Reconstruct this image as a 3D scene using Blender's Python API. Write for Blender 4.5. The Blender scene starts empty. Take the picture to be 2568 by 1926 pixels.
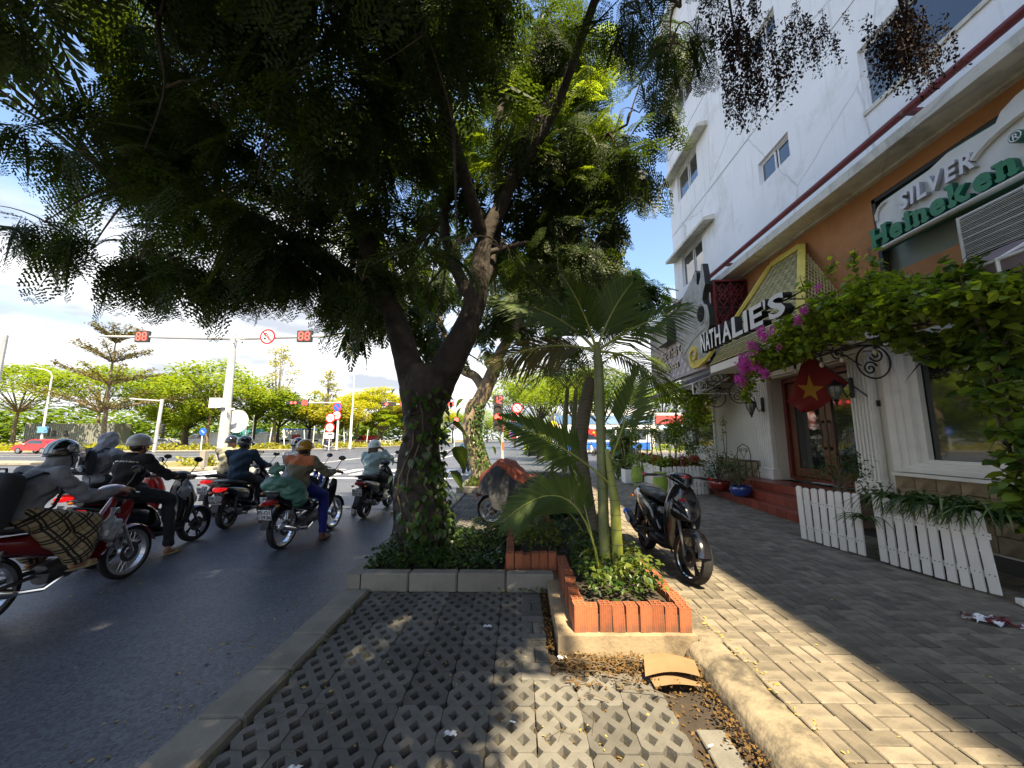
import bpy, bmesh, math, random
import numpy as np
from mathutils import Matrix, Vector, Euler, noise
R=math.radians
random.seed(7); np.random.seed(7)
S=bpy.context.scene; COL=S.collection
# ---------- camera ----------
cam=bpy.data.cameras.new('camera'); cam.lens=970/2568*36; cam.sensor_width=36; cam.clip_start=.05; cam.clip_end=3000
co=bpy.data.objects.new('camera',cam); COL.objects.link(co)
co.location=(0,0,1.55); co.rotation_euler=(R(90+8.04),0,R(.95)); S.camera=co
# ---------- sky, sun, exposure ----------
SUN_EL=R(58); SUN_AZ=R(161.5)   # azimuth clockwise from +Y (street direction): behind the camera, a little to the right
W=bpy.data.worlds.new('World'); S.world=W; W.use_nodes=True
def sky_nodes():
    nt=W.node_tree; N=nt.nodes; L=nt.links; N.clear()
    out=N.new('ShaderNodeOutputWorld'); bg=N.new('ShaderNodeBackground'); bg.inputs[1].default_value=.108
    sk=N.new('ShaderNodeTexSky'); sk.sky_type='NISHITA'; sk.sun_disc=False; sk.sun_elevation=SUN_EL; sk.sun_rotation=SUN_AZ
    sk.air_density=1.0; sk.dust_density=.4; sk.ozone_density=1.2
    tc=N.new('ShaderNodeTexCoord'); sep=N.new('ShaderNodeSeparateXYZ'); L.new(tc.outputs['Generated'],sep.inputs[0])
    def m(op,a,b=None,c=None):
        n=N.new('ShaderNodeMath'); n.operation=op
        for i,x in enumerate((a,b,c)):
            if x is None: continue
            if isinstance(x,(int,float)): n.inputs[i].default_value=x
            else: L.new(x,n.inputs[i])
        return n.outputs[0]
    zc=m('ADD',m('MAXIMUM',sep.outputs[2],0),.16)
    cb=N.new('ShaderNodeCombineXYZ'); L.new(m('DIVIDE',sep.outputs[0],zc),cb.inputs[0]); L.new(m('DIVIDE',sep.outputs[1],zc),cb.inputs[1]); cb.inputs[2].default_value=3.7
    n1=N.new('ShaderNodeTexNoise'); n1.inputs['Scale'].default_value=.62; n1.inputs['Detail'].default_value=9; n1.inputs['Roughness'].default_value=.55; L.new(cb.outputs[0],n1.inputs[0])
    n2=N.new('ShaderNodeTexNoise'); n2.inputs['Scale'].default_value=1.7; n2.inputs['Detail'].default_value=7; L.new(cb.outputs[0],n2.inputs[0])
    # more cloud towards the horizon, all round
    lowc=N.new('ShaderNodeMapRange'); lowc.inputs[1].default_value=.05; lowc.inputs[2].default_value=.50; lowc.inputs[3].default_value=.26; lowc.inputs[4].default_value=-.06; L.new(sep.outputs[2],lowc.inputs[0])
    dens=m('ADD',n1.outputs[0],lowc.outputs[0])
    cr=N.new('ShaderNodeMapRange'); cr.interpolation_type='SMOOTHSTEP'; cr.inputs[1].default_value=.46; cr.inputs[2].default_value=.60; L.new(dens,cr.inputs[0])
    sh=N.new('ShaderNodeMapRange'); sh.inputs[1].default_value=.35; sh.inputs[2].default_value=.68; L.new(n2.outputs[0],sh.inputs[0])
    cc=N.new('ShaderNodeMix'); cc.data_type='RGBA'; L.new(sh.outputs[0],cc.inputs[0]); cc.inputs[6].default_value=(2.1,2.25,2.55,1); cc.inputs[7].default_value=(5.6,5.6,5.6,1)
    mx=N.new('ShaderNodeMix'); mx.data_type='RGBA'; L.new(cr.outputs[0],mx.inputs[0]); L.new(sk.outputs[0],mx.inputs[6]); L.new(cc.outputs[2],mx.inputs[7])
    L.new(mx.outputs[2],bg.inputs[0]); L.new(bg.outputs[0],out.inputs[0])
sky_nodes()
sl=bpy.data.lights.new('sun','SUN'); sl.energy=5.0; sl.angle=R(.53); sl.color=(1,.82,.55)
so=bpy.data.objects.new('sun',sl); COL.objects.link(so)
_d=Vector((math.sin(SUN_AZ)*math.cos(SUN_EL),math.cos(SUN_AZ)*math.cos(SUN_EL),math.sin(SUN_EL)))
so.rotation_euler=_d.to_track_quat('Z','Y').to_euler(); so.location=(4,-14,30)
S.view_settings.view_transform='Standard'; S.view_settings.look='None'; S.view_settings.exposure=1.75; S.view_settings.gamma=1; S.view_settings.use_curve_mapping=False
S.render.engine='CYCLES'
S.cycles.max_bounces=7; S.cycles.diffuse_bounces=3; S.cycles.glossy_bounces=3; S.cycles.transparent_max_bounces=8; S.cycles.transmission_bounces=4
S.cycles.caustics_reflective=False; S.cycles.caustics_refractive=False
S.cycles.use_denoising=True
# ---------- helpers ----------
MATS={}
def lin(c): return tuple(c)+(1,) if len(c)==3 else c
def mat(name,c,r=.6,m=0,var=.2,sc=4,bump=.1,bsc=40,orand=0,c2=None,isl=0,emit=0,coat=0,spec=.5,stain=None,stsc=1.2,stlo=.5,sthi=.66,sub=0):
    if name in MATS: return MATS[name]
    M=bpy.data.materials.new(name); M.use_nodes=True; nt=M.node_tree; N=nt.nodes; L=nt.links
    b=N['Principled BSDF']; b.inputs['Roughness'].default_value=r; b.inputs['Metallic'].default_value=m; b.inputs['Specular IOR Level'].default_value=spec
    if coat: b.inputs['Coat Weight'].default_value=coat; b.inputs['Coat Roughness'].default_value=.08
    tc=N.new('ShaderNodeTexCoord')
    n=N.new('ShaderNodeTexNoise'); n.inputs['Scale'].default_value=sc; n.inputs['Detail'].default_value=6; n.inputs['Roughness'].default_value=.65; L.new(tc.outputs['Object'],n.inputs[0])
    mx=N.new('ShaderNodeMix'); mx.data_type='RGBA'
    if c2 is None: c2=tuple(x*(1-var) for x in c); c1=tuple(min(1,x*(1+var)) for x in c)
    else: c1=c
    mr=N.new('ShaderNodeMapRange'); mr.inputs[1].default_value=.3; mr.inputs[2].default_value=.7; L.new(n.outputs[0],mr.inputs[0]); L.new(mr.outputs[0],mx.inputs[0])
    mx.inputs[6].default_value=lin(c1); mx.inputs[7].default_value=lin(c2); col=mx.outputs[2]
    if stain:
        n3=N.new('ShaderNodeTexNoise'); n3.inputs['Scale'].default_value=stsc; n3.inputs['Detail'].default_value=8; n3.inputs['Roughness'].default_value=.7; L.new(tc.outputs['Object'],n3.inputs[0])
        m3=N.new('ShaderNodeMapRange'); m3.inputs[1].default_value=stlo; m3.inputs[2].default_value=sthi; L.new(n3.outputs[0],m3.inputs[0])
        x3=N.new('ShaderNodeMix'); x3.data_type='RGBA'; L.new(m3.outputs[0],x3.inputs[0]); L.new(col,x3.inputs[6]); x3.inputs[7].default_value=lin(stain); col=x3.outputs[2]
    if orand or isl:
        hv=N.new('ShaderNodeHueSaturation'); L.new(col,hv.inputs['Color'])
        if isl: g=N.new('ShaderNodeNewGeometry'); ro=g.outputs['Random Per Island']
        else: g=N.new('ShaderNodeObjectInfo'); ro=g.outputs['Random']
        a=N.new('ShaderNodeMapRange'); q=orand or isl; a.inputs[3].default_value=1-q; a.inputs[4].default_value=1+q; L.new(ro,a.inputs[0]); L.new(a.outputs[0],hv.inputs['Value'])
        col=hv.outputs[0]
    L.new(col,b.inputs['Base Color'])
    if emit: b.inputs['Emission Color'].default_value=lin(c); b.inputs['Emission Strength'].default_value=emit
    if bump:
        n4=N.new('ShaderNodeTexNoise'); n4.inputs['Scale'].default_value=bsc; n4.inputs['Detail'].default_value=5; L.new(tc.outputs['Object'],n4.inputs[0])
        bp=N.new('ShaderNodeBump'); bp.inputs['Strength'].default_value=min(1,bump); bp.inputs['Distance'].default_value=.3/bsc; L.new(n4.outputs[0],bp.inputs['Height']); L.new(bp.outputs[0],b.inputs['Normal'])
    MATS[name]=M; return M
def leafmat(name,c1,c2,trans=.4,r=.45,tcol=None):
    if name in MATS: return MATS[name]
    M=bpy.data.materials.new(name); M.use_nodes=True; nt=M.node_tree; N=nt.nodes; L=nt.links
    b=N['Principled BSDF']; b.inputs['Roughness'].default_value=r; b.inputs['Specular IOR Level'].default_value=.35
    g=N.new('ShaderNodeNewGeometry'); mx=N.new('ShaderNodeMix'); mx.data_type='RGBA'; mx.inputs[6].default_value=lin(c1); mx.inputs[7].default_value=lin(c2)
    L.new(g.outputs['Random Per Island'],mx.inputs[0]); L.new(mx.outputs[2],b.inputs['Base Color'])
    t=N.new('ShaderNodeBsdfTranslucent')
    h=N.new('ShaderNodeMix'); h.data_type='RGBA'; h.blend_type='MULTIPLY'; h.inputs[0].default_value=1; L.new(mx.outputs[2],h.inputs[6]); h.inputs[7].default_value=lin(tcol or (2.4,2.2,.7)); L.new(h.outputs[2],t.inputs[0])
    ms=N.new('ShaderNodeMixShader'); ms.inputs[0].default_value=trans; L.new(b.outputs[0],ms.inputs[1]); L.new(t.outputs[0],ms.inputs[2]); L.new(ms.outputs[0],N['Material Output'].inputs[0])
    MATS[name]=M; return M

class MB:
    def __init__(s): s.v=[]; s.f=[]; s.m=[]; s.M=None
    def add(s,vs,fs,mi=0):
        k=len(s.v)
        if s.M is not None: vs=[tuple(s.M@Vector(v)) for v in vs]
        s.v.extend(vs); s.f.extend([tuple(i+k for i in f) for f in fs]); s.m.extend([mi]*len(fs)); return s
    def box(s,c,d,rot=None,mi=0,bev=0,rz=0):
        x,y,z=(a/2 for a in d); Rm=rot if rot is not None else (Matrix.Rotation(rz,3,'Z') if rz else None)
        if not bev:
            vs=[(i*x,j*y,k*z) for i in(-1,1) for j in(-1,1) for k in(-1,1)]
            fs=[(0,1,3,2),(4,6,7,5),(0,4,5,1),(2,3,7,6),(0,2,6,4),(1,5,7,3)]
        else:
            b=min(bev,x*.9,y*.9,z*.9); vs=[];id={}
            for i in(-1,1):
                for j in(-1,1):
                    for k in(-1,1):
                        for a in range(3):
                            p=[i*(x-b),j*(y-b),k*(z-b)]; p[a]=(i*x,j*y,k*z)[a]; id[(i,j,k,a)]=len(vs); vs.append(tuple(p))
            fs=[]
            for a in range(3):
                o=[q for q in range(3) if q!=a]
                for sg in(-1,1):
                    f=[]
                    for (p,q) in((-1,-1),(1,-1),(1,1),(-1,1)):
                        kk=[0,0,0]; kk[a]=sg; kk[o[0]]=p; kk[o[1]]=q; f.append(id[(*kk,a)])
                    fs.append(tuple(f))
            for a in range(3):
                o=[q for q in range(3) if q!=a]
                for p in(-1,1):
                    for q in(-1,1):
                        k1=[0,0,0];k1[a]=-1;k1[o[0]]=p;k1[o[1]]=q;k2=list(k1);k2[a]=1
                        fs.append((id[(*k1,o[0])],id[(*k1,o[1])],id[(*k2,o[1])],id[(*k2,o[0])]))
            for i in(-1,1):
                for j in(-1,1):
                    for k in(-1,1): fs.append(tuple(id[(i,j,k,a)] for a in range(3)))
        if Rm is not None: vs=[tuple(Rm@Vector(v)) for v in vs]
        return s.add([(v[0]+c[0],v[1]+c[1],v[2]+c[2]) for v in vs],fs,mi)
    def tube(s,pts,r,n=8,mi=0,caps=True,flat=1,closed=False):
        P=[Vector(p) for p in pts]; k=len(P); rr=r if isinstance(r,(list,tuple)) else [r]*k
        vs=[];fs=[];up=None
        for i in range(k):
            if closed: t=(P[(i+1)%k]-P[i-1])
            else: t=(P[min(i+1,k-1)]-P[max(i-1,0)])
            if t.length<1e-9: t=Vector((0,0,1))
            t.normalize()
            if up is None:
                up=Vector((0,0,1)) if abs(t.z)<.9 else Vector((1,0,0))
            up=(up-t*up.dot(t))
            if up.length<1e-6: up=t.orthogonal()
            up.normalize(); sd=t.cross(up)
            for j in range(n):
                a=2*math.pi*j/n; vs.append(tuple(P[i]+(up*math.cos(a)*flat+sd*math.sin(a))*rr[i]))
        for i in range(k if closed else k-1):
            i2=(i+1)%k
            for j in range(n): fs.append((i*n+j,i*n+(j+1)%n,i2*n+(j+1)%n,i2*n+j))
        if caps and not closed: fs.append(tuple(range(n))[::-1]); fs.append(tuple((k-1)*n+j for j in range(n)))
        return s.add(vs,fs,mi)
    def lathe(s,prof,c=(0,0,0),n=16,mi=0,rot=None,closed=False):
        vs=[];fs=[];k=len(prof)
        for (r,z) in prof:
            for j in range(n):
                a=2*math.pi*j/n; v=Vector((r*math.cos(a),r*math.sin(a),z))
                if rot is not None: v=rot@v
                vs.append((v.x+c[0],v.y+c[1],v.z+c[2]))
        for i in range(k if closed else k-1):
            i2=(i+1)%k
            for j in range(n): fs.append((i*n+j,i*n+(j+1)%n,i2*n+(j+1)%n,i2*n+j))
        if not closed:
            if prof[0][0]>1e-6: fs.append(tuple(range(n))[::-1])
            if prof[-1][0]>1e-6: fs.append(tuple((k-1)*n+j for j in range(n)))
        return s.add(vs,fs,mi)
    def sphere(s,c,r,n=12,mi=0,rot=None,zlo=-1,zhi=1):
        if not isinstance(r,(tuple,list)): r=(r,r,r)
        m=max(4,n//2); vs=[];fs=[]
        a0=math.asin(max(-1,zlo)); a1=math.asin(min(1,zhi))
        for i in range(m+1):
            t=a0+(a1-a0)*i/m
            for j in range(n):
                p=2*math.pi*j/n; v=Vector((r[0]*math.cos(t)*math.cos(p),r[1]*math.cos(t)*math.sin(p),r[2]*math.sin(t)))
                if rot is not None: v=rot@v
                vs.append((v.x+c[0],v.y+c[1],v.z+c[2]))
        for i in range(m):
            for j in range(n): fs.append((i*n+j,i*n+(j+1)%n,(i+1)*n+(j+1)%n,(i+1)*n+j))
        return s.add(vs,fs,mi)
    def prism(s,poly,d0,d1,ax='z',mi=0,mi2=None):
        # poly: 2-D points; extruded along an axis from d0 to d1 (x: (y,z), y: (x,z), z: (x,y))
        fn={'z':lambda p,d:(p[0],p[1],d),'y':lambda p,d:(p[0],d,p[1]),'x':lambda p,d:(d,p[0],p[1])}[ax]
        n=len(poly); s.add([fn(p,d0) for p in poly]+[fn(p,d1) for p in poly],[tuple(range(n))[::-1],tuple(range(n,2*n))],mi)
        return s.add([fn(p,d0) for p in poly]+[fn(p,d1) for p in poly],[(i,(i+1)%n,n+(i+1)%n,n+i) for i in range(n)],mi if mi2 is None else mi2)
    def grid(s,fn,nu,nv,mi=0):
        vs=[fn(i/nu,j/nv) for j in range(nv+1) for i in range(nu+1)]
        return s.add(vs,[(j*(nu+1)+i,j*(nu+1)+i+1,(j+1)*(nu+1)+i+1,(j+1)*(nu+1)+i) for j in range(nv) for i in range(nu)],mi)
    def loft(s,secs,n=16,steps=3,mi=0,axis='x'):
        # secs: (x, yc, zc, half width, half height up, half height down, exponent); Catmull-Rom between them
        A=np.array(secs,float); k=len(A); out=[]
        for i in range(k-1):
            p0,p1,p2,p3=A[max(i-1,0)],A[i],A[i+1],A[min(i+2,k-1)]
            for q in range(steps):
                t=q/steps; out.append(.5*((2*p1)+(-p0+p2)*t+(2*p0-5*p1+4*p2-p3)*t*t+(-p0+3*p1-3*p2+p3)*t**3))
        out.append(A[-1]); vs=[];fs=[]
        for (x,y,z,w,hu,hd,e) in out:
            for j in range(n):
                a=2*math.pi*j/n; ca,sa=math.cos(a),math.sin(a); e2=2/max(e,.5)
                yy=math.copysign(abs(ca)**e2,ca)*max(w,.001); zz=math.copysign(abs(sa)**e2,sa)*max(hu if sa>0 else hd,.001)
                vs.append((x,y+yy,z+zz) if axis=='x' else (y+yy,x,z+zz) if axis=='y' else (y+yy,z+zz,x))
        m=len(out)
        for i in range(m-1):
            for j in range(n): fs.append((i*n+j,i*n+(j+1)%n,(i+1)*n+(j+1)%n,(i+1)*n+j))
        fs.append(tuple(range(n))[::-1]); fs.append(tuple((m-1)*n+j for j in range(n)))
        return s.add(vs,fs,mi)
    def mesh(s,name,mats,off=(0,0,0),smooth=True,ang=38):
        me=bpy.data.meshes.new(name)
        me.from_pydata([(v[0]-off[0],v[1]-off[1],v[2]-off[2]) for v in s.v],[],s.f)
        if not isinstance(mats,(list,tuple)): mats=[mats]
        for q in mats: me.materials.append(q)
        if len(mats)>1: me.polygons.foreach_set('material_index',s.m)
        if smooth and len(s.f):
            me.polygons.foreach_set('use_smooth',[True]*len(s.f)); me.set_sharp_from_angle(angle=R(ang))
        bm=bmesh.new(); bm.from_mesh(me); bmesh.ops.recalc_face_normals(bm,faces=bm.faces); bm.to_mesh(me); bm.free()
        me.update(); return me
    def build(s,name,mats,parent=None,smooth=True,ang=38,world=True):
        # world: vertices are world coordinates (an unrotated parent's place is taken off)
        off=WLOC.get(parent.name,(0,0,0)) if (parent is not None and world) else (0,0,0)
        o=bpy.data.objects.new(name,s.mesh(name,mats,off,smooth,ang)); COL.objects.link(o)
        if parent is not None: o.parent=parent
        WLOC[o.name]=off; return o
WLOC={}
def tag(o,label=None,cat=None,group=None,kind=None):
    if label: o['label']=label
    if cat: o['category']=cat
    if group: o['group']=group
    if kind: o['kind']=kind
    return o
def thing(name,label,cat,loc=(0,0,0),rz=0,group=None):
    o=bpy.data.objects.new(name,None); COL.objects.link(o); o.empty_display_size=.1
    o.location=loc; o.rotation_euler=(0,0,rz); WLOC[o.name]=tuple(loc) if not rz else (0,0,0)
    return tag(o,label,cat,group)
def struct(o): o['kind']='structure'; return o
def obj_from(name,me,parent=None,loc=(0,0,0),rot=(0,0,0),sc=(1,1,1)):
    o=bpy.data.objects.new(name,me); COL.objects.link(o); o.location=loc; o.rotation_euler=rot; o.scale=sc
    if parent is not None: o.parent=parent
    return o
KIDS={}
def copy_tree(o,parent=None):
    c=o.copy(); COL.objects.link(c)
    if parent is not None: c.parent=parent
    for ch in list(o.children): copy_tree(ch,c)
    return c
def rotmesh(me,M): me.transform(M); return me
def text_mesh(txt,size,extr,bevel=0,offset=0,shear=0,space=1,align='CENTER',res=3):
    cu=bpy.data.curves.new('lettering','FONT'); cu.body=txt; cu.size=size; cu.extrude=extr; cu.bevel_depth=bevel; cu.offset=offset; cu.shear=shear; cu.space_character=space; cu.align_x=align; cu.resolution_u=res
    o=bpy.data.objects.new('lettering',cu); COL.objects.link(o)
    dg=bpy.context.evaluated_depsgraph_get(); me=bpy.data.meshes.new_from_object(o.evaluated_get(dg))
    bpy.data.objects.remove(o); bpy.data.curves.remove(cu); return me
def frame_mat(origin,right,up):
    r=Vector(right).normalized(); u=Vector(up).normalized(); n=r.cross(u); M=Matrix((r,u,n)).transposed().to_4x4(); M.translation=Vector(origin); return M
def text_obj(name,txt,size,origin,right,up,m,parent=None,extr=.002,m2=None,**k):
    me=text_mesh(txt,size,extr,**k); me.transform(frame_mat(origin,right,up)); off=WLOC.get(parent.name,(0,0,0)) if parent is not None else (0,0,0)
    me.transform(Matrix.Translation(-Vector(off))); me.materials.clear(); me.materials.append(m)
    if m2:
        me.materials.append(m2); n=Vector(right).normalized().cross(Vector(up).normalized())
        for p in me.polygons: p.material_index=0 if p.normal.dot(n)>.7 else 1
    o=bpy.data.objects.new(name,me); COL.objects.link(o)
    if parent is not None: o.parent=parent
    WLOC[o.name]=off
    return o
def fastmesh(name,V,F,mats,mi=None,smooth=False):
    # V (n,3), F (m,k) all faces of one size
    me=bpy.data.meshes.new(name); V=np.ascontiguousarray(V,np.float32); F=np.ascontiguousarray(F,np.int32); m,k=F.shape
    me.vertices.add(len(V)); me.vertices.foreach_set('co',V.ravel()); me.loops.add(m*k); me.loops.foreach_set('vertex_index',F.ravel())
    me.polygons.add(m); me.polygons.foreach_set('loop_start',np.arange(0,m*k,k,dtype=np.int32))
    for q in (mats if isinstance(mats,(list,tuple)) else [mats]): me.materials.append(q)
    if mi is not None: me.polygons.foreach_set('material_index',np.asarray(mi,np.int32))
    if smooth: me.polygons.foreach_set('use_smooth',np.ones(m,bool))
    me.update(calc_edges=True); return me
def scatter(V,F,T,Rm,Sc):
    # copies of a template: T (N,3), Rm (N,3,3), Sc (N,)
    N=len(T); n=len(V); VV=np.einsum('nij,kj->nki',Rm,V)*Sc[:,None,None]+T[:,None,:]
    FF=F[None]+ (np.arange(N)*n)[:,None,None]
    return VV.reshape(-1,3),FF.reshape(-1,F.shape[1])
def rots(yaw,pitch,roll):
    # template points along +X; roll about X, pitch down about Y, yaw about Z
    cz,sz=np.cos(yaw),np.sin(yaw); cp_,sp_=np.cos(pitch),np.sin(pitch); cr,sr=np.cos(roll),np.sin(roll); n=len(yaw); o=np.zeros(n); i=np.ones(n)
    def mk(r): return np.array(r).transpose(2,0,1)
    Rz=mk([[cz,-sz,o],[sz,cz,o],[o,o,i]]); Ry=mk([[cp_,o,sp_],[o,i,o],[-sp_,o,cp_]]); Rx=mk([[i,o,o],[o,cr,-sr],[o,sr,cr]])
    return Rz@Ry@Rx
def merge(parts):
    V=[];F=[];k=0
    for v,f in parts: V.append(v); F.append(f+k); k+=len(v)
    return np.concatenate(V),np.concatenate(F)
U=random.uniform
# ---------- ground, road, pavements ----------
M_soil=mat('soil',(.055,.042,.03),.95,var=.4,sc=9,bump=.8,bsc=60,c2=(.025,.02,.016))
M_ground=mat('ground dust',(.16,.15,.13),.95,var=.2,sc=.3,bump=.2)
M_conc=mat('old concrete',(.22,.205,.17),.85,var=.22,sc=3,bump=.5,bsc=55,stain=(.16,.15,.125),stsc=2.2,stlo=.52,sthi=.75,orand=.12)
M_concd=mat('mossy concrete',(.20,.17,.12),.9,var=.3,sc=4,bump=.9,bsc=30,stain=(.055,.05,.04),stsc=4,stlo=.46,sthi=.66)
M_block=mat('grass paver concrete',(.12,.117,.105),.9,var=.25,sc=6,bump=.7,bsc=70,orand=.28,stain=(.22,.215,.20),stsc=1.6,stlo=.6,sthi=.8)
M_brickp=mat('pavement brick',(.17,.148,.112),.85,var=.25,sc=7,bump=.6,bsc=60,orand=.3,stain=(.10,.09,.072),stsc=2.5,stlo=.5,sthi=.75)
M_stuffb=mat('pavement brick far',(.17,.148,.112),.85,var=.25,sc=7,bump=.4,bsc=40,isl=.3)
M_white=mat('road paint',(.66,.66,.63),.7,var=.15,sc=3,bump=.2,stain=(.3,.3,.3),stsc=2,stlo=.55,sthi=.75)
def asphalt():
    M=mat('asphalt',(.050,.056,.070),.5,var=.22,sc=.7,bump=1,bsc=130,spec=.55,stain=(.034,.039,.049),stsc=.8,stlo=.45,sthi=.62)
    nt=M.node_tree; N=nt.nodes; L=nt.links; b=N['Principled BSDF']; src=b.inputs['Base Color'].links[0].from_socket
    tc=N.new('ShaderNodeTexCoord'); v=N.new('ShaderNodeTexVoronoi'); v.inputs['Scale'].default_value=62; L.new(tc.outputs['Object'],v.inputs[0])
    mr=N.new('ShaderNodeMapRange'); mr.inputs[1].default_value=.0; mr.inputs[2].default_value=1; mr.inputs[3].default_value=.25; mr.inputs[4].default_value=2.5; L.new(v.outputs['Color'],mr.inputs[0])
    h=N.new('ShaderNodeMix'); h.data_type='RGBA'; h.blend_type='MULTIPLY'; h.inputs[0].default_value=1; L.new(src,h.inputs[6]); L.new(mr.outputs[0],h.inputs[7]); L.new(h.outputs[2],b.inputs['Base Color']); return M
M_asph=asphalt()
def sheet(name,poly,z,m,kind='structure'):
    b=MB(); b.add([(p[0],p[1],z) for p in poly],[tuple(range(len(poly)))]); o=b.build(name,m); return tag(o,kind=kind)
sheet('ground',[(-900,-900),(900,-900),(900,900),(-900,900)],-.10,M_ground)
sheet('road',[(-260,-40),(-1.76,-40),(-1.76,17.6),(0,18.6),(160,18.6),(160,42),(9,42),(6.5,46),(5.5,300),(-260,300)],0,M_asph)
# crosswalk: one bar at a time
cw=thing('crosswalk','worn white zebra crossing painted across the road before the junction','crosswalk',(-8,18.5,.004))
for i in range(15):
    x=-2.6-i*.95; b=MB(); w=.45; b.add([(x,16.9,.004),(x+w,16.9,.004),(x+w,20.1,.004),(x,20.1,.004)],[(0,1,2,3)]); b.build('stripe',M_white,cw)
sheet('stop_line',[(-15.5,15.4),(-2.2,15.4),(-2.2,15.75),(-15.5,15.75)],.004,M_white)
for i in range(3): sheet('lane_line',[(-6.2-i*3.3,24+0*i),(-6.05-i*3.3,24),(-6.05-i*3.3,60),(-6.2-i*3.3,60)],.004,M_white)
sheet('lane_line',[(-60,33.5),(-20,34.5),(-20,34.7),(-60,33.7)],.004,M_white)
sheet('lane_line',[(-60,37.5),(-24,40.5),(-24,40.7),(-60,37.7)],.004,M_white)
sheet('asphalt_patch',[(-4.2,8.9),(-1.9,8.7),(-1.9,8.76),(-4.2,8.97)],.004,mat('tar seam',(.03,.03,.032),.6,bump=.3))
# grass paver apron
def grass_block():
    w,d=.131,.168; hx,hy=.036,.047
    out=[]
    def notch(cx,cy,a,b2,c): out.extend([(cx+a[0],cy+a[1]),(cx+b2[0],cy+b2[1]),(cx+c[0],cy+c[1])])
    out+= [(w-hx*.75,-d),(w,-d+hy*.75)]
    notch(w,0,(0,-hy),(-hx,0),(0,hy)); out+=[(w,d-hy*.75),(w-hx*.75,d)]
    notch(0,d,(hx,0),(0,-hy),(-hx,0)); out+=[(-w+hx*.75,d),(-w,d-hy*.75)]
    notch(-w,0,(0,hy),(hx,0),(0,-hy)); out+=[(-w,-d+hy*.75),(-w+hx*.75,-d)]
    notch(0,-d,(-hx,0),(0,hy),(hx,0))
    loops=[out]+[[(cx+hx,cy),(cx,cy+hy),(cx-hx,cy),(cx,cy-hy)] for cx,cy in((0,0),(.0655,.084),(-.0655,.084),(.0655,-.084),(-.0655,-.084))]
    bm=bmesh.new(); E=[]; LV=[]
    for lp in loops:
        vs=[bm.verts.new((x*.985,y*.985,.0)) for x,y in lp]; LV.append(vs)
        for i in range(len(vs)): E.append(bm.edges.new((vs[i],vs[(i+1)%len(vs)])))
    bmesh.ops.triangle_fill(bm,use_beauty=True,use_dissolve=False,edges=E)
    for li,vs in enumerate(LV):
        lo=[]
        for v in vs:
            if li==0: c=Vector((0,0,0)); q=v.co*1.0
            else:
                c=sum((u.co for u in vs),Vector())/4; q=c+(v.co-c)*.8
            lo.append(bm.verts.new((q.x,q.y,-.062)))
        for i in range(len(vs)):
            j=(i+1)%len(vs); bm.faces.new((vs[i],lo[i],lo[j],vs[j]))
    bmesh.ops.recalc_face_normals(bm,faces=bm.faces); me=bpy.data.meshes.new('grass_paver'); bm.to_mesh(me); bm.free(); me.materials.append(M_block); return me
GB=grass_block()
def apron(name,x0,y1,nx,ny,skip,poly):
    bed=sheet(name,poly,-.034,M_soil)
    for r in range(ny):
        for c in range(nx):
            x=x0+.131+c*.262; y=y1-.168-r*.336
            if skip(x,y): continue
            o=obj_from('grass_paver',GB,bed,(x+U(-.003,.003),y+U(-.003,.003),.010+U(-.004,.006)),(U(-.012,.012),U(-.012,.012),U(-.012,.012)+(math.pi if random.random()<.5 else 0)))
    return bed
ap=apron('apron_ground',-1.48,4.17,10,10,lambda x,y:(x>-.02 and y>2.72) or (x>.95 and y<2.9),[(-1.52,-6),(1.3,-6),(1.3,4.2),(-1.52,4.2)])
ap2=apron('far_apron_ground',-1.46,11.25,7,14,lambda x,y: x>-.1 and y<7.8,[(-1.5,6.45),(.4,6.45),(.4,11.3),(-1.5,11.3)])
def flat_bricks(x0,y0,nx,ny,parent,z=.012):
    for i in range(nx):
        for j in range(ny): obj_from('paver_brick',BRa if (i+j)%2 else BRb,parent,(x0+i*.2+(.05 if False else 0),y0+j*.2,z))
def brickmesh(w,d,h=.05,bev=.006,m=None):
    b=MB(); b.box((0,0,-h/2),(w,d,h),bev=bev); return b.mesh('paving_brick',m or M_brickp,smooth=False)
BX=brickmesh(.194,.094); BY=brickmesh(.094,.194)
GX=brickmesh(.192,.094,m=M_block); GY=brickmesh(.094,.192,m=M_block)
# plain bricks between the grass pavers and the planter base
for j in range(7):
    y=2.84+j*.2
    if j%2==0:
        for k in(-.05,.05): obj_from('paving_brick',GX,ap,(.115+U(-.006,.006),y+k,.012+U(-.004,.004)),(0,0,U(-.03,.03)))
    else:
        for k in(-.05,.05): obj_from('paving_brick',GY,ap,(.115+k,y,.012+U(-.004,.004)),(0,0,U(-.03,.03)))
SL=brickmesh(.15,.3,m=M_block)
for j in range(4): obj_from('paving_slab',SL,ap,(1.04+U(-.01,.01),1.25+j*.32,-.012),(0,0,U(-.05,.05)))
# kerb stones
kb=MB(); kb.box((-1.66,1,-.06),(.28,10.4,.07)); kl=struct(kb.build('kerb_bed',M_concd))
KM=MB().box((0,0,-.04),(.285,.452,.10),bev=.018).mesh('kerb_stone',M_conc,smooth=False)
for i in range(12):
    obj_from('kerb_stone',KM,kl,(-1.655+U(-.004,.004),3.95-i*.46,.022+U(-.003,.003)),(0,R(-1.5),U(-.006,.006)))
kb=MB(); kb.box((-1.66,8.9,-.06),(.28,4.9,.07)); kl2=struct(kb.build('kerb_bed',M_concd))
for i in range(10): obj_from('kerb_stone',KM,kl2,(-1.65,6.7+i*.47,.022+U(-.003,.003)),(0,R(-1.5),0))
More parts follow.
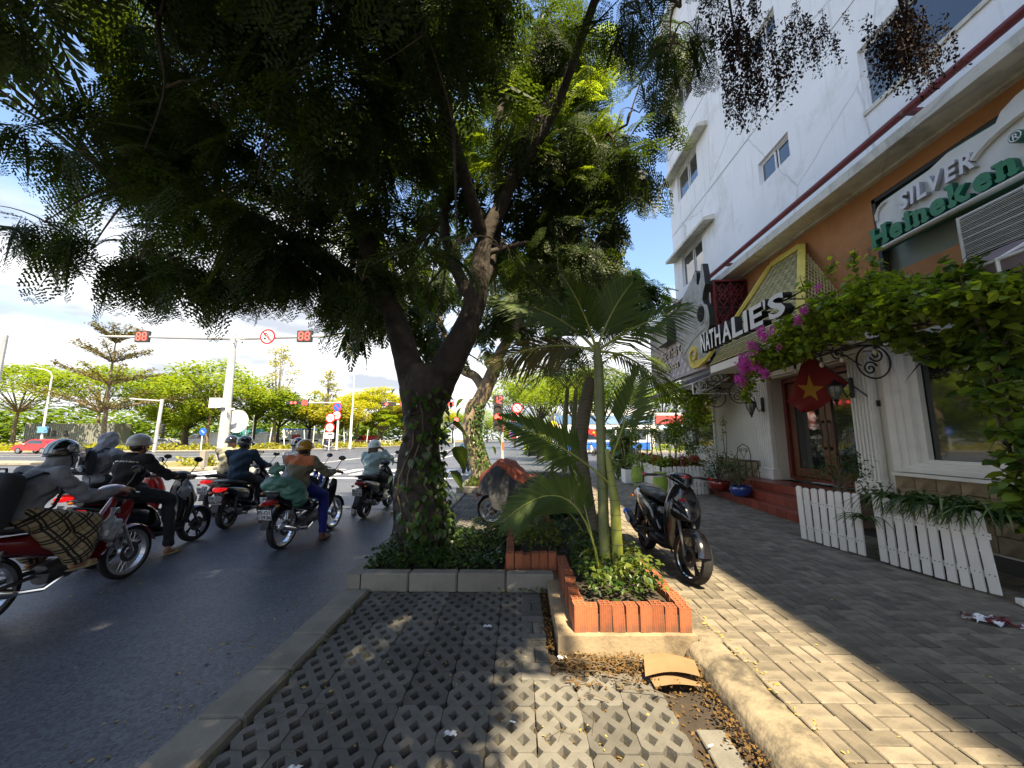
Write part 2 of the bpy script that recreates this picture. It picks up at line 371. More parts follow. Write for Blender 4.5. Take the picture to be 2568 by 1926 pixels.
# raised kerbs round the tree beds
def tree_bed(y0,y1,x0,x1):
    b=MB(); b.box(((x0+x1)/2,(y0+y1)/2,.03),(x1-x0-.2,y1-y0-.2,.12)); o=struct(b.build('tree_bed_soil',M_soil))
    L1=MB().box((0,0,.085),(.492,.15,.19),bev=.016).mesh('kerb_stone',M_conc,smooth=False)
    n=int((x1-x0-.12)/.5)
    for i in range(n): obj_from('kerb_stone',L1,o,(x0+.38+i*.5,y0+.075,U(-.003,.003)),(0,0,U(-.004,.004)))
    c=MB().prism([(x0-.02,y0+.02),(x0+.06,y0-.0),(x0+.13,y0),(x0+.13,y0+.32),(x0-.02,y0+.32)],-.02,.165).build('kerb_stone',M_conc,o,world=False)
    L2=MB().box((0,0,.08),(.15,.49,.17),bev=.016).mesh('kerb_stone',M_conc,smooth=False)
    for i in range(int((y1-y0-.35)/.5)): obj_from('kerb_stone',L2,o,(x0+.055,y0+.57+i*.5,U(-.003,.003)))
    return o
tb=tree_bed(4.18,6.45,-1.76,.40); tb2=tree_bed(11.3,16.6,-1.76,.3)
# rounded kerb of the right pavement
rk=None
def round_kerb(y0,y1):
    prof=[(1.19,-.06),(1.195,.02),(1.215,.065),(1.26,.098),(1.32,.108),(1.40,.106),(1.47,.104),(1.475,-.06)]
    b=MB(); n=26
    def f(u,v):
        k=u*(len(prof)-1); i=min(int(k),len(prof)-2); q=k-i; x=prof[i][0]*(1-q)+prof[i+1][0]*q; z=prof[i][1]*(1-q)+prof[i+1][1]*q; y=y0+.004+(y1-y0-.008)*v; w=noise.noise(Vector((x*9,y*5,z*9)))*.014+noise.noise(Vector((x*28,y*22,z*28)))*.006
        return (x+w*.6,y,z+w)
    b.grid(f,len(prof)*3,n*2); return b
rkb=MB(); rkb.box((1.33,-1.3,-.03),(.25,9,.05)); rk=struct(rkb.build('pavement_kerb',M_concd))
for i in range(5): round_kerb(3.04-1.5*(i+1),3.04-1.5*i).build('kerb_stone',M_concd,rk,world=False,ang=60)
b=MB(); b.prism([(1.315,3.06),(1.492,3.06),(1.475,8.4),(1.315,8.4)],.0,.094); struct(b.build('mortar_strip',M_concd,smooth=False))
# right pavement: bed and basket-weave bricks
pv=sheet('pavement',[(1.47,-7),(6.4,-7),(6.4,17.2),(3,17.6),(.3,17.6),(.3,16.6),(1.3,8.4),(1.3,3.06),(1.47,3.06)],.072,M_soil)
cand=[]
for j in range(85):
    for i in range(20):
        x=1.575+i*.2; y=1.3+j*.2
        if y>17.3: continue
        if x>5.35 : continue
        for k in(-.05,.05):
            if (i+j)%2: cand.append((x,y+k,0))
            else: cand.append((x+k,y,1))
        if 0: pass
for j in range(25):      # the strip left of the kerb line farther on
    for i in range(6):
        x=.45+i*.2-.075+.0; y=9.0+j*.2+.3
        if y>17.3 or x>1.45: continue
        for k in(-.05,.05):
            if (i+j)%2: cand.append((x,y+k,0))
            else: cand.append((x+k,y,1))
def inview(x,y): return y>1.75 and x<y*1.36+.1
near=sorted([c for c in cand if inview(c[0],c[1])],key=lambda c:c[0]**2+c[1]**2); ns=set(near[:290])
for c in near[:290]:
    obj_from('paving_brick',BX if c[2]==0 else BY,pv,(c[0]+U(-.002,.002),c[1]+U(-.002,.002),.1+U(-.0025,.0025)),(U(-.012,.012),U(-.012,.012),U(-.015,.015)))
rest=[c for c in cand if c not in ns]
sb=MB()
for c in rest:
    w,d=(.194,.094) if c[2]==0 else (.094,.194); z=.1+U(-.0025,.0025); a,b_=U(-.0015,.0015),U(-.0015,.0015); x,y=c[0],c[1]; q=.004
    vs=[(x-w/2,y-d/2,z-.008),(x+w/2,y-d/2,z-.008),(x+w/2,y+d/2,z-.008),(x-w/2,y+d/2,z-.008),(x-w/2+q,y-d/2+q,z+a+b_),(x+w/2-q,y-d/2+q,z-a+b_),(x+w/2-q,y+d/2-q,z-a-b_),(x-w/2+q,y+d/2-q,z+a-b_)]
    sb.add(vs,[(4,5,6,7),(0,1,5,4),(1,2,6,5),(2,3,7,6),(3,0,4,7)])
tag(sb.build('paving_bricks_further_off',M_stuffb,pv,smooth=False,world=False),kind='stuff')
# far side of the junction: park corner with kerb, medians
park=[(-260,33),(-75,40.5),(-54,43),(-39,47),(-31,52),(-27,58),(-24.5,68),(-24,85),(-24,300),(-260,300)]
M_grassg=mat('park lawn',(.12,.13,.035),.95,var=.3,sc=.5,bump=.5,bsc=20,c2=(.20,.17,.07))
b=MB(); b.prism(park,-.05,.14); struct(b.build('park_ground',M_grassg,smooth=False))
b=MB()
pk=[Vector((p[0],p[1],.07)) for p in park[:-1]]
b.tube(pk,.11,6); struct(b.build('park_kerb',M_conc))
def median(name,poly):
    b=MB(); b.prism(poly,-.05,.16); o=struct(b.build(name,M_grassg,smooth=False)); n=len(poly)
    b=MB(); b.tube([(p[0],p[1],.09) for p in poly],.12,6,closed=True); k=b.build('kerb',M_conc,o,world=False)
median('median_island',[(-60,20.5),(-30.5,22),(-28.5,22.6),(-28.5,23.2),(-30.5,23.8),(-60,23)])
median('median_island',[(-21,19.4),(-15.6,18.4),(-14.9,18.9),(-15.4,20),(-17,22.8),(-21,24)])
b=MB(); b.prism([(9.2,42.2),(160,42.2),(160,200),(6,200),(6.3,48)],-.05,.13); struct(b.build('far_pavement',M_conc,smooth=False))
# ---------- building on the right ----------
M_wall=mat('white facade paint',(.80,.81,.82),.8,var=.06,sc=.6,bump=.25,bsc=14,stain=(.50,.485,.45),stsc=.7,stlo=.54,sthi=.84)
def streaks(M,amt=.5):
    # rain streaks: noise stretched in height
    nt=M.node_tree; N=nt.nodes; L=nt.links; b=N['Principled BSDF']; src=b.inputs['Base Color'].links[0].from_socket
    tc=N.new('ShaderNodeTexCoord'); mp=N.new('ShaderNodeMapping'); mp.inputs['Scale'].default_value=(6,6,.35); L.new(tc.outputs['Object'],mp.inputs[0])
    n=N.new('ShaderNodeTexNoise'); n.inputs['Scale'].default_value=1.3; n.inputs['Detail'].default_value=6; L.new(mp.outputs[0],n.inputs[0])
    r=N.new('ShaderNodeMapRange'); r.inputs[1].default_value=.58; r.inputs[2].default_value=.8; r.inputs[4].default_value=amt; L.new(n.outputs[0],r.inputs[0])
    v=N.new('ShaderNodeTexVoronoi'); v.feature='DISTANCE_TO_EDGE'; v.inputs['Scale'].default_value=.38
    nn=N.new('ShaderNodeTexNoise'); nn.inputs['Scale'].default_value=2; nn.inputs['Detail'].default_value=5; L.new(tc.outputs['Object'],nn.inputs[0])
    ad=N.new('ShaderNodeMix'); ad.data_type='RGBA'; ad.inputs[0].default_value=.12; L.new(tc.outputs['Object'],ad.inputs[6]); L.new(nn.outputs['Color'],ad.inputs[7]); L.new(ad.outputs[2],v.inputs[0])
    cr=N.new('ShaderNodeMapRange'); cr.inputs[1].default_value=.0; cr.inputs[2].default_value=.009; cr.inputs[3].default_value=.9; cr.inputs[4].default_value=0; L.new(v.outputs['Distance'],cr.inputs[0])
    gt=N.new('ShaderNodeMath'); gt.operation='MULTIPLY'; L.new(cr.outputs[0],gt.inputs[0]); L.new(nn.outputs[0],gt.inputs[1])
    mm=N.new('ShaderNodeMath'); mm.operation='MAXIMUM'; L.new(r.outputs[0],mm.inputs[0]); L.new(gt.outputs[0],mm.inputs[1])
    x=N.new('ShaderNodeMix'); x.data_type='RGBA'; L.new(mm.outputs[0],x.inputs[0]); L.new(src,x.inputs[6]); x.inputs[7].default_value=(.33,.32,.29,1); L.new(x.outputs[2],b.inputs['Base Color'])
streaks(M_wall,.5)
M_cream=mat('cream wall paint',(.66,.635,.55),.75,var=.06,sc=1.5,bump=.2,bsc=30,stain=(.5,.47,.40),stsc=.8,stlo=.62,sthi=.9)
M_trim=mat('white trim paint',(.78,.77,.72),.55,var=.06,sc=4,bump=.1,bsc=30,stain=(.5,.48,.42),stsc=2.5,stlo=.6,sthi=.9)
M_orange=mat('orange wall paint',(.46,.20,.07),.8,var=.14,sc=2,bump=.25,bsc=30,stain=(.30,.13,.05),stsc=1.2,stlo=.5,sthi=.8)
M_led=mat('ledge concrete',(.62,.60,.52),.85,var=.15,sc=3,bump=.3,bsc=30,stain=(.26,.24,.18),stsc=1.6,stlo=.5,sthi=.75); streaks(M_led,.7)
M_glass=mat('dark window glass',(.012,.016,.018),.03,var=.3,sc=.5,bump=0,spec=.9,coat=1)
M_glassg=mat('grey window glass',(.10,.12,.125),.12,var=.3,sc=1.2,bump=0,spec=.8,coat=.6)
M_alu=mat('white aluminium',(.72,.73,.74),.4,var=.08,bump=0)
M_red=mat('dark red steel paint',(.15,.018,.022),.5,var=.3,sc=6,bump=.2,stain=(.3,.25,.22),stsc=3,stlo=.62,sthi=.75)
M_black=mat('black iron',(.018,.017,.016),.5,var=.3,bump=.15)
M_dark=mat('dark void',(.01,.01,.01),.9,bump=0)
M_wiron=mat('white painted iron',(.74,.73,.70),.5,var=.1,bump=.1)
M_wood=mat('door wood',(.12,.045,.018),.4,var=.35,sc=3,bump=.15,coat=.3)
M_redwood=mat('red door frame',(.16,.03,.02),.4,var=.25,sc=4,bump=.1,coat=.3)
M_tilestone=mat('brown dado stone',(.25,.19,.11),.75,var=.35,sc=5,bump=.25,bsc=25,orand=.25,stain=(.12,.09,.05),stsc=3,stlo=.5,sthi=.7)
M_redtile=mat('red floor tile',(.22,.045,.026),.32,var=.22,sc=4,bump=.12,orand=.2,spec=.6)
bl=thing('building','white five storey corner building with orange band and restaurant entrance','building',(6.1,6,0))
def holed(x,ya,yb,za,zb,holes,dep=.14):
    ys=sorted({ya,yb,*[v for h in holes for v in h[:2]]}); zs=sorted({za,zb,*[v for h in holes for v in h[2:4]]}); b=MB()
    for i in range(len(ys)-1):
        for j in range(len(zs)-1):
            cy,cz=(ys[i]+ys[i+1])/2,(zs[j]+zs[j+1])/2
            if any(h[0]<cy<h[1] and h[2]<cz<h[3] for h in holes): continue
            b.add([(x,ys[i],zs[j]),(x,ys[i],zs[j+1]),(x,ys[i+1],zs[j+1]),(x,ys[i+1],zs[j])],[(0,1,2,3)])
    for h in holes:
        a,c,d,e=h[:4]; P=[(a,d),(c,d),(c,e),(a,e)]
        for k in range(4):
            p,q=P[k],P[(k+1)%4]; b.add([(x,*p),(x,*q),(x+dep,*q),(x+dep,*p)],[(0,1,2,3)])
    return b
YE=14.45
UP=[(12.15,13.75,7.06,8.25),(12.1,13.7,10.4,11.5),(12.05,13.62,13.66,14.75),(4.35,6.16,7.24,8.43),(7.97,9.06,7.84,8.44),(7.98,9.05,11.2,11.8),(4.35,6.16,10.6,11.8)]
b=holed(6.1,-16,YE,6.07,18.0,UP); X2=13
b.add([(6.1,YE,0),(X2,YE,0),(X2,YE,18),(6.1,YE,18)],[(0,1,2,3)]); b.add([(6.1,-16,18),(X2,-16,18),(X2,YE,18),(6.1,YE,18)],[(0,1,2,3)])
b.add([(6.1,-16,0),(X2,-16,0),(X2,-16,18),(6.1,-16,18)],[(0,1,2,3)]); b.add([(X2,-16,0),(X2,YE,0),(X2,YE,18),(X2,-16,18)],[(0,1,2,3)])
b.build('wall',M_wall,bl,smooth=False)
b=MB(); b.box((6.05,-.8,18.1),(.5,30.6,.25)); b.build('parapet',M_wall,bl,smooth=False)
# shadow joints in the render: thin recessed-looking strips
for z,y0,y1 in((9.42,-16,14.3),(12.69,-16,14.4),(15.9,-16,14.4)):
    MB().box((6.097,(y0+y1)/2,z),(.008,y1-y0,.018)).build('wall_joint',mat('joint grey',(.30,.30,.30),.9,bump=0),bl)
def window(h,sashes,parent,gl=(0,0),x=6.1,fr=None,d=.10,fw=.045,panem=None):
    a,c,z0,z1=h[:4]; b=MB(); fm=fr or M_alu
    for (yy,zz,wy,wz) in(((a+c)/2,z0+fw/2,c-a,fw),((a+c)/2,z1-fw/2,c-a,fw)): b.box((x+d,yy,zz),(.06,wy-.004,wz))
    for yy in(a+fw/2,c-fw/2): b.box((x+d,yy,(z0+z1)/2),(.058,fw,z1-z0-2*fw))
    w=b.build('window',fm,parent,smooth=False); n=len(sashes)-1
    for i in range(n):
        s0=c-(c-a)*sashes[i]; s1=c-(c-a)*sashes[i+1]; f=MB(); lo,hi=min(s0,s1)+.03,max(s0,s1)-.03
        xx=x+d+(.012 if i%2 else -.012)
        f.box((xx,lo+.012,(z0+z1)/2),(.03,.04,z1-z0-.1)); f.box((xx,hi-.012,(z0+z1)/2),(.03,.04,z1-z0-.1)); f.box((xx,(lo+hi)/2,z0+.06),(.028,hi-lo-.06,.035)); f.box((xx,(lo+hi)/2,z1-.06),(.028,hi-lo-.06,.035))
        f.build('sash',fm,w,smooth=False)
        p=MB(); p.box((xx+.004,(lo+hi)/2,(z0+z1)/2),(.008,hi-lo-.07,z1-z0-.15)); p.build('pane',M_glassg if i in gl else (panem or M_glass),w,smooth=False)
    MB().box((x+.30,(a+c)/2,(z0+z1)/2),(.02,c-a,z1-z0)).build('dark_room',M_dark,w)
    return w
for k,h in enumerate(UP): window(h,(0,.36,1) if k in(3,6) else (0,.52,1),bl,gl=(0,) if k in(2,3,6) else ())
for h in UP[:3]:      # sills' stained aprons and canopies over the three far windows
    zz=h[3]+.02; b=MB(); b.prism([(6.1,zz+.22),(5.75,zz+.1),(5.75,zz-.0),(6.1,zz+.04)],11.26,14.38,'y'); b.build('window_hood',M_led,bl,smooth=False)
b=MB(); b.box((5.98,14.55,6.85),(.5,.25,.09)); b.build('gutter_end',M_led,bl,smooth=False)
b=MB(); b.box((6.085,5.2,7.18),(.03,1.95,.07)); b.build('window_sill',M_led,bl,smooth=False)
b=MB(); b.prism([(6.1,6.12),(5.62,6.08),(5.60,6.07),(5.60,5.90),(5.66,5.895),(6.0,5.90),(6.0,5.86),(6.1,5.86)],-16,11.2,'y'); b.build('ledge',M_led,bl,smooth=False)
b=MB(); b.tube([(5.75,-16,6.36),(5.75,14.9,6.36)],.06,10); pr=b.build('handrail_pipe',M_red,bl)
for y in(-1.5,1.8,5.22,10.33,13.6): MB().box((5.93,y,6.36),(.36,.09,.06)).build('bracket',M_red,bl,smooth=False)
# orange band with the recess of the upper shop window
b=holed(6.1,-16,11.25,3.18,5.87,[(1.9,6.28,4.22,5.62)],.22); b.build('orange_wall',M_orange,bl,smooth=False)
M_green=mat('grey green panel',(.30,.36,.32),.5,var=.1,bump=.05)
MB().box((6.30,4.1,4.92),(.03,4.4,1.42)).build('recess_panel',M_green,bl,smooth=False)
MB().box((6.16,4.1,5.58),(.12,4.36,.07)).build('recess_frame',M_black,bl,smooth=False); MB().box((6.16,6.245,4.92),(.12,.06,1.38)).build('recess_frame',M_black,bl,smooth=False)
# ground floor wall with openings
GF=[(7.05,9.36,.6,2.98),(3.3,6.39,1.06,3.06),(12.2,13.85,1.3,2.82)]
b=holed(6.1,-16,YE,.0,3.18,GF,.35); b.build('ground_floor_wall',M_cream,bl,smooth=False)
b=holed(6.1,11.25,YE,3.18,6.07,[],.2); b.build('upper_wall_end',M_cream,bl,smooth=False)
# big shop window: stepped moulding, pane
h=GF[1]
def moulding(y0,y1,z0,z1,parent,name='window_frame',steps=((.0,.12,.10),(.12,.22,.07),(.22,.33,.04),(.33,.44,-.02)),x=6.1,bottom=True):
    m=[]
    for (a,c,pr_) in steps:
        s=.45 if True else 1
        b=MB(); ao,co_=a*s*1.0,c*s*1.0
        ya,yb,za,zb=y0+a,y1-a,z0+a*s,z1-a*s; yc,yd,zc,zd=y0+c,y1-c,z0+c*s,z1-c*s
        xf=x-pr_; xb=x+.1
        P=[(ya,za),(yb,za),(yb,zb),(ya,zb)]; Q=[(yc,zc),(yd,zc),(yd,zd),(yc,zd)]
        for k in range(4):
            k2=(k+1)%4; vs=[(xf,*P[k]),(xf,*P[k2]),(xf,*Q[k2]),(xf,*Q[k]),(xb,*P[k]),(xb,*P[k2]),(xb,*Q[k2]),(xb,*Q[k])]
            b.add(vs,[(0,1,2,3),(0,4,5,1),(3,2,6,7)])
        m.append(b.build(name,M_trim,parent,smooth=False))
    return m
moulding(3.3,6.41,1.04,3.08,bl)
MB().box((6.22,4.85,2.02),(.012,2.3,1.62)).build('shop_pane',M_glass,bl,smooth=False)
MB().box((6.09,4.85,1.0),(.22,3.2,.05)).build('window_sill',M_trim,bl,smooth=False)
h=GF[2]; moulding(12.15,13.9,1.25,2.87,bl,steps=((0,.06,.04),(.06,.12,.02)))
MB().box((6.2,13.02,2.06),(.012,1.6,1.5)).build('shop_pane',M_glass,bl,smooth=False)
# entrance: door
b=MB(); x=6.42
for y in(7.09,9.32): b.box((x,y,1.79),(.14,.09,2.3))
b.box((x,8.2,2.90),(.14,2.14,.09)); b.box((x,8.2,.66),(.16,2.14,.06)); dr=b.build('door_frame',M_redwood,bl,smooth=False)
for (ya,yb) in((7.15,8.19),(8.21,9.26)):
    b=MB()
    for y in(ya+.075,yb-.075): b.box((x+.02,y,1.76),(.06,.15,2.14),bev=.008)
    for z,hh in((.80,.2),(2.76,.14)): b.box((x+.02,(ya+yb)/2,z),(.056,yb-ya-.3,hh),bev=.006)
    l=b.build('door_leaf',M_wood,bl,smooth=False)
    MB().box((x+.03,(ya+yb)/2,1.8),(.012,yb-ya-.29,1.8)).build('pane',M_glass,l,smooth=False)
    hb=MB(); yy=8.12 if yb<8.2 else 8.28
    hb.tube([(x-.05,yy,1.35),(x-.07,yy,1.45),(x-.05,yy,1.62),(x-.07,yy,1.8),(x-.05,yy,1.9)],.014,6); hb.sphere((x-.03,yy,1.35),.03,8); hb.sphere((x-.03,yy,1.9),.03,8); hb.build('handle',M_black,l)
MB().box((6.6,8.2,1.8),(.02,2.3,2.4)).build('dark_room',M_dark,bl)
# fluted pilasters
for (ya,yb) in((9.36,9.84),(6.62,7.05)):
    b=MB(); yc=(ya+yb)/2; w=yb-ya; b.box((6.04,yc,1.83),(.10,w,2.3))
    n=5
    for k in range(n+1): b.box((5.978,ya+.04+(w-.08)*k/n,1.86),(.026,.035,2.1),bev=.008)
    b.box((6.02,yc,.70),(.20,w+.10,.20),bev=.012); b.box((6.03,yc,.83),(.17,w+.05,.06),bev=.015); b.box((6.02,yc,3.0),(.18,w+.06,.06),bev=.012); b.box((6.01,yc,3.08),(.22,w+.12,.08),bev=.012)
    b.build('pilaster',M_trim,bl,smooth=False)
MB().box((6.03,8.2,3.03),(.14,2.3,.05)).build('door_lintel',M_trim,bl,smooth=False)
MB().box((6.06,8.2,3.11),(.10,2.3,.11)).build('door_lintel',M_trim,bl,smooth=False)
# stone dado
def dado(y0,y1):
    n=int((y1-y0)/.29)
    for r_ in range(4):
        for i in range(n):
            yy=y0+(i+.5)*(y1-y0)/n+(.07 if r_%2 else -.07)*0
            me=DT; obj_from('stone_tile',me,bl,(6.085+U(-.006,.006)-6.1,yy-6,.215+r_*.226),(0,0,0),(1,(y1-y0)/n/.29,1))
DT=MB().box((0,0,0),(.04,.282,.219),bev=.008).mesh('stone_tile',M_tilestone,smooth=False)
dado(3.35,6.5); dado(9.95,12.1)
# steps of red tiles
def step(x0,x1,xb,z0,z1,y0,y1,label):
    b=MB(); g=.012
    b.prism([(x0+g,y0),(xb,y0),(xb,y1),(x1+g,y1)],z0,z1-g); o=b.build('step',mat('tile grout',(.15,.09,.07),.9,bump=.3),st,smooth=False)
    n=int((y1-y0)/.30); dx=(x1-x0)/(y1-y0); ang=-math.atan(dx)
    for i in range(n):
        y=y0+(i+.5)*(y1-y0)/n; w=(y1-y0)/n-.006; xx=x0+dx*(y-y0)
        MB().box((xx+.004,y,(z0+z1)/2-.004),(.02,w,z1-z0-.012),rz=ang,bev=.004).build('tile',M_redtile,o,smooth=False)
        MB().box((xx+.15,y,z1-.008),(.29,w,.016),rz=ang,bev=.003).build('tile',M_redtile,o,smooth=False)
        if z1>.55:
            for k in(1,2): MB().box((xx+.15+.3*k,y,z1-.008),(.29,w,.016),bev=.003).build('tile',M_redtile,o,smooth=False)
    return o
st=thing('entrance_steps','glossy red tiled entrance steps below the wooden door','steps',(5.3,8.7,.1))
step(4.82,5.12,6.1,.08,.268,6.75,10.75,'s'); step(5.02,5.28,6.1,.268,.435,6.75,10.6,'s'); step(5.42,5.45,6.4,.435,.60,6.75,10.4,'s')
# ---------- things fixed to the facade ----------
def letters(parent,txt,y0,y1,z0,zh,x,m,m2,depth,bold=.02,shear=0,name='letter',gap=.12,serif=False,spans=None):
    # letters one by one along -Y on a plane facing -X, from y0 down to y1, baseline z0, cap height zh
    ms=[]; adv=[]; cap=None
    for ch in txt:
        if ch==' ': ms.append(None); adv.append(.28); continue
        me=text_mesh(ch,1,.5,offset=bold,align='LEFT',shear=shear); xs=[v.co.x for v in me.vertices]; me.transform(Matrix.Translation((-min(xs),0,0))); ms.append(me); adv.append(max(xs)-min(xs))
    tot=sum(adv)+gap*(len(txt)-1); capm=text_mesh('H',1,.1,offset=bold); cap=max(v.co.y for v in capm.vertices)-min(v.co.y for v in capm.vertices)
    sx=abs(y1-y0)/tot; sy=zh/cap; y=y0; off=WLOC[parent.name]
    for k_,(ch,me,a) in enumerate(zip(txt,ms,adv)):
        if spans: y=spans[k_][0]; sx=(spans[k_][0]-spans[k_][1])/a; sy=zh/cap*(1+.10*(1-k_/8))
        if me:
            if serif and ch in 'Hink':
                bm=bmesh.new(); bm.from_mesh(me)
                xs=[v.co.x for v in me.vertices]; w=max(xs); st_=[]
                hgt=.72 if ch in'Hk' else .53
                legs={'H':(.08,w-.08),'i':(w/2,),'n':(.08,w-.08),'k':(.08,w-.12)}[ch]
                for lx in legs: st_.append((lx,.045))
                if ch=='H': st_+= [(legs[0],hgt-.045),(legs[1],hgt-.045)]
                elif ch in'ink': st_.append((legs[0]-.04,(hgt if ch=='k' else hgt)-.045))
                for (lx,ly) in st_:
                    bmesh.ops.create_cube(bm,size=1,matrix=Matrix.Translation((lx,ly,0))@Matrix.Diagonal((.27,.10,.996,1)))
                bm.to_mesh(me); bm.free()
            me.transform(Matrix.Diagonal((sx,sy,depth,1))); me.transform(frame_mat((x,y,z0),(0,-1,0),(0,0,1))); me.transform(Matrix.Translation(-Vector(off)))
            me.materials.clear(); me.materials.append(m); me.materials.append(m2)
            for p in me.polygons: p.material_index=0 if p.normal.x<-.7 else 1
            o=bpy.data.objects.new(name,me); COL.objects.link(o); o.parent=parent
        y-=(a+gap)*sx
# entrance canopy with yellow woven roof
M_yel=mat('yellow paint',(.60,.47,.08),.55,var=.15,sc=4,bump=.15,stain=(.3,.22,.05),stsc=3,stlo=.6,sthi=.8)
M_thatch=mat('yellow woven slat',(.70,.60,.27),.7,var=.35,sc=9,bump=.5,bsc=50,orand=.2,c2=(.42,.35,.14))
cn=thing('entrance_canopy','canopy over the door with woven yellow roof and scrolled yellow edge board','canopy',(5.4,8.2,3.2))
b=MB(); b.box((5.46,8.04,3.25),(1.32,3.14,.19),bev=.01); b.build('slab',M_trim,cn,smooth=False)
E0,E1=Vector((4.80,9.62,3.36)),Vector((4.80,6.46,3.36)); T0,T1=Vector((6.06,8.82,5.62)),Vector((6.06,7.88,5.60))
b=MB(); b.add([tuple(E0),tuple(E1),tuple(T1),tuple(T0),(6.08,6.9,3.36),(6.08,9.6,3.36)],[(0,1,2,3),(1,4,2),(0,3,5)]); b.build('roof_base',mat('dark yellow backing',(.16,.12,.04),.9,bump=.1),cn,smooth=False)
nr=46
for i in range(nr):
    t=i/nr; t2=(i+.9)/nr; A,B=E0.lerp(T0,t),E1.lerp(T1,t); A2,B2=E0.lerp(T0,t2),E1.lerp(T1,t2); nx=Vector((-.87,0,.49)); k=int(26-15*t); vs=[];fs=[]
    for j in range(k+1):
        q=j/k; p=A.lerp(B,q)+nx*(.018+.012*(j%2)); p2=A2.lerp(B2,q)+nx*.012; vs+= [tuple(p),tuple(p2)]
        if j: fs.append((2*j-2,2*j,2*j+1,2*j-1))
    b=MB(); b.add(vs,fs); b.build('slat',M_thatch,cn,smooth=False)
HR=Vector((6.08,6.62,3.36))
b=MB()
for i in range(1,20):      # woven side face: two crossing sets
    t=i/20; b.tube([E1.lerp(T1,t)+Vector((0,-.02,0)),HR.lerp(T1,max(0,t-.25))+Vector((0,-.02,0))],.012,4); b.tube([E1.lerp(HR,t)+Vector((0,-.03,.0)),T1.lerp(HR,t)+Vector((0,-.03,0))],.010,4)
b.build('side_lattice',M_thatch,cn)
def board(pts,w,th,m,name,parent,nrm):
    b=MB(); P=[Vector(p) for p in pts]; vs=[]; nrm=Vector(nrm).normalized()
    for i,p in enumerate(P):
        t=(P[min(i+1,len(P)-1)]-P[max(i-1,0)]).normalized(); s=t.cross(nrm).normalized(); ww=w[i] if isinstance(w,list) else w
        for a,c in((-1,-1),(1,-1),(1,1),(-1,1)): vs.append(tuple(p+s*a*ww/2+nrm*c*th/2))
    fs=[]
    for i in range(len(P)-1):
        for j in range(4): fs.append((i*4+j,i*4+(j+1)%4,(i+1)*4+(j+1)%4,(i+1)*4+j))
    fs+= [(3,2,1,0),tuple((len(P)-1)*4+j for j in range(4))]; b.add(vs,fs); return b.build(name,m,parent,smooth=False)
rk_n=(-.75,.45,.35)
pts=[T0+Vector((-.02,.06,.05)),E0.lerp(T0,.66)+Vector((-.06,.06,.02)),E0.lerp(T0,.38)+Vector((-.1,.1,-.02)),E0.lerp(T0,.2)+Vector((-.12,.12,-.02)),Vector((4.76,9.66,3.56)),Vector((4.70,9.95,3.48))]
for k in range(13):
    a=R(-80+k*36); r_=.27*(1-k/15.5); pts.append(Vector((4.66,10.12+r_*math.cos(a),3.74+r_*math.sin(a))))
board(pts,[.17]*5+[.2]+[.19-.011*k for k in range(13)],.07,M_yel,'scroll_board',cn,(-1,.25,.1))
board([E1+Vector((-.03,-.02,.02)),T1+Vector((-.02,-.04,.05))],.13,.06,M_yel,'hip_board',cn,(-.6,-.7,.3))
board([T0+Vector((-.03,0,.03)),T1+Vector((-.03,0,.03))],.12,.06,M_yel,'ridge_board',cn,(-1,0,0))
# big name letters
M_lw=mat('white sign face',(.78,.78,.76),.4,var=.05,bump=0); M_lb=mat('black sign side',(.012,.014,.013),.4,bump=0)
ns_=thing('name_sign',"white faced black sided letters spelling NATHALIE'S in front of the yellow roof",'sign',(4.6,8,3.7))
letters(ns_,"NATHALIE'S",9.72,6.38,3.66,.42,4.60,M_lw,M_lb,.16,bold=.025,spans=[(9.42,9.22),(9.19,8.98),(8.99,8.78),(8.74,8.50),(8.42,8.06),(8.02,7.64),(7.59,7.46),(7.38,6.99),(6.95,6.88),(6.82,6.38)])
b=MB()
for z in(3.74,3.98): b.tube([(4.72,9.8,z),(4.72,6.2,z)],.014,6)
for y in(9.3,8,6.6): b.tube([(4.72,y,3.98),(5.3,y,3.98)],.012,6)
b.build('rail',M_black,ns_)
# red lattice screen, square to the street
sc_=thing('lattice_screen','dark red geometric lattice screen standing out from the wall beside the yellow roof','screen',(5.66,10,4.3))
b=MB(); b.box((5.66,10.06,5.0),(.90,.03,1.46)); b.build('backing',M_black,sc_,smooth=False)
b=MB()
for x in(5.21,6.11): b.box((x,10,5.0),(.05,.16,1.5))
for z in(4.275,5.73): b.box((5.66,10,z),(.86,.16,.05))
b.build('frame',M_red,sc_,smooth=False)
b=MB(); w_=.86; h_=1.40
def strip2(p,q,th=.022):
    p,q=Vector(p),Vector(q); d=q-p; L_=d.length; a=math.atan2(d.y,d.x); c=(p+q)/2; b.box((5.66+c.x,9.97+U(-.004,.004),5.0+c.y),(L_,.04,th),rot=Matrix.Rotation(-a,3,'Y'))
for cx in(-.215,.215):
    for cz in(-.35,.35):
        for s in(1,-1):
            strip2((cx-.21,cz-s*.34),(cx+.21,cz+s*.34)); strip2((cx-.21,cz-s*.22),(cx+.21,cz+s*.22+0)); 
        for q in(.10,.20):
            strip2((cx-q,cz),(cx,cz+q*1.6)); strip2((cx,cz+q*1.6),(cx+q,cz)); strip2((cx+q,cz),(cx,cz-q*1.6)); strip2((cx,cz-q*1.6),(cx-q,cz))
strip2((0,-.7),(0,.7)); strip2((-.43,0),(.43,0))
for z in(-.35,.35): strip2((-.43,z),(.43,z),.016)
b.build('lattice',M_red,sc_,smooth=False)
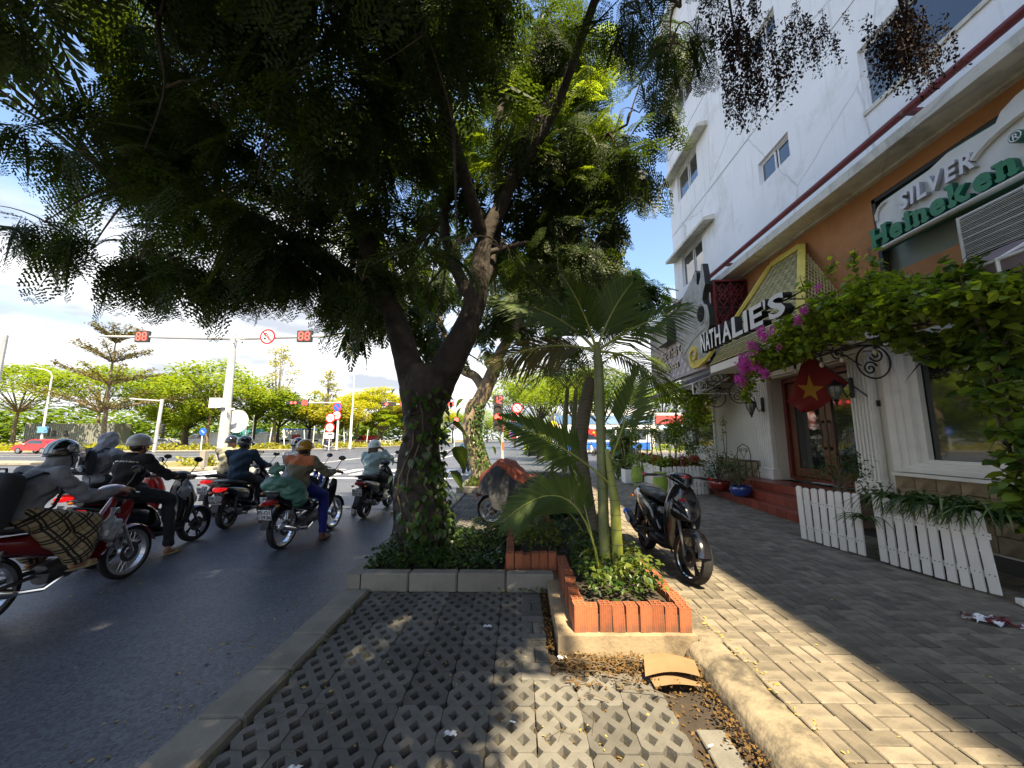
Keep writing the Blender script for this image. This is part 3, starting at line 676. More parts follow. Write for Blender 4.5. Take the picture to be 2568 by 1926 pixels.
# grey carved silhouette board
M_carv=mat('weathered grey board',(.46,.46,.42),.85,var=.15,sc=6,bump=.8,bsc=18,stain=(.17,.16,.13),stsc=1.8,stlo=.5,sthi=.72); streaks(M_carv,.6)
gs=thing('carved_board','weathered pale grey carved silhouette board with pinnacles and a black round hole','sign board',(5,10.6,3.4))
ol=[(11.5,5.2),(11.45,5.45),(11.29,5.68),(11.08,5.80),(10.85,5.9),(10.59,6.02),(10.36,6.2),(10.27,6.1),(10.3,5.79),(10.2,5.7),(10.06,5.9),(9.99,6.22),(9.91,6.2),(9.86,5.9),(9.84,5.6),(9.98,5.42),(10.05,5.25),(9.98,5.12),(9.8,5.0),(9.74,4.7),(9.78,4.45),(9.92,4.25),(9.86,4.0),(9.86,3.55),(10.66,3.5),(11.5,3.9)]
b=MB(); b.prism(ol,4.94,5.10,'x',0,1); b.build('board',[M_carv,M_lb],gs,smooth=False)
b=MB(); b.prism([(10.16+.20*math.cos(a*math.pi/8),4.88+.22*math.sin(a*math.pi/8)) for a in range(16)],4.925,4.945,'x'); b.build('round_hole',M_dark,gs,smooth=False)
b=MB(); b.tube([(4.93,10.16+.25*math.cos(a*math.pi/8),4.88+.28*math.sin(a*math.pi/8)) for a in range(16)],.018,5,closed=True); b.tube([(4.93,10.0,4.45),(4.93,10.7,4.3),(4.93,11.4,4.0)],.012,4); b.build('moulding',M_carv,gs)
# patterned board with the cuisine lettering
M_pat=mat('lilac white board',(.62,.57,.58),.75,var=.06,bump=.1,stain=(.4,.37,.36),stsc=1.5,stlo=.6,sthi=.9)
pb=thing('patterned_sign_board','lilac white sign board with raised criss-cross pattern and cuisine lettering','sign board',(5.05,12.4,3.4))
b=MB(); b.box((5.13,12.35,4.48),(.22,4.2,2.1)); b.build('panel',M_pat,pb,smooth=False)
b=MB()
def zz_(y,z): return min(max(y,10.28),14.42),min(max(z,3.46),5.5)
for i in range(-8,20):
    for s in(1,-1):
        for o_ in(0,.07):
            y0=10.3+i*.36+o_; z0=3.46 if s>0 else 5.5; pts=[]
            # clip a 45 degree strip to the panel
            t0=max(0,(10.3-y0)) ; t1=min(2.04,14.4-y0)
            if t1-t0<.1: continue
            p=(5.018-.003*(s>0),y0+t0,z0+s*t0); q=(5.018-.003*(s>0),y0+t1,z0+s*t1); d=Vector(q)-Vector(p); c=(Vector(p)+Vector(q))/2
            b.box(tuple(c),(.016,d.length,.022),rot=Matrix.Rotation(math.atan2(d.z,d.y),3,'X'))
b.build('pattern_relief',mat('lilac relief',(.52,.46,.48),.7,bump=.1),pb,smooth=False)
b=MB(); b.box((5.12,12.35,5.57),(.3,4.3,.07)); b.build('top_rail',M_red,pb,smooth=False)
b=MB(); b.box((4.86,12.45,4.92),(.3,.85,.66),mi=0); o=b.build('box_sign',[mat('blank sign face',(.46,.46,.42),.6,bump=.05),M_lb],pb,smooth=False)
for p in o.data.polygons: p.material_index=0 if p.normal.x<-.7 else 1
M_brz=mat('bronze letter',(.24,.15,.08),.4,m=.4,bump=0)
M_lp=mat('pale letter face',(.62,.52,.38),.5,bump=0)
letters(pb,'Authentic Thai Cuisine',14.35,10.75,4.15,.30,5.0,M_lp,M_lb,.05,bold=.012,gap=.05)
letters(pb,"Tid's Aljoosa",13.9,11.9,3.78,.24,5.0,M_lp,M_lb,.05,bold=.012,gap=.05)
# beer sign
M_sw=mat('sign cream plastic',(.70,.69,.64),.45,var=.06,sc=3,bump=.05,stain=(.45,.43,.38),stsc=2,stlo=.6,sthi=.85)
M_gr=mat('sign green plastic',(.0,.17,.055),.35,var=.1,bump=0); M_gr2=mat('sign dark green',(.0,.09,.05),.4,bump=0); M_sil=mat('silver grey letter',(.68,.68,.69),.35,var=.05,bump=0)
M_sils=mat('silver letter side',(.42,.42,.44),.4,bump=0)
hs=thing('beer_sign','cream sign board with white SILVER and green beer brand lettering in relief','sign',(6,4.9,4.6))
def arcpts(off):
    p=[(6.10-off,4.60+off),(6.10-off,5.24-off)]
    for k in range(6): a=R(k*18); p.append((6.10-off-.18+.18*math.cos(a),5.24-off+.16*math.sin(a)))
    p+= [(5.2,5.42-off),(4.95,5.49-off),(4.7,5.48-off),(4.45,5.46-off)]
    for k in range(7): a=R(180-k*30); p.append((3.95-.42*math.cos(a)*-1*-1*-1 if False else 3.95+.45*math.cos(R(0+k*30))*1.0,5.46-off+.2*math.sin(R(k*30))))
    p+= [(3.4,5.46-off),(2.75,5.44-off),(2.1+off,5.3-off),(2.1+off,4.6+off)]; return p
b=MB(); b.prism(arcpts(0),5.97,6.06,'x'); b.build('green_edge',M_gr,hs,smooth=False)
b=MB(); b.prism(arcpts(.035),5.93,6.0,'x'); b.build('board',M_sw,hs,smooth=False)
b=MB(); b.box((5.9,4.1,4.60),(.10,3.96,.055),bev=.02); b.build('bottom_rim',M_sw,hs,smooth=False)
for (c0,y0,r1) in((0,3.95,.62),):
    b=MB(); pts=[(5.90,y0+.78*math.cos(R(a)),4.98+.36*math.sin(R(a))) for a in range(24,157,12)]; b.tube(pts,.042,6); b.build('badge_arc',M_sw,hs)
b=MB(); b.tube([(5.91,6.03,5.1),(5.91,6.03,5.2),(5.91,5.97,5.29),(5.91,5.85,5.33)],.022,6); b.build('badge_arc',M_sw,hs)
letters(hs,'SILVER',5.60,4.62,5.02,.25,5.90,M_sil,M_sils,.09,bold=.03,shear=.12,gap=.09)
letters(hs,'Heineken',6.11,4.24,4.655,.33,5.90,M_gr,M_gr2,.10,bold=.045,gap=.11,serif=True)
b=MB(); b.prism([(4.16+.07*math.cos(a*math.pi/8),5.04+.07*math.sin(a*math.pi/8)) for a in range(16)],5.80,5.94,'x'); b.build('registered_disc',M_gr2,hs,smooth=False)
text_obj('registered_mark','R',.11,(5.797,4.16,5.0),(0,-1,0),(0,0,1),M_lw,hs,extr=.001)
b=MB(); b.tube([(5.796,4.16+.055*math.cos(a*math.pi/8),5.04+.055*math.sin(a*math.pi/8)) for a in range(16)],.006,4,closed=True); b.build('registered_ring',M_lw,hs)
text_obj('small_print','NGƯỜI DƯỚI 18 TUỔI KHÔNG ĐƯỢC UỐNG RƯỢU, BIA',.06,(5.925,4.9,4.575+.055),(0,-1,0),(0,0,1),M_lb,hs,extr=.001)
# air conditioner
M_acg=mat('air conditioner cream',(.62,.60,.53),.5,var=.08,bump=.05,stain=(.4,.38,.3),stsc=3,stlo=.6,sthi=.85)
ac=thing('air_conditioner','cream outdoor air conditioner unit with dark grille above the purple awning','air conditioner',(5.75,4.1,3.72))
b=MB(); b.box((5.80,4.02,4.03),(.36,1.42,.64),bev=.02); b.build('case',M_acg,ac,smooth=False)
MB().box((5.617,4.34,4.03),(.02,.66,.56)).build('grille_recess',mat('grille dark',(.05,.045,.03),.7,bump=0),ac,smooth=False)
b=MB()
for i in range(26): b.box((5.602,4.34,3.765+i*.0212),(.012,.66,.005))
for i in range(7): b.box((5.598,4.34,3.79+i*.08),(.012,.66,.008))
b.box((5.60,4.015,4.03),(.03,.02,.60)); b.box((5.60,4.675,4.03),(.03,.025,.60)); b.build('grille',M_acg,ac,smooth=False)
b=MB(); b.add([(5.617,3.96,4.16),(5.617,3.86,4.22),(5.617,3.9,4.12)],[(0,1,2)]); b.add([(5.617,3.88,4.2),(5.617,3.8,4.24),(5.617,3.84,4.13)],[(0,1,2)]); b.build('maker_mark',mat('blue mark',(.03,.2,.4),.4,bump=0),ac)
# awnings with white iron ends
M_awn=mat('mauve awning cloth',(.20,.15,.15),.9,var=.15,bump=.3,bsc=60)
def spiral(c,r,turns,ax,a0=0,sg=1,n=26,inner=.12):
    out=[]
    for i in range(n+1):
        t=i/n; a=a0+sg*turns*2*math.pi*t; q=r*(1-(1-inner)*t); u,v=q*math.cos(a),q*math.sin(a)
        out.append((c[0]+u,c[1],c[2]+v) if ax=='y' else (c[0],c[1]+u,c[2]+v))
    return out
def awning(label,ya,yb,zt,ze,xe,endy):
    t=thing('awning',label,'awning',(5.5,(ya+yb)/2,ze))
    b=MB(); b.grid(lambda u,v:(6.05+(xe-6.05)*v,ya+(yb-ya)*u,zt+(ze-zt)*v-.05*math.sin(v*math.pi)+.006*math.sin(u*60)),24,8); b.grid(lambda u,v:(xe-.004,ya+(yb-ya)*u,ze-.14*v-.02*abs(math.sin(u*30))*v),40,2); b.build('cloth',M_awn,t)
    b=MB(); y=endy
    b.tube([(6.05,y,zt-.03),(xe,y,ze-.02)],.02,6); b.tube([(xe,y,ze),(xe,y,ze-.32)],.022,6); b.tube([(6.05,y,ze-.3),(xe,y,ze-.3)],.012,6)
    b.tube(spiral((xe+.24,y,ze-.06),.17,1.6,'y',R(180)),.022,6,flat=1); b.tube(spiral((xe+.14,y,ze-.24),.10,1.4,'y',R(90),-1),.018,6); b.tube(spiral((xe+.6,y,ze+.1),.2,1.5,'y',R(0)),.02,6); b.tube([(xe+.05,y,ze-.3),(xe+.5,y,ze-.15),(xe+1.0,y,ze+.15)],.016,6)
    b.build('iron_end',M_wiron,t); b=MB(); b.tube([(xe,ya,ze-.02),(xe,yb,ze-.02)],.02,6); b.build('front_bar',M_wiron,t); return t
awning('mauve awning with white scroll end above the far shop window',10.45,13.9,3.62,3.05,4.72,10.45)
awning('mauve awning with white scroll end under the air conditioner',.8,4.35,4.05,3.36,4.85,3.78)
# black iron scroll brackets of the pergola and its frame
pg=thing('iron_pergola','black iron pergola frame with scrolls carrying the flowering vine by the door','pergola',(5,6,3.1))
b=MB()
for x in(4.85,5.45): b.tube([(x,4.0,3.12),(x,8.6,2.98)],.018,6)
for y in(4.6,5.4,6.2,7.0,7.8): b.tube([(4.8,y,3.12),(6.08,y,3.16)],.014,6)
b.build('frame',M_black,pg)
def scroll_bracket(y,parent,x0=5.5,z=3.02,m=M_black):
    b=MB(); c=(x0+.25,y,z-.24)
    b.tube([(c[0]+.27*math.cos(R(a)),y,c[2]+.27*math.sin(R(a))) for a in range(0,360,18)],.014,6,closed=True)
    b.tube(spiral((c[0]+.06,y,c[2]+.12),.12,1.5,'y',R(200)),.014,6); b.tube(spiral((c[0]-.06,y,c[2]-.11),.12,1.5,'y',R(20)),.014,6)
    b.tube([(6.08,y,z+.02),(x0-.6,y,z+.05)],.014,6); b.tube(spiral((x0-.3,y,z-.1),.12,1.6,'y',R(90)),.012,6); b.tube(spiral((x0-.62,y,z-.05),.09,1.4,'y',R(90),-1),.011,6)
    b.tube([(x0-.6,y,z+.0),(x0-.2,y,z-.12),(x0+.05,y,z-.3)],.012,6)
    return b.build('scroll_bracket',m,parent)
scroll_bracket(6.25,pg); scroll_bracket(9.9,pg,x0=5.4,z=2.95); scroll_bracket(11.1,pg,x0=5.4,z=2.95)
# string of bulbs
M_bulb=mat('clear bulb glass',(.5,.42,.3),.1,bump=0,spec=.8,coat=.5)
sl_=thing('bulb_string','black cord with hanging clear glass bulbs under the vine','string lights',(4.95,6,3.0))
ys=[6.85,6.25,5.85,5.3,4.9]; b=MB()
b.tube([(4.92,7.4,3.0)]+[p for y in ys for p in((4.92,y+.2,2.9),(4.92,y,2.93))]+[(4.92,4.4,2.98)],.007,5); b.build('cord',M_black,sl_)
for y in ys:
    b=MB(); b.tube([(4.92,y,2.93),(4.92,y,2.83)],.012,6); b.tube([(4.92,y,2.85),(4.92,y,2.78)],.022,8); b.build('bulb_holder',M_black,sl_)
    b=MB(); b.sphere((4.92,y,2.735),(.032,.032,.048),10); b.build('bulb',M_bulb,sl_)
# wall lanterns
M_lgl=mat('lantern glass',(.16,.17,.14),.25,var=.3,bump=.3,spec=.7)
def lantern(label,y,z):
    t=thing('wall_lantern',label,'lantern',(5.7,y,z),group='lanterns beside the door')
    b=MB(); b.box((5.95,y,z+.05),(.05,.09,.36),bev=.02); b.tube([(5.93,y,z-.05),(5.85,y,z-.12),(5.8,y,z-.02),(5.76,y,z+.22),(5.68,y,z+.26)],.013,6); b.build('bracket',M_black,t)
    b=MB(); b.lathe([(.02,.2),(.03,.17),(.05,.15),(.13,.09),(.125,.07)],(5.66,y,z),8); b.lathe([(.035,-.16),(.05,-.18),(.02,-.21),(.025,-.235),(.0,-.27)],(5.66,y,z),8)
    for k in range(8):
        a=math.pi/4*k; b.tube([(5.66+.105*math.cos(a),y+.105*math.sin(a),z+.07),(5.66+.1*math.cos(a),y+.1*math.sin(a),z-.03),(5.66+.04*math.cos(a),y+.04*math.sin(a),z-.16)],.006,4)
    b.build('cage',M_black,t)
    b=MB(); b.lathe([(.1,.07),(.1,-.03),(.075,-.1),(.035,-.16)],(5.66,y,z),8); b.build('glass',M_lgl,t)
lantern('black wall lantern hanging on the pilaster beside the white wall and chair',9.5,2.32)
lantern('black wall lantern half hidden behind the red flag',6.95,2.40)
# flag
M_flag=mat('red flag cloth',(.16,.005,.005),.8,var=.12,bump=.2,bsc=80); M_star=mat('yellow star cloth',(.38,.20,.015),.8,var=.1,bump=.2)
fl=thing('national_flag','red flag with a yellow star hanging from a pole beside the door','flag',(6.08,6.65,2.2))
b=MB(); b.tube([(6.09,6.62,2.12),(5.25,7.12,3.22)],.012,6); b.box((6.07,6.63,2.14),(.05,.07,.1)); b.build('pole',M_black,fl)
A_,B_,C_,D_=Vector((5.79,6.80,2.52)),Vector((5.30,7.09,3.16)),Vector((5.36,7.80,2.30)),Vector((5.55,7.62,2.04))
def flagp(u,v,off=0):
    p=A_.lerp(B_,u).lerp(D_.lerp(C_,u),v); q=A_.lerp(B_,u); sag=Vector((0,0,-.10*math.sin(v*math.pi)))
    n=Vector((-.7,-.6,.1)); return p+sag+n*(.05*math.sin(v*7+u*5)*v+.03*math.sin(u*9)*v+off)
b=MB(); b.grid(lambda u,v:tuple(flagp(u,v)),16,22); b.build('cloth',M_flag,fl)
def inpoly(x,y,P):
    r=False;j=len(P)-1
    for i in range(len(P)):
        if (P[i][1]>y)!=(P[j][1]>y) and x<(P[j][0]-P[i][0])*(y-P[i][1])/(P[j][1]-P[i][1])+P[i][0]: r=not r
        j=i
    return r
sp=[(.55+(.36 if k%2==0 else .14)*math.cos(math.pi*k/5+.3),.46+(.24 if k%2==0 else .095)*math.sin(math.pi*k/5+.3)) for k in range(10)]
b=MB(); c0=(.55,.46)
for i in range(10):
    p,q=sp[i],sp[(i+1)%10]; m1=4
    for s in(1,-1): pass
    rows=[]
    for a in range(m1+1):
        rows.append([(c0[0]+(p[0]-c0[0])*a/m1+(q[0]-p[0])*bb/m1*(a/m1) if 0 else c0[0]+((p[0]*(1-bb)+q[0]*bb)-c0[0])*a/m1, c0[1]+((p[1]*(1-bb)+q[1]*bb)-c0[1])*a/m1) for bb in(0,.5,1)])
    for s in(.005,-.005):
        vs=[tuple(flagp(u,v,s)) for r_ in rows for (u,v) in r_]; b.add(vs,[(a*3+k,a*3+k+1,(a+1)*3+k+1,(a+1)*3+k) for a in range(m1) for k in(0,1)])
b.build('star',M_star,fl)
# black cloth blind end by the shop window
bk=thing('black_blind','black cloth blind hanging folded at the top of the shop window','blind',(5.9,5.5,2.4))
b=MB()
b.grid(lambda u,v:(5.98-.30*math.sin(v*1.5)*(1-.4*u),5.25+.62*u**1.4*v+.0*u+.1*(1-v)*u,3.0-.28*v-.36*v*u**2),10,10); b.grid(lambda u,v:(5.98-.26*math.sin(v*1.5),5.25-1.8*u,3.0-.30*v-.10*v*abs(math.sin(u*9))),30,8); b.build('cloth',mat('black cloth',(.012,.012,.013),.95,bump=.2),bk)
# ---------- trees ----------
M_bark=mat('dark bark',(.062,.052,.043),.95,var=.35,sc=5,bump=1,bsc=16,c2=(.016,.013,.011),stain=(.10,.085,.07),stsc=4,stlo=.58,sthi=.8)
M_bark2=mat('pale bark',(.27,.21,.14),.9,var=.3,sc=5,bump=.9,bsc=26,c2=(.12,.09,.06))
M_twig=mat('twig bark',(.12,.095,.065),.9,var=.35,sc=3,bump=.4,bsc=40)
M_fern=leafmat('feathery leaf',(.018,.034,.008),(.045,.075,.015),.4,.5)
M_fernb=leafmat('fresh feathery leaf',(.085,.145,.018),(.16,.22,.026),.55,.5)  # brighter copy of the feathery leaf, with sunlight put into its colour
M_dry=leafmat('dried brown leaf',(.010,.005,.003),(.028,.013,.007),.12,.8,(1.3,.9,.5))
def dry_tpl():
    rg=np.random.RandomState(5); V=[];F=[]
    for i in range(60):
        t=rg.rand(); c=np.array([.34*t,rg.normal(0,.022),rg.normal(0,.022)]); d=rg.normal(size=3)+np.array([1.6,0,0]); d/=np.linalg.norm(d); s_=np.cross(d,rg.normal(size=3)); s_/=np.linalg.norm(s_); l=rg.uniform(.016,.036); k=len(V); V+= [c,c+d*l*.5+s_*l*.28,c+d*l,c+d*l*.5-s_*l*.28]; F.append((k,k+1,k+2,k+3))
    k=len(V); V+= [np.array([0,.003,0]),np.array([0,-.003,0]),np.array([.34,0,0]),np.array([.17,.002,0])]; F.append((k,k+1,k+2,k+3)); return np.array(V),np.array(F)
def frond_tpl(L=.5,np_=11,nl=9,pl=.17,quad=True,seed=1):
    rg=np.random.RandomState(seed); V=[];F=[]
    def q(p,d,w,n):
        k=len(V); s=np.cross(d,n); s=s/np.linalg.norm(s)
        V.extend([p-s*w*.45,p+s*w*.45,p+d*.86+s*w*.85,p+d-s*w*.6]); F.append((k,k+1,k+2,k+3))
    for i in range(np_):
        t=.16+.84*i/(np_-1); x=L*t; z=-.10*L*t*t*2
        base=np.array([x,0,z]); l=pl*math.sin(math.pi*min(1,.22+.74*t))**.6
        for sd in(1,-1):
            a=R(62-18*t)+rg.uniform(-.1,.1); d=np.array([math.cos(a),sd*math.sin(a),-.22+rg.uniform(-.1,.1)]); d/=np.linalg.norm(d); up=np.array([0,0,1.]); up=up-d*up.dot(d); up/=np.linalg.norm(up); side=np.cross(up,d)
            if nl==0:
                k=len(V); w=.024; e=base+d*l; V.extend([base,base+d*l*.5+side*w+up*.0,e,base+d*l*.5-side*w]); F.append((k,k+1,k+2,k+3)); continue
            for j in range(nl):
                u=(j+.7)/nl; p=base+d*l*u-up*.10*l*u*u
                ll=.5*l/nl*2.0*(1-.35*abs(u-.4)); ll=max(ll,.02)
                for s2 in(1,-1):
                    dd=(d*(.45+rg.uniform(-.25,.25))+side*s2*.9+up*rg.uniform(-.35,.25)); dd/=np.linalg.norm(dd)
                    if rg.rand()>.06: q(p,dd*ll*rg.uniform(.75,1.15),l/nl*.44,up)
    k=len(V); V.extend([np.array([0,.004,0]),np.array([0,-.004,0]),np.array([L*.98,0,-.2*L]),np.array([L*.5,.003,-.05*L])]); F.append((k,k+1,k+2,k+3))
    return np.array(V),np.array(F)
FA=frond_tpl(.5,11,9); FB=frond_tpl(.66,10,5,pl=.22); FC=frond_tpl(.55,9,0,pl=.2); FD=dry_tpl()
def droop_fronds(tpl,P,yaw,pit,sc): 
    P=np.array(P); n=len(P); return scatter(tpl[0],tpl[1],P,rots(np.array(yaw),np.array(pit),np.random.uniform(-.5,.5,n)),np.array(sc))
def clump_fronds(c,rad,n,tpl,size=1.,droop=.5,spr=1.):
    # fronds springing from short twigs about c, outward and drooping
    c=np.array(c); k=max(1,n//7); P=[];Y=[];Q=[];Sx=[]
    for _ in range(k):
        v=np.random.normal(size=3); v/=np.linalg.norm(v); o=c+v*np.array(rad)*random.random()**.45; y0=math.atan2(v[1],v[0])
        for j in range(7):
            P.append(o+np.random.normal(size=3)*.07); Y.append(y0+U(-2.0,2.0)); Q.append(droop+U(-.55,.75)*spr); Sx.append(size*U(.65,1.2))
    return droop_fronds(tpl,P,Y,Q,Sx)
def bark_tube(path,rad,n=28,sub=7,amp=.12,seed=0):
    P=[Vector(p) for p in path]; k=len(P); pts=[];rr=[]
    for i in range(k-1):
        p0,p1,p2,p3=P[max(i-1,0)],P[i],P[i+1],P[min(i+2,k-1)]; r0,r1,r2,r3=rad[max(i-1,0)],rad[i],rad[i+1],rad[min(i+2,k-1)]
        for q in range(sub):
            t=q/sub; f=lambda a,b,c,d:.5*((2*b)+(c-a)*t+(2*a-5*b+4*c-d)*t*t+(3*b-a-3*c+d)*t**3)
            pts.append(f(p0,p1,p2,p3)); rr.append(f(r0,r1,r2,r3))
    pts.append(P[-1]); rr.append(rad[-1]); b=MB(); b.tube(pts,rr,n)
    if amp:
        for i,v in enumerate(b.v):
            ring=i//n; 
            if ring>=len(pts): continue
            c=pts[ring]; d=Vector(v)-c; r=rr[ring]
            if r<=0: continue
            nz=noise.noise(Vector((v[0]*7+seed,v[1]*7,v[2]*2.0)))*.8+noise.noise(Vector((v[0]*22,v[1]*22+seed,v[2]*5)))*.45+noise.noise(Vector((v[0]*2.2,v[1]*2.2,v[2]*2.4+seed)))*1.3
            b.v[i]=tuple(c+d*(1+amp*nz))
    return b
def twig_line(a,b,r,sag=.1,n=5):
    a,b=Vector(a),Vector(b); m=a.lerp(b,.5)+Vector((U(-.1,.1),U(-.1,.1),U(0,.2)+sag)); return [a*(1-t)**2+m*2*t*(1-t)+b*t*t for t in [i/n for i in range(n+1)]],[r*(1-.75*i/n) for i in range(n+1)]
def nearest(c,nodes): return min(nodes,key=lambda q:(Vector(q)-Vector(c)).length)
# gaps in the crowns that let the sun through to the paving
GAPS=[(Vector((-.08,1.95,0)),1.08),(Vector((.80,2.45,0)),.95),(Vector((-1.95,2.6,0)),.6),(Vector((1.75,2.9,0)),.9),(Vector((1.9,2.2,0)),.9)]
def street_tree(label,base,trunkp,limbs,clumps,sunlit=(),group='feathery leaved street trees along the kerb',mats=(None,None),dry=()):
    t=thing('street_tree',label,'tree',base,group=group)
    b=bark_tube(*trunkp,n=44,sub=10,amp=.13); b.build('trunk',mats[0] or M_bark,t,ang=70)
    nodes=[]
    for i,(p,r) in enumerate(limbs):
        bark_tube(p,r,n=18,sub=6,amp=.08,seed=i*3.1).build('limb',mats[1] or M_bark,t,ang=70)
        for a,c in zip(p,p[1:]):
            for q in(.0,.5,1): nodes.append(tuple(Vector(a).lerp(Vector(c),q)))
    tw=MB(); parts=[]; pf=[]
    for (c,rad,n,tpl,size,dr) in clumps:
        if any((Vector(c)-o_-_d*max(0,(Vector(c)-o_).dot(_d))).length<rr_ for o_,rr_ in GAPS): continue
        nd=nearest(c,nodes); pp,rr=twig_line(nd,c,.022 if (Vector(nd)-Vector(c)).length>1 else .014); tw.tube(pp,rr,5)
        for _ in range(3):
            e=Vector(c)+Vector((U(-1,1)*rad[0],U(-1,1)*rad[1],U(-.8,.6)*rad[2])); pp,rr=twig_line(c,e,.009); tw.tube(pp,rr,4)
        parts.append(clump_fronds(c,rad,n,tpl,size,dr))
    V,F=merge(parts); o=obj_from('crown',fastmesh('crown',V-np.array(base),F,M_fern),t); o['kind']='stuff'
    for nm,ls,m in(('sunlit_leaves',sunlit,M_fernb),('dried_leaves',dry,M_dry)):
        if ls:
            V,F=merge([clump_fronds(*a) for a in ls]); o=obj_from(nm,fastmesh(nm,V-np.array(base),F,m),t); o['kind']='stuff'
    tag(tw.build('twigs',M_twig,t),kind='stuff'); return t
def fill(c,r,n,rad,fr,tpl,size=1.,dr=.5,seed=0):
    rg=random.Random(seed); out=[]
    while len(out)<n:
        v=Vector((rg.uniform(-1,1),rg.uniform(-1,1),rg.uniform(-1,1)))
        if v.length>1 or v.length<.25: continue
        out.append((tuple(c[i]+v[i]*r[i] for i in range(3)),tuple(q*rg.uniform(.8,1.25) for q in rad),fr,tpl,size,dr))
    return out
cl=[]
cl+=fill((-3.0,4.2,4.85),(2.0,1.3,1.2),22,(.45,.42,.32),21,FB,1.0,.5,1)      # low umbrella towards the road
cl+=fill((-5.2,4.9,5.0),(1.5,1.1,.8),9,(.42,.4,.28),18,FB,1.0,.5,2)
cl+=fill((-2.0,3.1,5.9),(2.0,1.1,1.2),24,(.5,.5,.4),29,FB,1.0,.5,3)
cl+=fill((-1.2,6.3,6.2),(2.6,1.7,2.2),19,(.6,.55,.45),32,FC,1.15,.6,4)
cl+=fill((.75,5.5,5.6),(.8,.9,1.7),14,(.45,.45,.4),23,FB,.95,.7,5)
cl+=fill((-.9,4.0,7.4),(1.6,1.4,1.0),8,(.55,.5,.4),25,FB,1.0,.5,6)
cl+=fill((-1.6,.6,8.2),(2.4,2.0,1.0),20,(.7,.7,.45),34,FC,1.25,.5,7)         # over the camera
cl+=fill((-5.2,1.8,7.0),(2.6,2.6,1.2),26,(.7,.7,.45),34,FC,1.25,.5,17)
cl+=fill((-4.2,3.3,6.3),(2.0,1.2,1.0),16,(.6,.55,.4),26,FB,1.05,.5,9)
cl+=fill((.7,5.9,8.1),(1.1,.8,.8),9,(.5,.45,.4),26,FB,1.0,.5,19)
cl+=fill((-1.8,7.6,4.2),(1.8,1.0,.9),10,(.5,.45,.35),30,FC,1.1,.6,8)
for p in((-5.5,4.1,4.05),(-4.9,4.1,3.7),(-4.4,4.2,3.55),(-3.9,4.1,3.5),(-3.3,4.0,3.45),(-2.8,4.1,3.5),(-2.3,4.2,3.6),(-1.75,4.1,3.3),(-2.0,4.6,3.7),(-4.2,4.6,3.8),(-3.2,4.9,3.8)): cl.append((p,(.42,.3,.16),22,FB,.9,.75))
for p in((1.75,5,6.2),(1.6,5,5.4),(1.35,5,4.75),(1.05,5,4.1),(.75,5.1,3.75),(1.9,4.8,6.9),(.3,5.4,3.9),(.5,5.6,4.6)): cl.append((p,(.32,.35,.3),24,FB,.9,.9))
for p in((1.15,2.55,4.45),(1.05,2.6,4.85),(1.3,2.4,4.95),(.85,2.7,5.0)): cl.append((p,(.22,.22,.22),18,FA,.8,.8))
cl.append(((-.55,3.0,3.05),(.22,.15,.12),10,FA,1.0,.45)); cl.append(((-.15,3.2,3.2),(.2,.2,.15),8,FA,1.0,.3))
sunlit=[((-.2,5.4,7.2),(.5,.3,.5),30,FB,.9,.5),((-.9,5.5,6.4),(.5,.3,.5),28,FB,.9,.5),((.5,5.3,6.3),(.4,.3,.5),24,FB,.9,.5),((-1.6,5.4,7.4),(.5,.3,.4),24,FB,.9,.5),((.9,5.2,6.9),(.3,.3,.4),18,FB,.9,.5),((-.4,5.4,5.4),(.4,.3,.3),16,FB,.8,.5),((1.45,5.0,6.2),(.25,.25,.3),14,FB,.8,.6),((.1,6.2,6.9),(.5,.4,.5),30,FB,1.,.5),((-.6,6.6,7.6),(.8,.5,.6),40,FB,1.,.5),((.65,5.0,5.15),(.16,.15,.12),12,FA,.8,.5),((-1.6,6.4,6.9),(.5,.4,.4),22,FB,1.,.5),((1.0,5.9,7.4),(.5,.4,.4),24,FB,1.,.5),((-2.3,5.6,5.2),(.4,.4,.4),16,FB,1.,.5),((.9,5.5,5.0),(.3,.3,.3),14,FB,.9,.6),((-.2,7.2,8.4),(1.2,.6,.7),46,FB,1.,.5),((.3,6.3,8.3),(.9,.5,.5),40,FB,1.,.5),((-1.6,7.2,7.4),(.8,.5,.7),40,FB,1.,.5),((1.3,5.6,7.6),(.5,.4,.5),26,FB,1.,.5),((-2.6,6.8,7.6),(.8,.5,.6),30,FB,1.,.5),((.6,6.4,5.6),(.4,.3,.6),26,FB,1.,.5),((-.9,6.9,5.6),(.6,.3,.5),26,FB,1.,.5)]
dry=[((1.60,2.5,4.62),(.06,.06,.14),26,FD,1.05,1.45,.14),((1.66,2.5,4.35),(.06,.06,.12),26,FD,1.,1.48,.12),((1.70,2.5,4.12),(.04,.04,.08),14,FD,.9,1.5,.1),((1.57,2.5,4.1),(.035,.035,.1),12,FD,.85,1.5,.1),((1.78,2.5,4.5),(.04,.04,.1),8,FD,.8,1.5,.15),((1.95,2.5,4.55),(.05,.05,.14),20,FD,.95,1.45,.14),((1.93,2.5,4.28),(.03,.03,.1),12,FD,.9,1.5,.1),((2.06,2.5,4.45),(.04,.04,.08),10,FD,.8,1.45,.2),((2.25,2.5,4.7),(.05,.05,.06),10,FD,.7,1.4,.2),((2.84,2.5,4.62),(.09,.08,.10),44,FD,1.,1.45,.12),((2.88,2.5,4.42),(.07,.06,.08),30,FD,.95,1.5,.1),((1.6,2.5,4.85),(.2,.08,.05),16,FD,.9,1.35,.2)]
TB=(-1.2,5.05,.06)
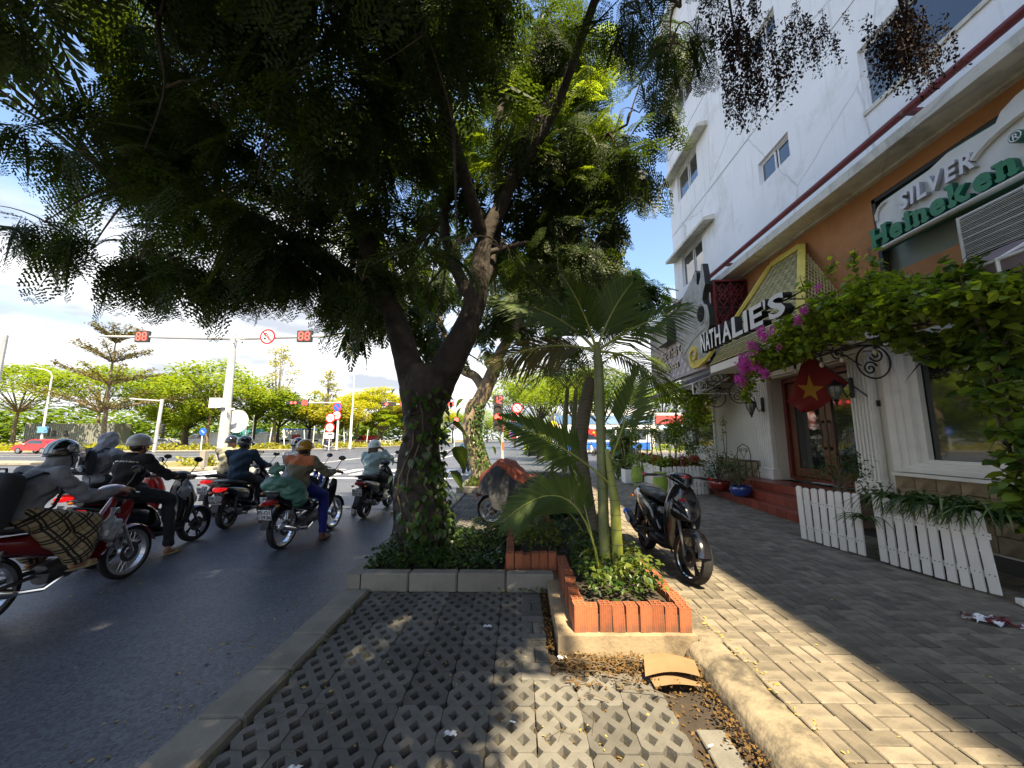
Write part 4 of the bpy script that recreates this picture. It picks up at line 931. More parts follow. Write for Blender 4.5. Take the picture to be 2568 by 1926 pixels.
tr=([(-1.2,5.05,.02),(-1.2,5.05,.25),(-1.24,5.08,.6),(-1.29,5.1,.95),(-1.29,5.1,1.3),(-1.25,5.1,1.6),(-1.25,5.1,1.95),(-1.22,5.1,2.25),(-1.2,5.1,2.5)],[.44,.37,.32,.30,.265,.215,.27,.35,.30])
limbs=[([(-1.12,5.1,2.2),(-.92,5.1,2.6),(-.72,5.1,3.0),(-.57,5.1,3.5),(-.47,5.1,4.3),(-.19,5.1,4.95),(.08,5.1,5.7),(.49,5.15,6.6),(1.0,5.2,7.7)],[.23,.21,.18,.145,.115,.095,.08,.06,.04]),
([(-1.34,5.08,2.2),(-1.5,5.05,2.65),(-1.66,5.0,3.15),(-1.82,4.9,3.6),(-2.1,4.7,4.3),(-2.5,4.4,5.2),(-3.0,4.0,6.0)],[.21,.18,.14,.115,.085,.06,.04]),
([(-.8,4.2,5.2),(-.65,3.5,4.7),(-.55,3.1,3.8),(-.5,3.0,3.15)],[.03,.02,.012,.006]),
([(-.55,5.12,3.6),(-.35,5.4,4.4),(-.30,5.6,5.4),(-.36,5.8,6.4),(-.25,6.0,7.6),(-.1,6.2,8.6)],[.10,.085,.075,.06,.05,.03]),
([(-.6,5.1,3.4),(-.95,5.3,4.1),(-1.15,5.6,5.0),(-1.0,5.8,6.2),(-1.3,6.0,7.2)],[.10,.08,.065,.05,.03]),
([(-1.68,5.0,3.2),(-2.3,4.6,3.7),(-3.2,4.3,4.2),(-4.2,4.3,4.6),(-5.3,4.6,4.9)],[.10,.08,.06,.045,.025]),
([(-.47,5.1,4.3),(-.8,4.2,5.2),(-1.1,3.0,6.1),(-1.3,1.8,6.9),(-1.6,.6,7.4)],[.09,.075,.06,.045,.03]),
([(-.19,5.1,4.95),(.5,4.6,5.9),(.9,3.7,6.5),(1.15,2.8,6.4),(1.22,2.5,5.4),(1.2,2.45,4.7)],[.07,.06,.045,.03,.018,.008]),
([(1.15,2.8,6.4),(1.9,2.6,6.1),(2.3,2.5,5.4),(2.75,2.5,5.2),(2.86,2.5,4.6)],[.03,.025,.018,.012,.006]),
([(1.9,2.6,6.1),(1.6,2.55,5.6),(1.58,2.5,5.0),(1.62,2.5,4.3)],[.018,.014,.01,.005]),
([(-.05,5.1,5.3),(.5,5.2,5.6),(1.1,5.2,5.9),(1.6,5.1,6.1)],[.05,.04,.03,.015]),
([(-.5,5.1,4.1),(.0,5.2,4.3),(.6,5.2,4.4),(1.2,5.1,4.6)],[.045,.035,.025,.012]),
([(-2.5,4.4,5.2),(-2.3,3.6,5.6),(-2.2,3.1,5.2),(-2.1,2.9,4.4),(-2.15,2.9,3.7)],[.05,.035,.022,.014,.006]),
([(-3.0,4.0,6.0),(-3.4,3.3,6.2),(-3.3,3.0,5.4),(-3.1,2.95,4.6),(-3.2,2.95,4.0)],[.035,.03,.02,.012,.006])]
street_tree('dark forked tree with feathery leaves shading the near kerb, vines climbing its trunk',TB,tr,limbs,cl,sunlit,dry=dry)
# second tree, along the kerb
T2=(-1.25,13.5,.06)
tr2=([(-1.25,13.5,.02),(-1.3,13.5,.5),(-1.5,13.5,1.2),(-1.66,13.5,1.7),(-1.6,13.5,2.4),(-1.45,13.5,2.85)],[.42,.33,.30,.30,.30,.26])
l2=[([(-1.45,13.5,2.7),(-1.05,13.5,3.5),(-.62,13.5,4.6),(-.14,13.5,5.4),(.6,13.5,6.8),(1.3,13.5,8.2)],[.27,.25,.2,.17,.12,.07]),([(-1.2,13.5,3.2),(-1.55,13.6,3.75),(-1.98,13.6,4.0),(-2.5,13.6,4.9),(-3.0,13.6,6.2)],[.16,.17,.16,.12,.07]),([(.2,13.5,6.1),(1.2,13.3,6.6),(2.4,13.2,7.0),(3.4,13.2,7.2)],[.1,.08,.06,.03]),([(-.14,13.5,5.4),(-.8,13.8,6.6),(-1.2,14,8)],[.12,.09,.05])]
c2=fill((-1.2,14,7.4),(3.2,2.4,1.5),24,(.8,.8,.5),36,FC,1.3,.6,11)+fill((2.4,13.4,7.0),(1.8,1.8,1.3),16,(.6,.6,.45),30,FC,1.2,.6,12)+fill((3.9,13.3,6.5),(.9,1.2,.8),9,(.5,.5,.4),28,FC,1.2,.5,14)+fill((-3.6,13.5,6.6),(1.6,1.6,1.0),12,(.7,.7,.45),32,FC,1.3,.6,13)+[((-.2+U(-2.2,2.4),13.2+U(-.8,.8),4.9+U(-.6,.9)),(.5,.5,.3),20,FC,1.1,.9) for _ in range(16)]
f2=[((3.6+U(-1.2,1.2),13.2+U(-.6,.6),6.7+U(-.8,.9)),(.5,.4,.35),22,FC,1.2,.5) for _ in range(8)]
street_tree('street tree with pale leaning trunk, vine covered, beside the far raised kerb',T2,tr2,l2,c2,f2,mats=(M_bark2,M_bark2))
# the next tree of the row, behind the camera: its crown shades the near pavement
T0_=(-1.3,-3.6,.06)
tr0=([(-1.3,-3.6,-.02),(-1.3,-3.6,1.2),(-1.25,-3.6,2.6)],[.4,.3,.27]); l0=[([(-1.25,-3.6,2.5),(-.7,-3.3,4.2),(-.2,-3,6.5)],[.22,.16,.08]),([(-1.3,-3.6,2.5),(-2.2,-3.4,4.2),(-3.2,-3,6)],[.2,.14,.07]),([(-.7,-3.3,4.2),(-.8,-2.0,6),(-1.2,-.8,7)],[.1,.08,.04])]
c0=fill((1.8,1.3,7.3),(.9,.9,.6),12,(.45,.5,.35),36,FC,1.3,.5,29)+fill((-.6,-.9,7.2),(2.2,1.6,.8),22,(.6,.6,.4),36,FC,1.35,.5,31)+fill((1.3,-1.7,7.0),(1.0,1.2,.6),13,(.45,.5,.35),36,FC,1.3,.5,23)+fill((-2.3,-3.2,6.8),(3.7,3.2,1.4),50,(.85,.85,.55),38,FC,1.4,.5,21)+fill((-6.2,-1.2,6.8),(2.6,2.4,1.0),22,(.8,.8,.5),34,FC,1.4,.5,22)
street_tree('street tree behind the near paved bay',T0_,tr0,l0,c0)
# ---------- leaves as things: heart leaves, ivy, ground cover ----------
def leaf_tpl(L=1.,w=.42,fold=.12,bend=.15,heart=True,n=4):
    V=[];F=[]
    prof=[(0,.0),(.12,.8),(.35,1.),(.65,.72),(1.,0)] if heart else [(0,0),(.2,.6),(.5,1),(.8,.55),(1,0)]
    for (t,q) in prof:
        z=-bend*t*t
        V+= [(t*L,w*q*L,z*L+fold*q*w*L*1.2),(t*L,0,z*L),(t*L,-w*q*L,z*L+fold*q*w*L*1.2)]
    for i in range(len(prof)-1):
        a=i*3; F+= [(a,a+1,a+4,a+3),(a+1,a+2,a+5,a+4)]
    return np.array(V),np.array(F)
LH=leaf_tpl(); LO=leaf_tpl(heart=False,w=.28); LS=(np.array([(0,0,0),(.5,.30,.10),(.55,0,-.02),(1,0,-.12),(.5,-.30,.10)]),np.array([(0,2,3,1),(0,4,3,2)])); LQ=LS
M_ivy=leafmat('vine leaf',(.025,.06,.012),(.07,.12,.025),.25,.3)
M_cover=leafmat('ground cover leaf',(.02,.05,.012),(.055,.10,.02),.25,.35)
M_coverb=leafmat('yellow green leaf',(.06,.10,.018),(.14,.18,.03),.35,.4)
def leaves(name,P,size,m,parent=None,tpl=None,pit=(-.4,.9),kind='stuff',yaw=None,base=(0,0,0)):
    P=np.array(P); n=len(P); y=np.random.uniform(-3.14,3.14,n) if yaw is None else np.array(yaw)
    V,F=scatter((tpl or LO)[0],(tpl or LO)[1],P-np.array(base),rots(y,np.random.uniform(pit[0],pit[1],n),np.random.uniform(-.6,.6,n)),np.random.uniform(size[0],size[1],n))
    o=obj_from(name,fastmesh(name,V,F,m),parent); 
    if kind: o['kind']=kind
    return o
def trunk_point(path,rad,z,a):
    for i in range(len(path)-1):
        if path[i][2]<=z<=path[i+1][2]:
            t=(z-path[i][2])/(path[i+1][2]-path[i][2]); c=Vector(path[i]).lerp(Vector(path[i+1]),t); r=rad[i]*(1-t)+rad[i+1]*t; return c.x+math.cos(a)*r*1.08,c.y+math.sin(a)*r*1.08,z
def trunk_vine(label,base,path,rad,n,a0,a1,zmax,big):
    t=thing('climbing_vine',label,'vine',base); P=[];Yw=[]; st=MB()
    for _ in range(n):
        z=.15+(zmax-.15)*random.random()**1.5; a=random.gauss((a0+a1)/2,(a1-a0)/3.2); p=trunk_point(path,rad,z,a)
        if p: P.append((p[0]+U(0,.05)*math.cos(a),p[1]+U(0,.05)*math.sin(a),p[2])); Yw.append(a+U(-.8,.8))
    leaves('small_leaves',P,(.05,.115),M_ivy,t,LH,(.5,1.4),yaw=Yw,base=base)
    for k in range(7):
        a=a0+(a1-a0)*k/6; pts=[]
        for i in range(9):
            z=.12+(zmax*(.75+.25*math.sin(k*2.1))-.12)*i/8; p=trunk_point(path,rad,z,a+.25*math.sin(i*1.1+k)); 
            if p: pts.append(p)
        if len(pts)>2: st.tube(pts,.011,5)
    tag(st.build('stems',M_twig,t),kind='stuff')
    for (x,y,z,L,yw,pt) in big:
        V,F=leaf_tpl(L,.40,.15,.35,n=5); o=obj_from('leaf',fastmesh('leaf',V,F,M_ivyb,smooth=True),t,(x-base[0],y-base[1],z-base[2]),(U(-.5,.5),pt,yw))
        MB().tube([(x,y,z),(x-.12*math.cos(yw),y-.1,z-.12)],.007,5).build('stalk',M_ivyb,t)
M_ivyb=leafmat('large vine leaf',(.03,.06,.008),(.07,.11,.02),.5,.3)
trunk_vine('heart leaved vine with a few huge leaves climbing the near tree trunk',TB,tr[0],tr[1],430,-2.0,.6,2.2,[(-.86,5.0,1.75,.34,-.1,.5),(-.80,4.95,1.45,.30,-.3,.9),(-.85,4.95,1.15,.28,-.2,.7),(-.92,4.95,2.3,.16,.4,-.6),(-.95,4.9,2.1,.15,.0,.2),(-.83,4.95,.9,.17,-.3,.8),(-.82,4.92,.65,.16,.1,.9)])
trunk_vine('dense leafy vine wrapped round the pale leaning trunk',T2,tr2[0],tr2[1],900,-1.6,.9,3.4,[(-1.05+U(-.1,.35),13.2,1.3+.3*k,.3,U(-.6,.4),U(.2,.9)) for k in range(6)]+[(-1.9,13.2,2.9,.4,3.0,.6),(-1.95,13.2,2.6,.4,2.8,.8)])
def bed_leaves(x0,x1,y0,y1,n,h,size,z0=.08,seed=3,mound=None):
    P=[]; 
    for _ in range(n):
        x,y=U(x0,x1),U(y0,y1); hh=h*(.45+.55*noise.noise(Vector((x*2.3,y*2.3,seed))) +.35); 
        if mound: hh*=mound(x,y)
        P.append((x,y,z0+max(.02,hh)*random.random()**.4))
    return P
leaves('ground_cover',bed_leaves(-1.66,-.18,4.34,6.35,4800,.24,(.03,.06),seed=5,mound=lambda x,y:.7+.9*math.exp(-((x+1.1)**2+(y-5)**2)/.5)),(.035,.075),M_cover,tpl=LS)
leaves('ground_cover',bed_leaves(-.7,-.18,4.8,6.3,500,.3,(.03,.06),seed=8),(.03,.07),M_coverb,tpl=LS)
leaves('ground_cover',bed_leaves(-1.6,.2,11.45,16.3,2600,.28,(.05,.09),seed=7),(.06,.12),M_coverb,tpl=LS)
# ---------- motorbikes ----------
M_tyre=mat('tyre rubber',(.016,.016,.017),.8,var=.3,sc=12,bump=.4,bsc=60)
M_blk=mat('black bike plastic',(.012,.012,.013),.42,var=.25,sc=4,bump=.12,bsc=60,spec=.5)
M_gblk=mat('gloss black paint',(.010,.010,.012),.16,var=.15,bump=0,coat=.6)
M_mblk=mat('matt black paint',(.009,.010,.010),.42,var=.2,sc=3,bump=.05,bsc=90,spec=.28,stain=(.02,.02,.019),stsc=3,stlo=.6,sthi=.9)
M_gred=mat('dark red paint',(.20,.008,.012),.2,var=.15,bump=0,coat=.6)
M_bred=mat('bright red paint',(.45,.015,.015),.25,var=.1,bump=0,coat=.6)
M_gblue=mat('blue paint',(.01,.05,.35),.25,var=.1,bump=0,coat=.5)
M_gwhite=mat('white bike paint',(.7,.7,.7),.25,var=.06,bump=0,coat=.5)
M_seat=mat('seat vinyl',(.02,.022,.026),.5,var=.2,sc=6,bump=.25,bsc=140)
M_alum=mat('cast aluminium',(.42,.42,.43),.35,m=.85,var=.2,sc=8,bump=.1)
M_dalu=mat('dark engine metal',(.10,.10,.10),.5,m=.6,var=.35,sc=10,bump=.3)
M_chrome=mat('chrome',(.70,.70,.70),.12,m=1,var=.15,sc=6,bump=0)
M_tail=mat('lit tail light',(.55,.008,.008),.2,var=.1,bump=0,emit=.35); M_tailo=mat('red light lens',(.30,.008,.01),.12,var=.2,bump=0,coat=.7)
M_amber=mat('amber lens',(.5,.16,.01),.15,var=.1,bump=0,coat=.5); M_lens=mat('clear lens',(.35,.37,.38),.06,var=.1,bump=0,spec=.9,coat=1)
M_plate=mat('number plate white',(.74,.75,.76),.45,var=.06,bump=0); M_ink=mat('plate ink',(.02,.02,.025),.6,bump=0)
M_mirror=mat('mirror glass',(.75,.78,.78),.03,m=1,var=.02,bump=0)
RX=Matrix.Rotation(math.pi/2,3,'X')
def wheel_parts(parent,x,r,tw,style,rimm,lod,steer=0):
    e=bpy.data.objects.new('wheel',None)
    n=14 if lod else 36
    b=MB(); b.lathe([(r-.055,-tw*.75),(r-.02,-tw),(r-.004,-tw*.55),(r,0),(r-.004,tw*.55),(r-.02,tw),(r-.055,tw*.75)],(0,0,0),n,rot=RX,closed=True); ty=b
    b=MB(); b.lathe([(r-.075,-tw*.7),(r-.05,-tw*.82),(r-.048,tw*.82),(r-.075,tw*.7)],(0,0,0),n,rot=RX,closed=True)
    b.lathe([(.0,-.05),(.05,-.05),(.055,-.02),(.055,.02),(.05,.05),(0,.05)],(0,0,0),10,rot=RX)
    if style=='cast':
        for k in range(5):
            a=2*math.pi*k/5+.2
            for d in(-.16,.16): b.tube([(.04*math.cos(a),0,.04*math.sin(a)),((r-.15)*math.cos(a+d*.2),0,(r-.15)*math.sin(a+d*.2)),((r-.06)*math.cos(a+d),0,(r-.06)*math.sin(a+d))],[.017,.013,.014],6)
    else:
        for k in range(12 if lod else 32):
            a=2*math.pi*k/(12 if lod else 32); d=.5 if k%2 else -.5; b.tube([(.05*math.cos(a+d),.03*(1 if k%4<2 else -1),.05*math.sin(a+d)),((r-.07)*math.cos(a),0,(r-.07)*math.sin(a))],.0022 if not lod else .005,3,caps=False)
    w=b.build('wheel',rimm,parent,world=False); w.location=(x,0,r); w.rotation_euler=(0,0,steer)
    t=ty.build('tyre',M_tyre,w,world=False,ang=60)
    if not lod:
        d=MB(); d.lathe([(.06,-.008),(.105,-.008),(.105,-.002),(.06,-.002)],(0,-.045,0),24,rot=RX,closed=True); d.build('brake_disc',M_dalu,w,world=False)
    return w
def moto(name,label,loc,head,style='scoot',body=None,trim=None,seat=None,lit=True,plate=None,lod=False,lean=0,steer=0,group='motorbikes waiting at the junction',mirrors=True,rim=None,exhaust=None,accent=None):
    body=body or M_gblk; trim=trim or M_blk; t=thing(name,label,'motorbike' if style!='scoot' else 'scooter',loc,R(head) if head else .0001,group)
    t.rotation_euler=(R(lean),0,R(head)); WLOC[t.name]=(0,0,0)
    P=lambda b,n,m,par=t,**k: b.build(n,m,par,world=False,**k)
    sc=style=='scoot'; r=.262 if sc else .287; wb=1.26 if sc else 1.22; tw=.05 if sc else .04
    wheel_parts(t,0,r,tw*1.05,'cast' if sc else 'wire',rim or (M_alum if not sc else M_blk),lod); wheel_parts(t,wb,r,tw,'cast' if sc else 'wire',rim or (M_alum if not sc else M_blk),lod,R(steer))
    n=10 if lod else 20; q=2 if lod else 4
    if sc:
        b=MB().loft([(-.34,0,.745,.045,.025,.03,2.4),(-.22,0,.71,.10,.05,.07,2.5),(.02,0,.63,.145,.11,.11,2.7),(.28,0,.56,.165,.15,.15,2.8),(.48,0,.50,.16,.17,.17,2.8),(.60,0,.43,.13,.13,.13,2.6),(.66,0,.38,.10,.06,.06,2.4)],n,q); P(b,'body',body)
        b=MB().loft([(-.25,0,.795,.06,.022,.03,2.3),(-.12,0,.80,.12,.035,.04,2.5),(.08,0,.785,.145,.04,.05,2.6),(.20,0,.765,.145,.042,.05,2.6),(.38,0,.752,.13,.04,.05,2.5),(.53,0,.725,.075,.035,.05,2.3)],n,q); P(b,'seat',M_seat)
        b=MB(); b.box((.80,0,.325),(.38,.30,.05),bev=.02); b.loft([(.45,0,.27,.15,.05,.05,3),(.8,0,.26,.15,.04,.05,3),(1.0,0,.30,.12,.05,.05,3)],n,2); P(b,'footboard',trim)
        b=MB().loft([(.27,.96,0,.05,.12,.12,2.6),(.40,.985,0,.07,.17,.17,2.6),(.58,1.01,0,.075,.20,.20,2.5),(.74,1.01,0,.085,.19,.19,2.4),(.86,1.0,0,.085,.14,.14,2.3),(.95,.985,0,.06,.08,.08,2.2)],n,q,axis='z'); P(b,'front_shield',body)
        b=MB().loft([(.98,0,.66,.17,.2,.16,2.1),(1.08,0,.68,.155,.13,.13,2.0),(1.17,0,.66,.10,.07,.09,1.9),(1.235,0,.61,.03,.02,.03,2)],n,q); P(b,'front_nose',body)
        for s in(-1,1):
            b=MB().loft([(1.03,s*.10,.73,.03,.05,.03,2),(1.10,s*.10,.70,.035,.035,.04,2),(1.17,s*.07,.66,.03,.02,.03,2),(1.21,s*.04,.63,.012,.008,.01,2)],10,2); P(b,'headlight',M_lens)
        hz=1.02; hx=.93
        b=MB().loft([(.82,0,1.0,.05,.03,.03,2.2),(.90,0,1.02,.13,.045,.045,2.3),(1.0,0,1.015,.12,.06,.06,2.2),(1.08,0,.98,.07,.045,.05,2.1),(1.12,0,.95,.03,.02,.02,2)],n,q); hc=P(b,'handlebar_cover',trim if accent is None else body)
        if accent:
            b=MB(); b.sphere((1.055,0,1.03),(.03,.055,.03),12); P(b,'cowl_badge',accent)
    else:
        b=MB().loft([(-.30,0,.735,.05,.03,.03,2.3),(-.15,0,.69,.10,.05,.06,2.4),(.1,0,.62,.125,.09,.08,2.5),(.32,0,.57,.13,.12,.09,2.5),(.50,0,.53,.11,.10,.09,2.4),(.66,0,.50,.075,.07,.07,2.3),(.82,0,.60,.065,.07,.07,2.2),(.93,0,.74,.06,.07,.07,2.2),(1.0,0,.86,.05,.06,.05,2.2)],n,q); P(b,'body',body)
        b=MB().loft([(-.24,0,.78,.07,.022,.03,2.3),(-.1,0,.785,.12,.035,.035,2.5),(.12,0,.765,.135,.04,.04,2.6),(.36,0,.745,.12,.045,.04,2.5),(.52,0,.70,.07,.035,.04,2.3)],n,q); P(b,'seat',M_seat)
        for s in(-1,1):     # leg shields
            b=MB(); b.grid(lambda u,v:(.78+.28*v+.05*math.sin(u*2)-.06*u*(1-v),s*(.06+.13*u*math.sin(.5+v*2.1)),.33+.55*v-.05*u*u),6,8); b.grid(lambda u,v:(.79+.28*v+.05*math.sin(u*2)-.06*u*(1-v),s*(.06+.125*u*math.sin(.5+v*2.1)),.33+.55*v-.05*u*u),6,8); P(b,'leg_shield',body)
        b=MB().loft([(.86,0,.99,.06,.03,.03,2.2),(.95,0,1.0,.12,.05,.05,2.3),(1.04,0,.985,.11,.065,.07,2.2),(1.10,0,.95,.07,.04,.05,2.1)],n,q); P(b,'handlebar_cover',body); hz=1.0; hx=.93
        b=MB(); b.sphere((1.085,0,.965),(.035,.075,.055),12); P(b,'headlight',M_lens)
        b=MB(); b.loft([(.42,0,.30,.09,.08,.09,2.6),(.62,0,.33,.10,.10,.11,2.6),(.80,0,.38,.06,.05,.06,2.3)],12,2); b.tube([(.55,.2,.30),(.55,-.2,.30)],.012,6); P(b,'engine',M_dalu)
    # fork, fenders
    b=MB()
    for s in(-.075,.075): b.tube([(1.0,s*.8,.80),(1.08,s,.60),(wb,s,r)],[.02,.019,.016],8)
    P(b,'fork',M_dalu if sc else M_alum)
    b=MB(); A=[R(a) for a in range(15,166,15)]; rr=r+.018
    b.grid(lambda u,v:(wb+(rr-.018*abs(2*v-1)**2)*math.cos(R(12)+u*R(140)),(v-.5)*.13,r+(rr-.02*abs(2*v-1)**2)*math.sin(R(12)+u*R(140))),12,6); P(b,'front_fender',body)
    b=MB(); b.grid(lambda u,v:((r+.05-.02*abs(2*v-1)**2)*math.cos(R(80)+u*R(85)),(v-.5)*.14,r+(r+.05-.02*abs(2*v-1)**2)*math.sin(R(80)+u*R(85))),8,6); b.box((-.335,0,.47),(.012,.11,.28),rot=Matrix.Rotation(R(14),3,'Y'),bev=.004); P(b,'rear_fender',trim)
    # handlebar
    b=MB(); b.tube([(hx-.09,.36,hz-.01),(hx-.03,.2,hz+.01),(hx,.08,hz),(hx,-.08,hz),(hx-.03,-.2,hz+.01),(hx-.09,-.36,hz-.01)],.011,8); hb=P(b,'handlebar',M_dalu)
    for s in(1,-1):
        b=MB(); b.tube([(hx-.095,s*.375,hz-.01),(hx-.05,s*.24,hz+.006)],.0175,8); b.tube([(hx-.098,s*.38,hz-.01),(hx-.093,s*.365,hz-.01)],.021,8); P(b,'grip',M_blk,hb)
        b=MB(); b.tube([(hx+.0,s*.2,hz-.005),(hx+.01,s*.28,hz-.015),(hx-.02,s*.37,hz-.02)],.007,6); P(b,'brake_lever',M_alum,hb)
        if mirrors:
            b=MB(); b.tube([(hx-.02,s*.19,hz+.01),(hx+.02,s*.24,hz+.12),(hx-.01,s*.30,hz+.19)],.006,6); mr=P(b,'mirror_stem',M_blk)
            b=MB(); rt=Euler((0,R(-15),R(s*-14))).to_matrix(); b.sphere((hx-.015,s*.31,hz+.225),(.02,.06,.042),14,rot=rt); P(b,'mirror',M_blk,mr)
            b=MB(); b.lathe([(0,0),(.9,0)],(0,0,0),16); b.v=[tuple(Vector((hx-.036,s*.31,hz+.222))+rt@Vector((-.0,v[0]*.052,v[1]*.036))) for v in b.v]; P(b,'mirror_glass',M_mirror,mr)
    # lights, plate, flap
    b=MB().loft([(-.375,0,.70 if sc else .68,.05,.022,.03,3),(-.33,0,.70 if sc else .68,.085,.04,.045,2.6),(-.24,0,.705 if sc else .69,.10,.03,.035,2.4)],12,2); P(b,'tail_light',M_tail if lit else M_tailo)
    for s in(1,-1):
        b=MB(); b.sphere((-.30,s*.125,.64),(.035,.03,.022),10); P(b,'turn_signal',M_amber)
    if plate:
        rt=Matrix.Rotation(R(-14),3,'Y'); c=Vector((-.375,0,.53)); b=MB(); b.box(tuple(c),(.006,.19,.14),rot=rt,bev=.002); pl=P(b,'number_plate',M_plate,smooth=False)
        for i,tx in enumerate(plate):
            me=text_mesh(tx,.075,.0006,offset=.0012,space=.95); me.transform(frame_mat(c+rt@Vector((-.0045,0,(.008 if i==0 else -.058))),(0,-1,0),rt@Vector((0,0,1)))); me.materials.clear(); me.materials.append(M_ink); obj_from('lettering',me,pl)
    # running gear
    b=MB(); b.loft([(-.06,.10,.28,.05,.06,.06,2.6),(.15,.10,.29,.065,.075,.075,2.6),(.42,.08,.30,.06,.06,.06,2.4)],12,2) if sc else b.tube([(0,.08,r),(.45,.07,.33)],.022,6)
    b.tube([(0,-.085,r),(.42,-.07,.33)],.018,6); P(b,'swing_arm',M_dalu)
    for s in(.12,-.12):
        b=MB(); b.tube([(.03,s,.62),(-.01,s,r+.02)],.012,6); b.tube([(.026+(-.028)*k/40+.0,s+.026*math.cos(k*1.3),.60-.22*k/40) if 0 else (.03-.03*k/40+.026*math.cos(k*1.2),s+.026*math.sin(k*1.2),.60-.22*k/40) for k in range(41)],.006,4); P(b,'shock_absorber',M_dalu)
    b=MB(); b.tube([(.52,-.10,.26),(.35,-.13,.20),(.15,-.145,.24),(.12,-.15,.245)],.018,8); b.tube([(.14,-.15,.245),(.08,-.155,.26),(-.22,-.165,.345),(-.26,-.168,.355)],[.03,.047,.05,.04] if sc else [.026,.04,.042,.03],14); ex=P(b,'exhaust',exhaust or (M_dalu if sc else M_chrome))
    if sc: b=MB(); b.loft([(-.14,-.21,.35,.012,.03,.03,3),(.05,-.21,.30,.012,.035,.035,3)],8,2); P(b,'heat_shield',M_dalu,ex)
    b=MB(); b.tube([(.05,.15,.80),(-.15,.14,.815),(-.29,.08,.825),(-.32,0,.83),(-.29,-.08,.825),(-.15,-.14,.815),(.05,-.15,.80)],.011,8); P(b,'grab_rail',M_blk if sc else M_alum)
    for s in(1,-1): b=MB(); b.tube([(.30,s*.12,.33),(.30,s*.24,.34)],.012,6); P(b,'foot_peg',M_dalu)
    return t
bikes={}
bikes['red']=moto('motorbike','dark red motorbike at the front left ridden by a person in a plaid skirt',(-4.44,3.30,0),90,'under',M_gred,plate=None)
bikes['blk']=moto('motorbike','black scooter ridden by a person in a black hoodie and pale grey helmet',(-5.13,4.86,0),84,'scoot',M_gblk)
bikes['hood']=moto('motorbike','bright red scooter half hidden behind the black hoodie rider',(-6.45,5.85,0),88,'scoot',M_bred)
bikes['denim']=moto('motorbike','black scooter with plate 59-Z1 606.09 ridden by a person in a denim jacket',(-5.09,6.92,0),97,'scoot',M_gblk,plate=('59-Z1','606.09'))
bikes['den2']=moto('motorbike','scooter with lit tail light just beyond the denim jacket rider',(-6.25,8.1,0),92,'scoot',M_gwhite,plate=('66-L8','468.8'))
bikes['green']=moto('motorbike','black spoked motorbike carrying a tied green sack behind its rider',(-3.38,5.72,0),84,'under',M_gblk,plate=('85-O1','159.86'),lit=False,rim=M_chrome)
bikes['green2']=moto('motorbike','motorbike with a plate beginning 59 hidden beyond the green sack',(-4.12,6.85,0),86,'under',M_gblue,plate=('59-','57'),lit=False)
bikes['girl']=moto('motorbike','black scooter ridden by a person with long hair holding a hand to the face',(-3.07,7.92,0),88,'scoot',M_gblk,plate=('61-C1','729.50'),lit=False)
bikes['far']=moto('motorbike','red tailed scooter waiting at the crosswalk beyond the two kerb trees',(-2.44,17.6,0),88,'scoot',M_gblk,plate=('59','12'),lod=True)
bikes['cross']=moto('motorbike','silver motorbike with a rider in blue crossing beyond the speed limit signs',(-24.6,49.5,0),-6,'under',M_gwhite,lod=True,lit=False)
M_bluex=mat('blue exhaust tip',(.02,.12,.6),.3,m=.4,var=.1,bump=0)
pk_=moto('motorbike','parked matt black scooter on the brick pavement with a silver rimmed front wheel',(1.70,5.43,.1),-88,'scoot',M_gblk,trim=M_mblk,lit=False,lean=-5,steer=10,group=None,mirrors=False,rim=M_blk,accent=M_tailo)
b=MB(); b.lathe([(.19,-.04),(.198,-.046),(.200,.046),(.19,.04)],(0,0,0),40,rot=RX,closed=True)
for w in pk_.children:
    if w.name.startswith('wheel') and w.location.x>1: b.build('rim_stripe',M_chrome,w,world=False)
b=MB(); b.tube([(.10,-.17,.30),(-.16,-.20,.40),(-.20,-.205,.415)],[.05,.056,.05],16); o=b.build('exhaust_can',M_blk,pk_,world=False); b=MB(); b.tube([(-.165,-.20,.402),(-.24,-.212,.43)],[.0565,.05],16); b.build('exhaust_tip',M_bluex,o,world=False)
b=MB(); b.box((-.05,-.262,.375),(.17,.006,.08),rot=Matrix.Rotation(R(20),3,'Y')); b.build('sticker',M_plate,o,world=False)
b=MB(); b.tube([(.95,.02,1.06),(.90,.0,1.35)],.004,4); b.build('aerial',M_dalu,pk_,world=False); b=MB(); b.tube([(.3,.16,.2),(.2,.26,.02)],.012,6); b.build('side_stand',M_dalu,pk_,world=False)
for s in(1,-1):
    b=MB(); b.tube([(.84,s*.36,1.02),(.835,s*.40,1.02)],.02,8); b.build('bar_end',M_tailo,pk_,world=False)
b=MB(); b.sphere((1.27,.075,.30),(.03,.025,.05),8); b.build('brake_caliper',M_bred,pk_,world=False)
b=MB(); b.loft([(1.02,.13,.80,.02,.03,.03,2),(1.1,.12,.76,.02,.02,.03,2),(1.2,.05,.68,.008,.01,.01,2)],8,2); b.loft([(1.02,-.13,.80,.02,.03,.03,2),(1.1,-.12,.76,.02,.02,.03,2),(1.2,-.05,.68,.008,.01,.01,2)],8,2); b.build('nose_trim',M_gblk,pk_,world=False)
text_obj('emblem','AIR',.05,(1.137,-.055,.783),(0,1,0),(-.45,0,.9),M_bred,None,extr=.001).parent=pk_
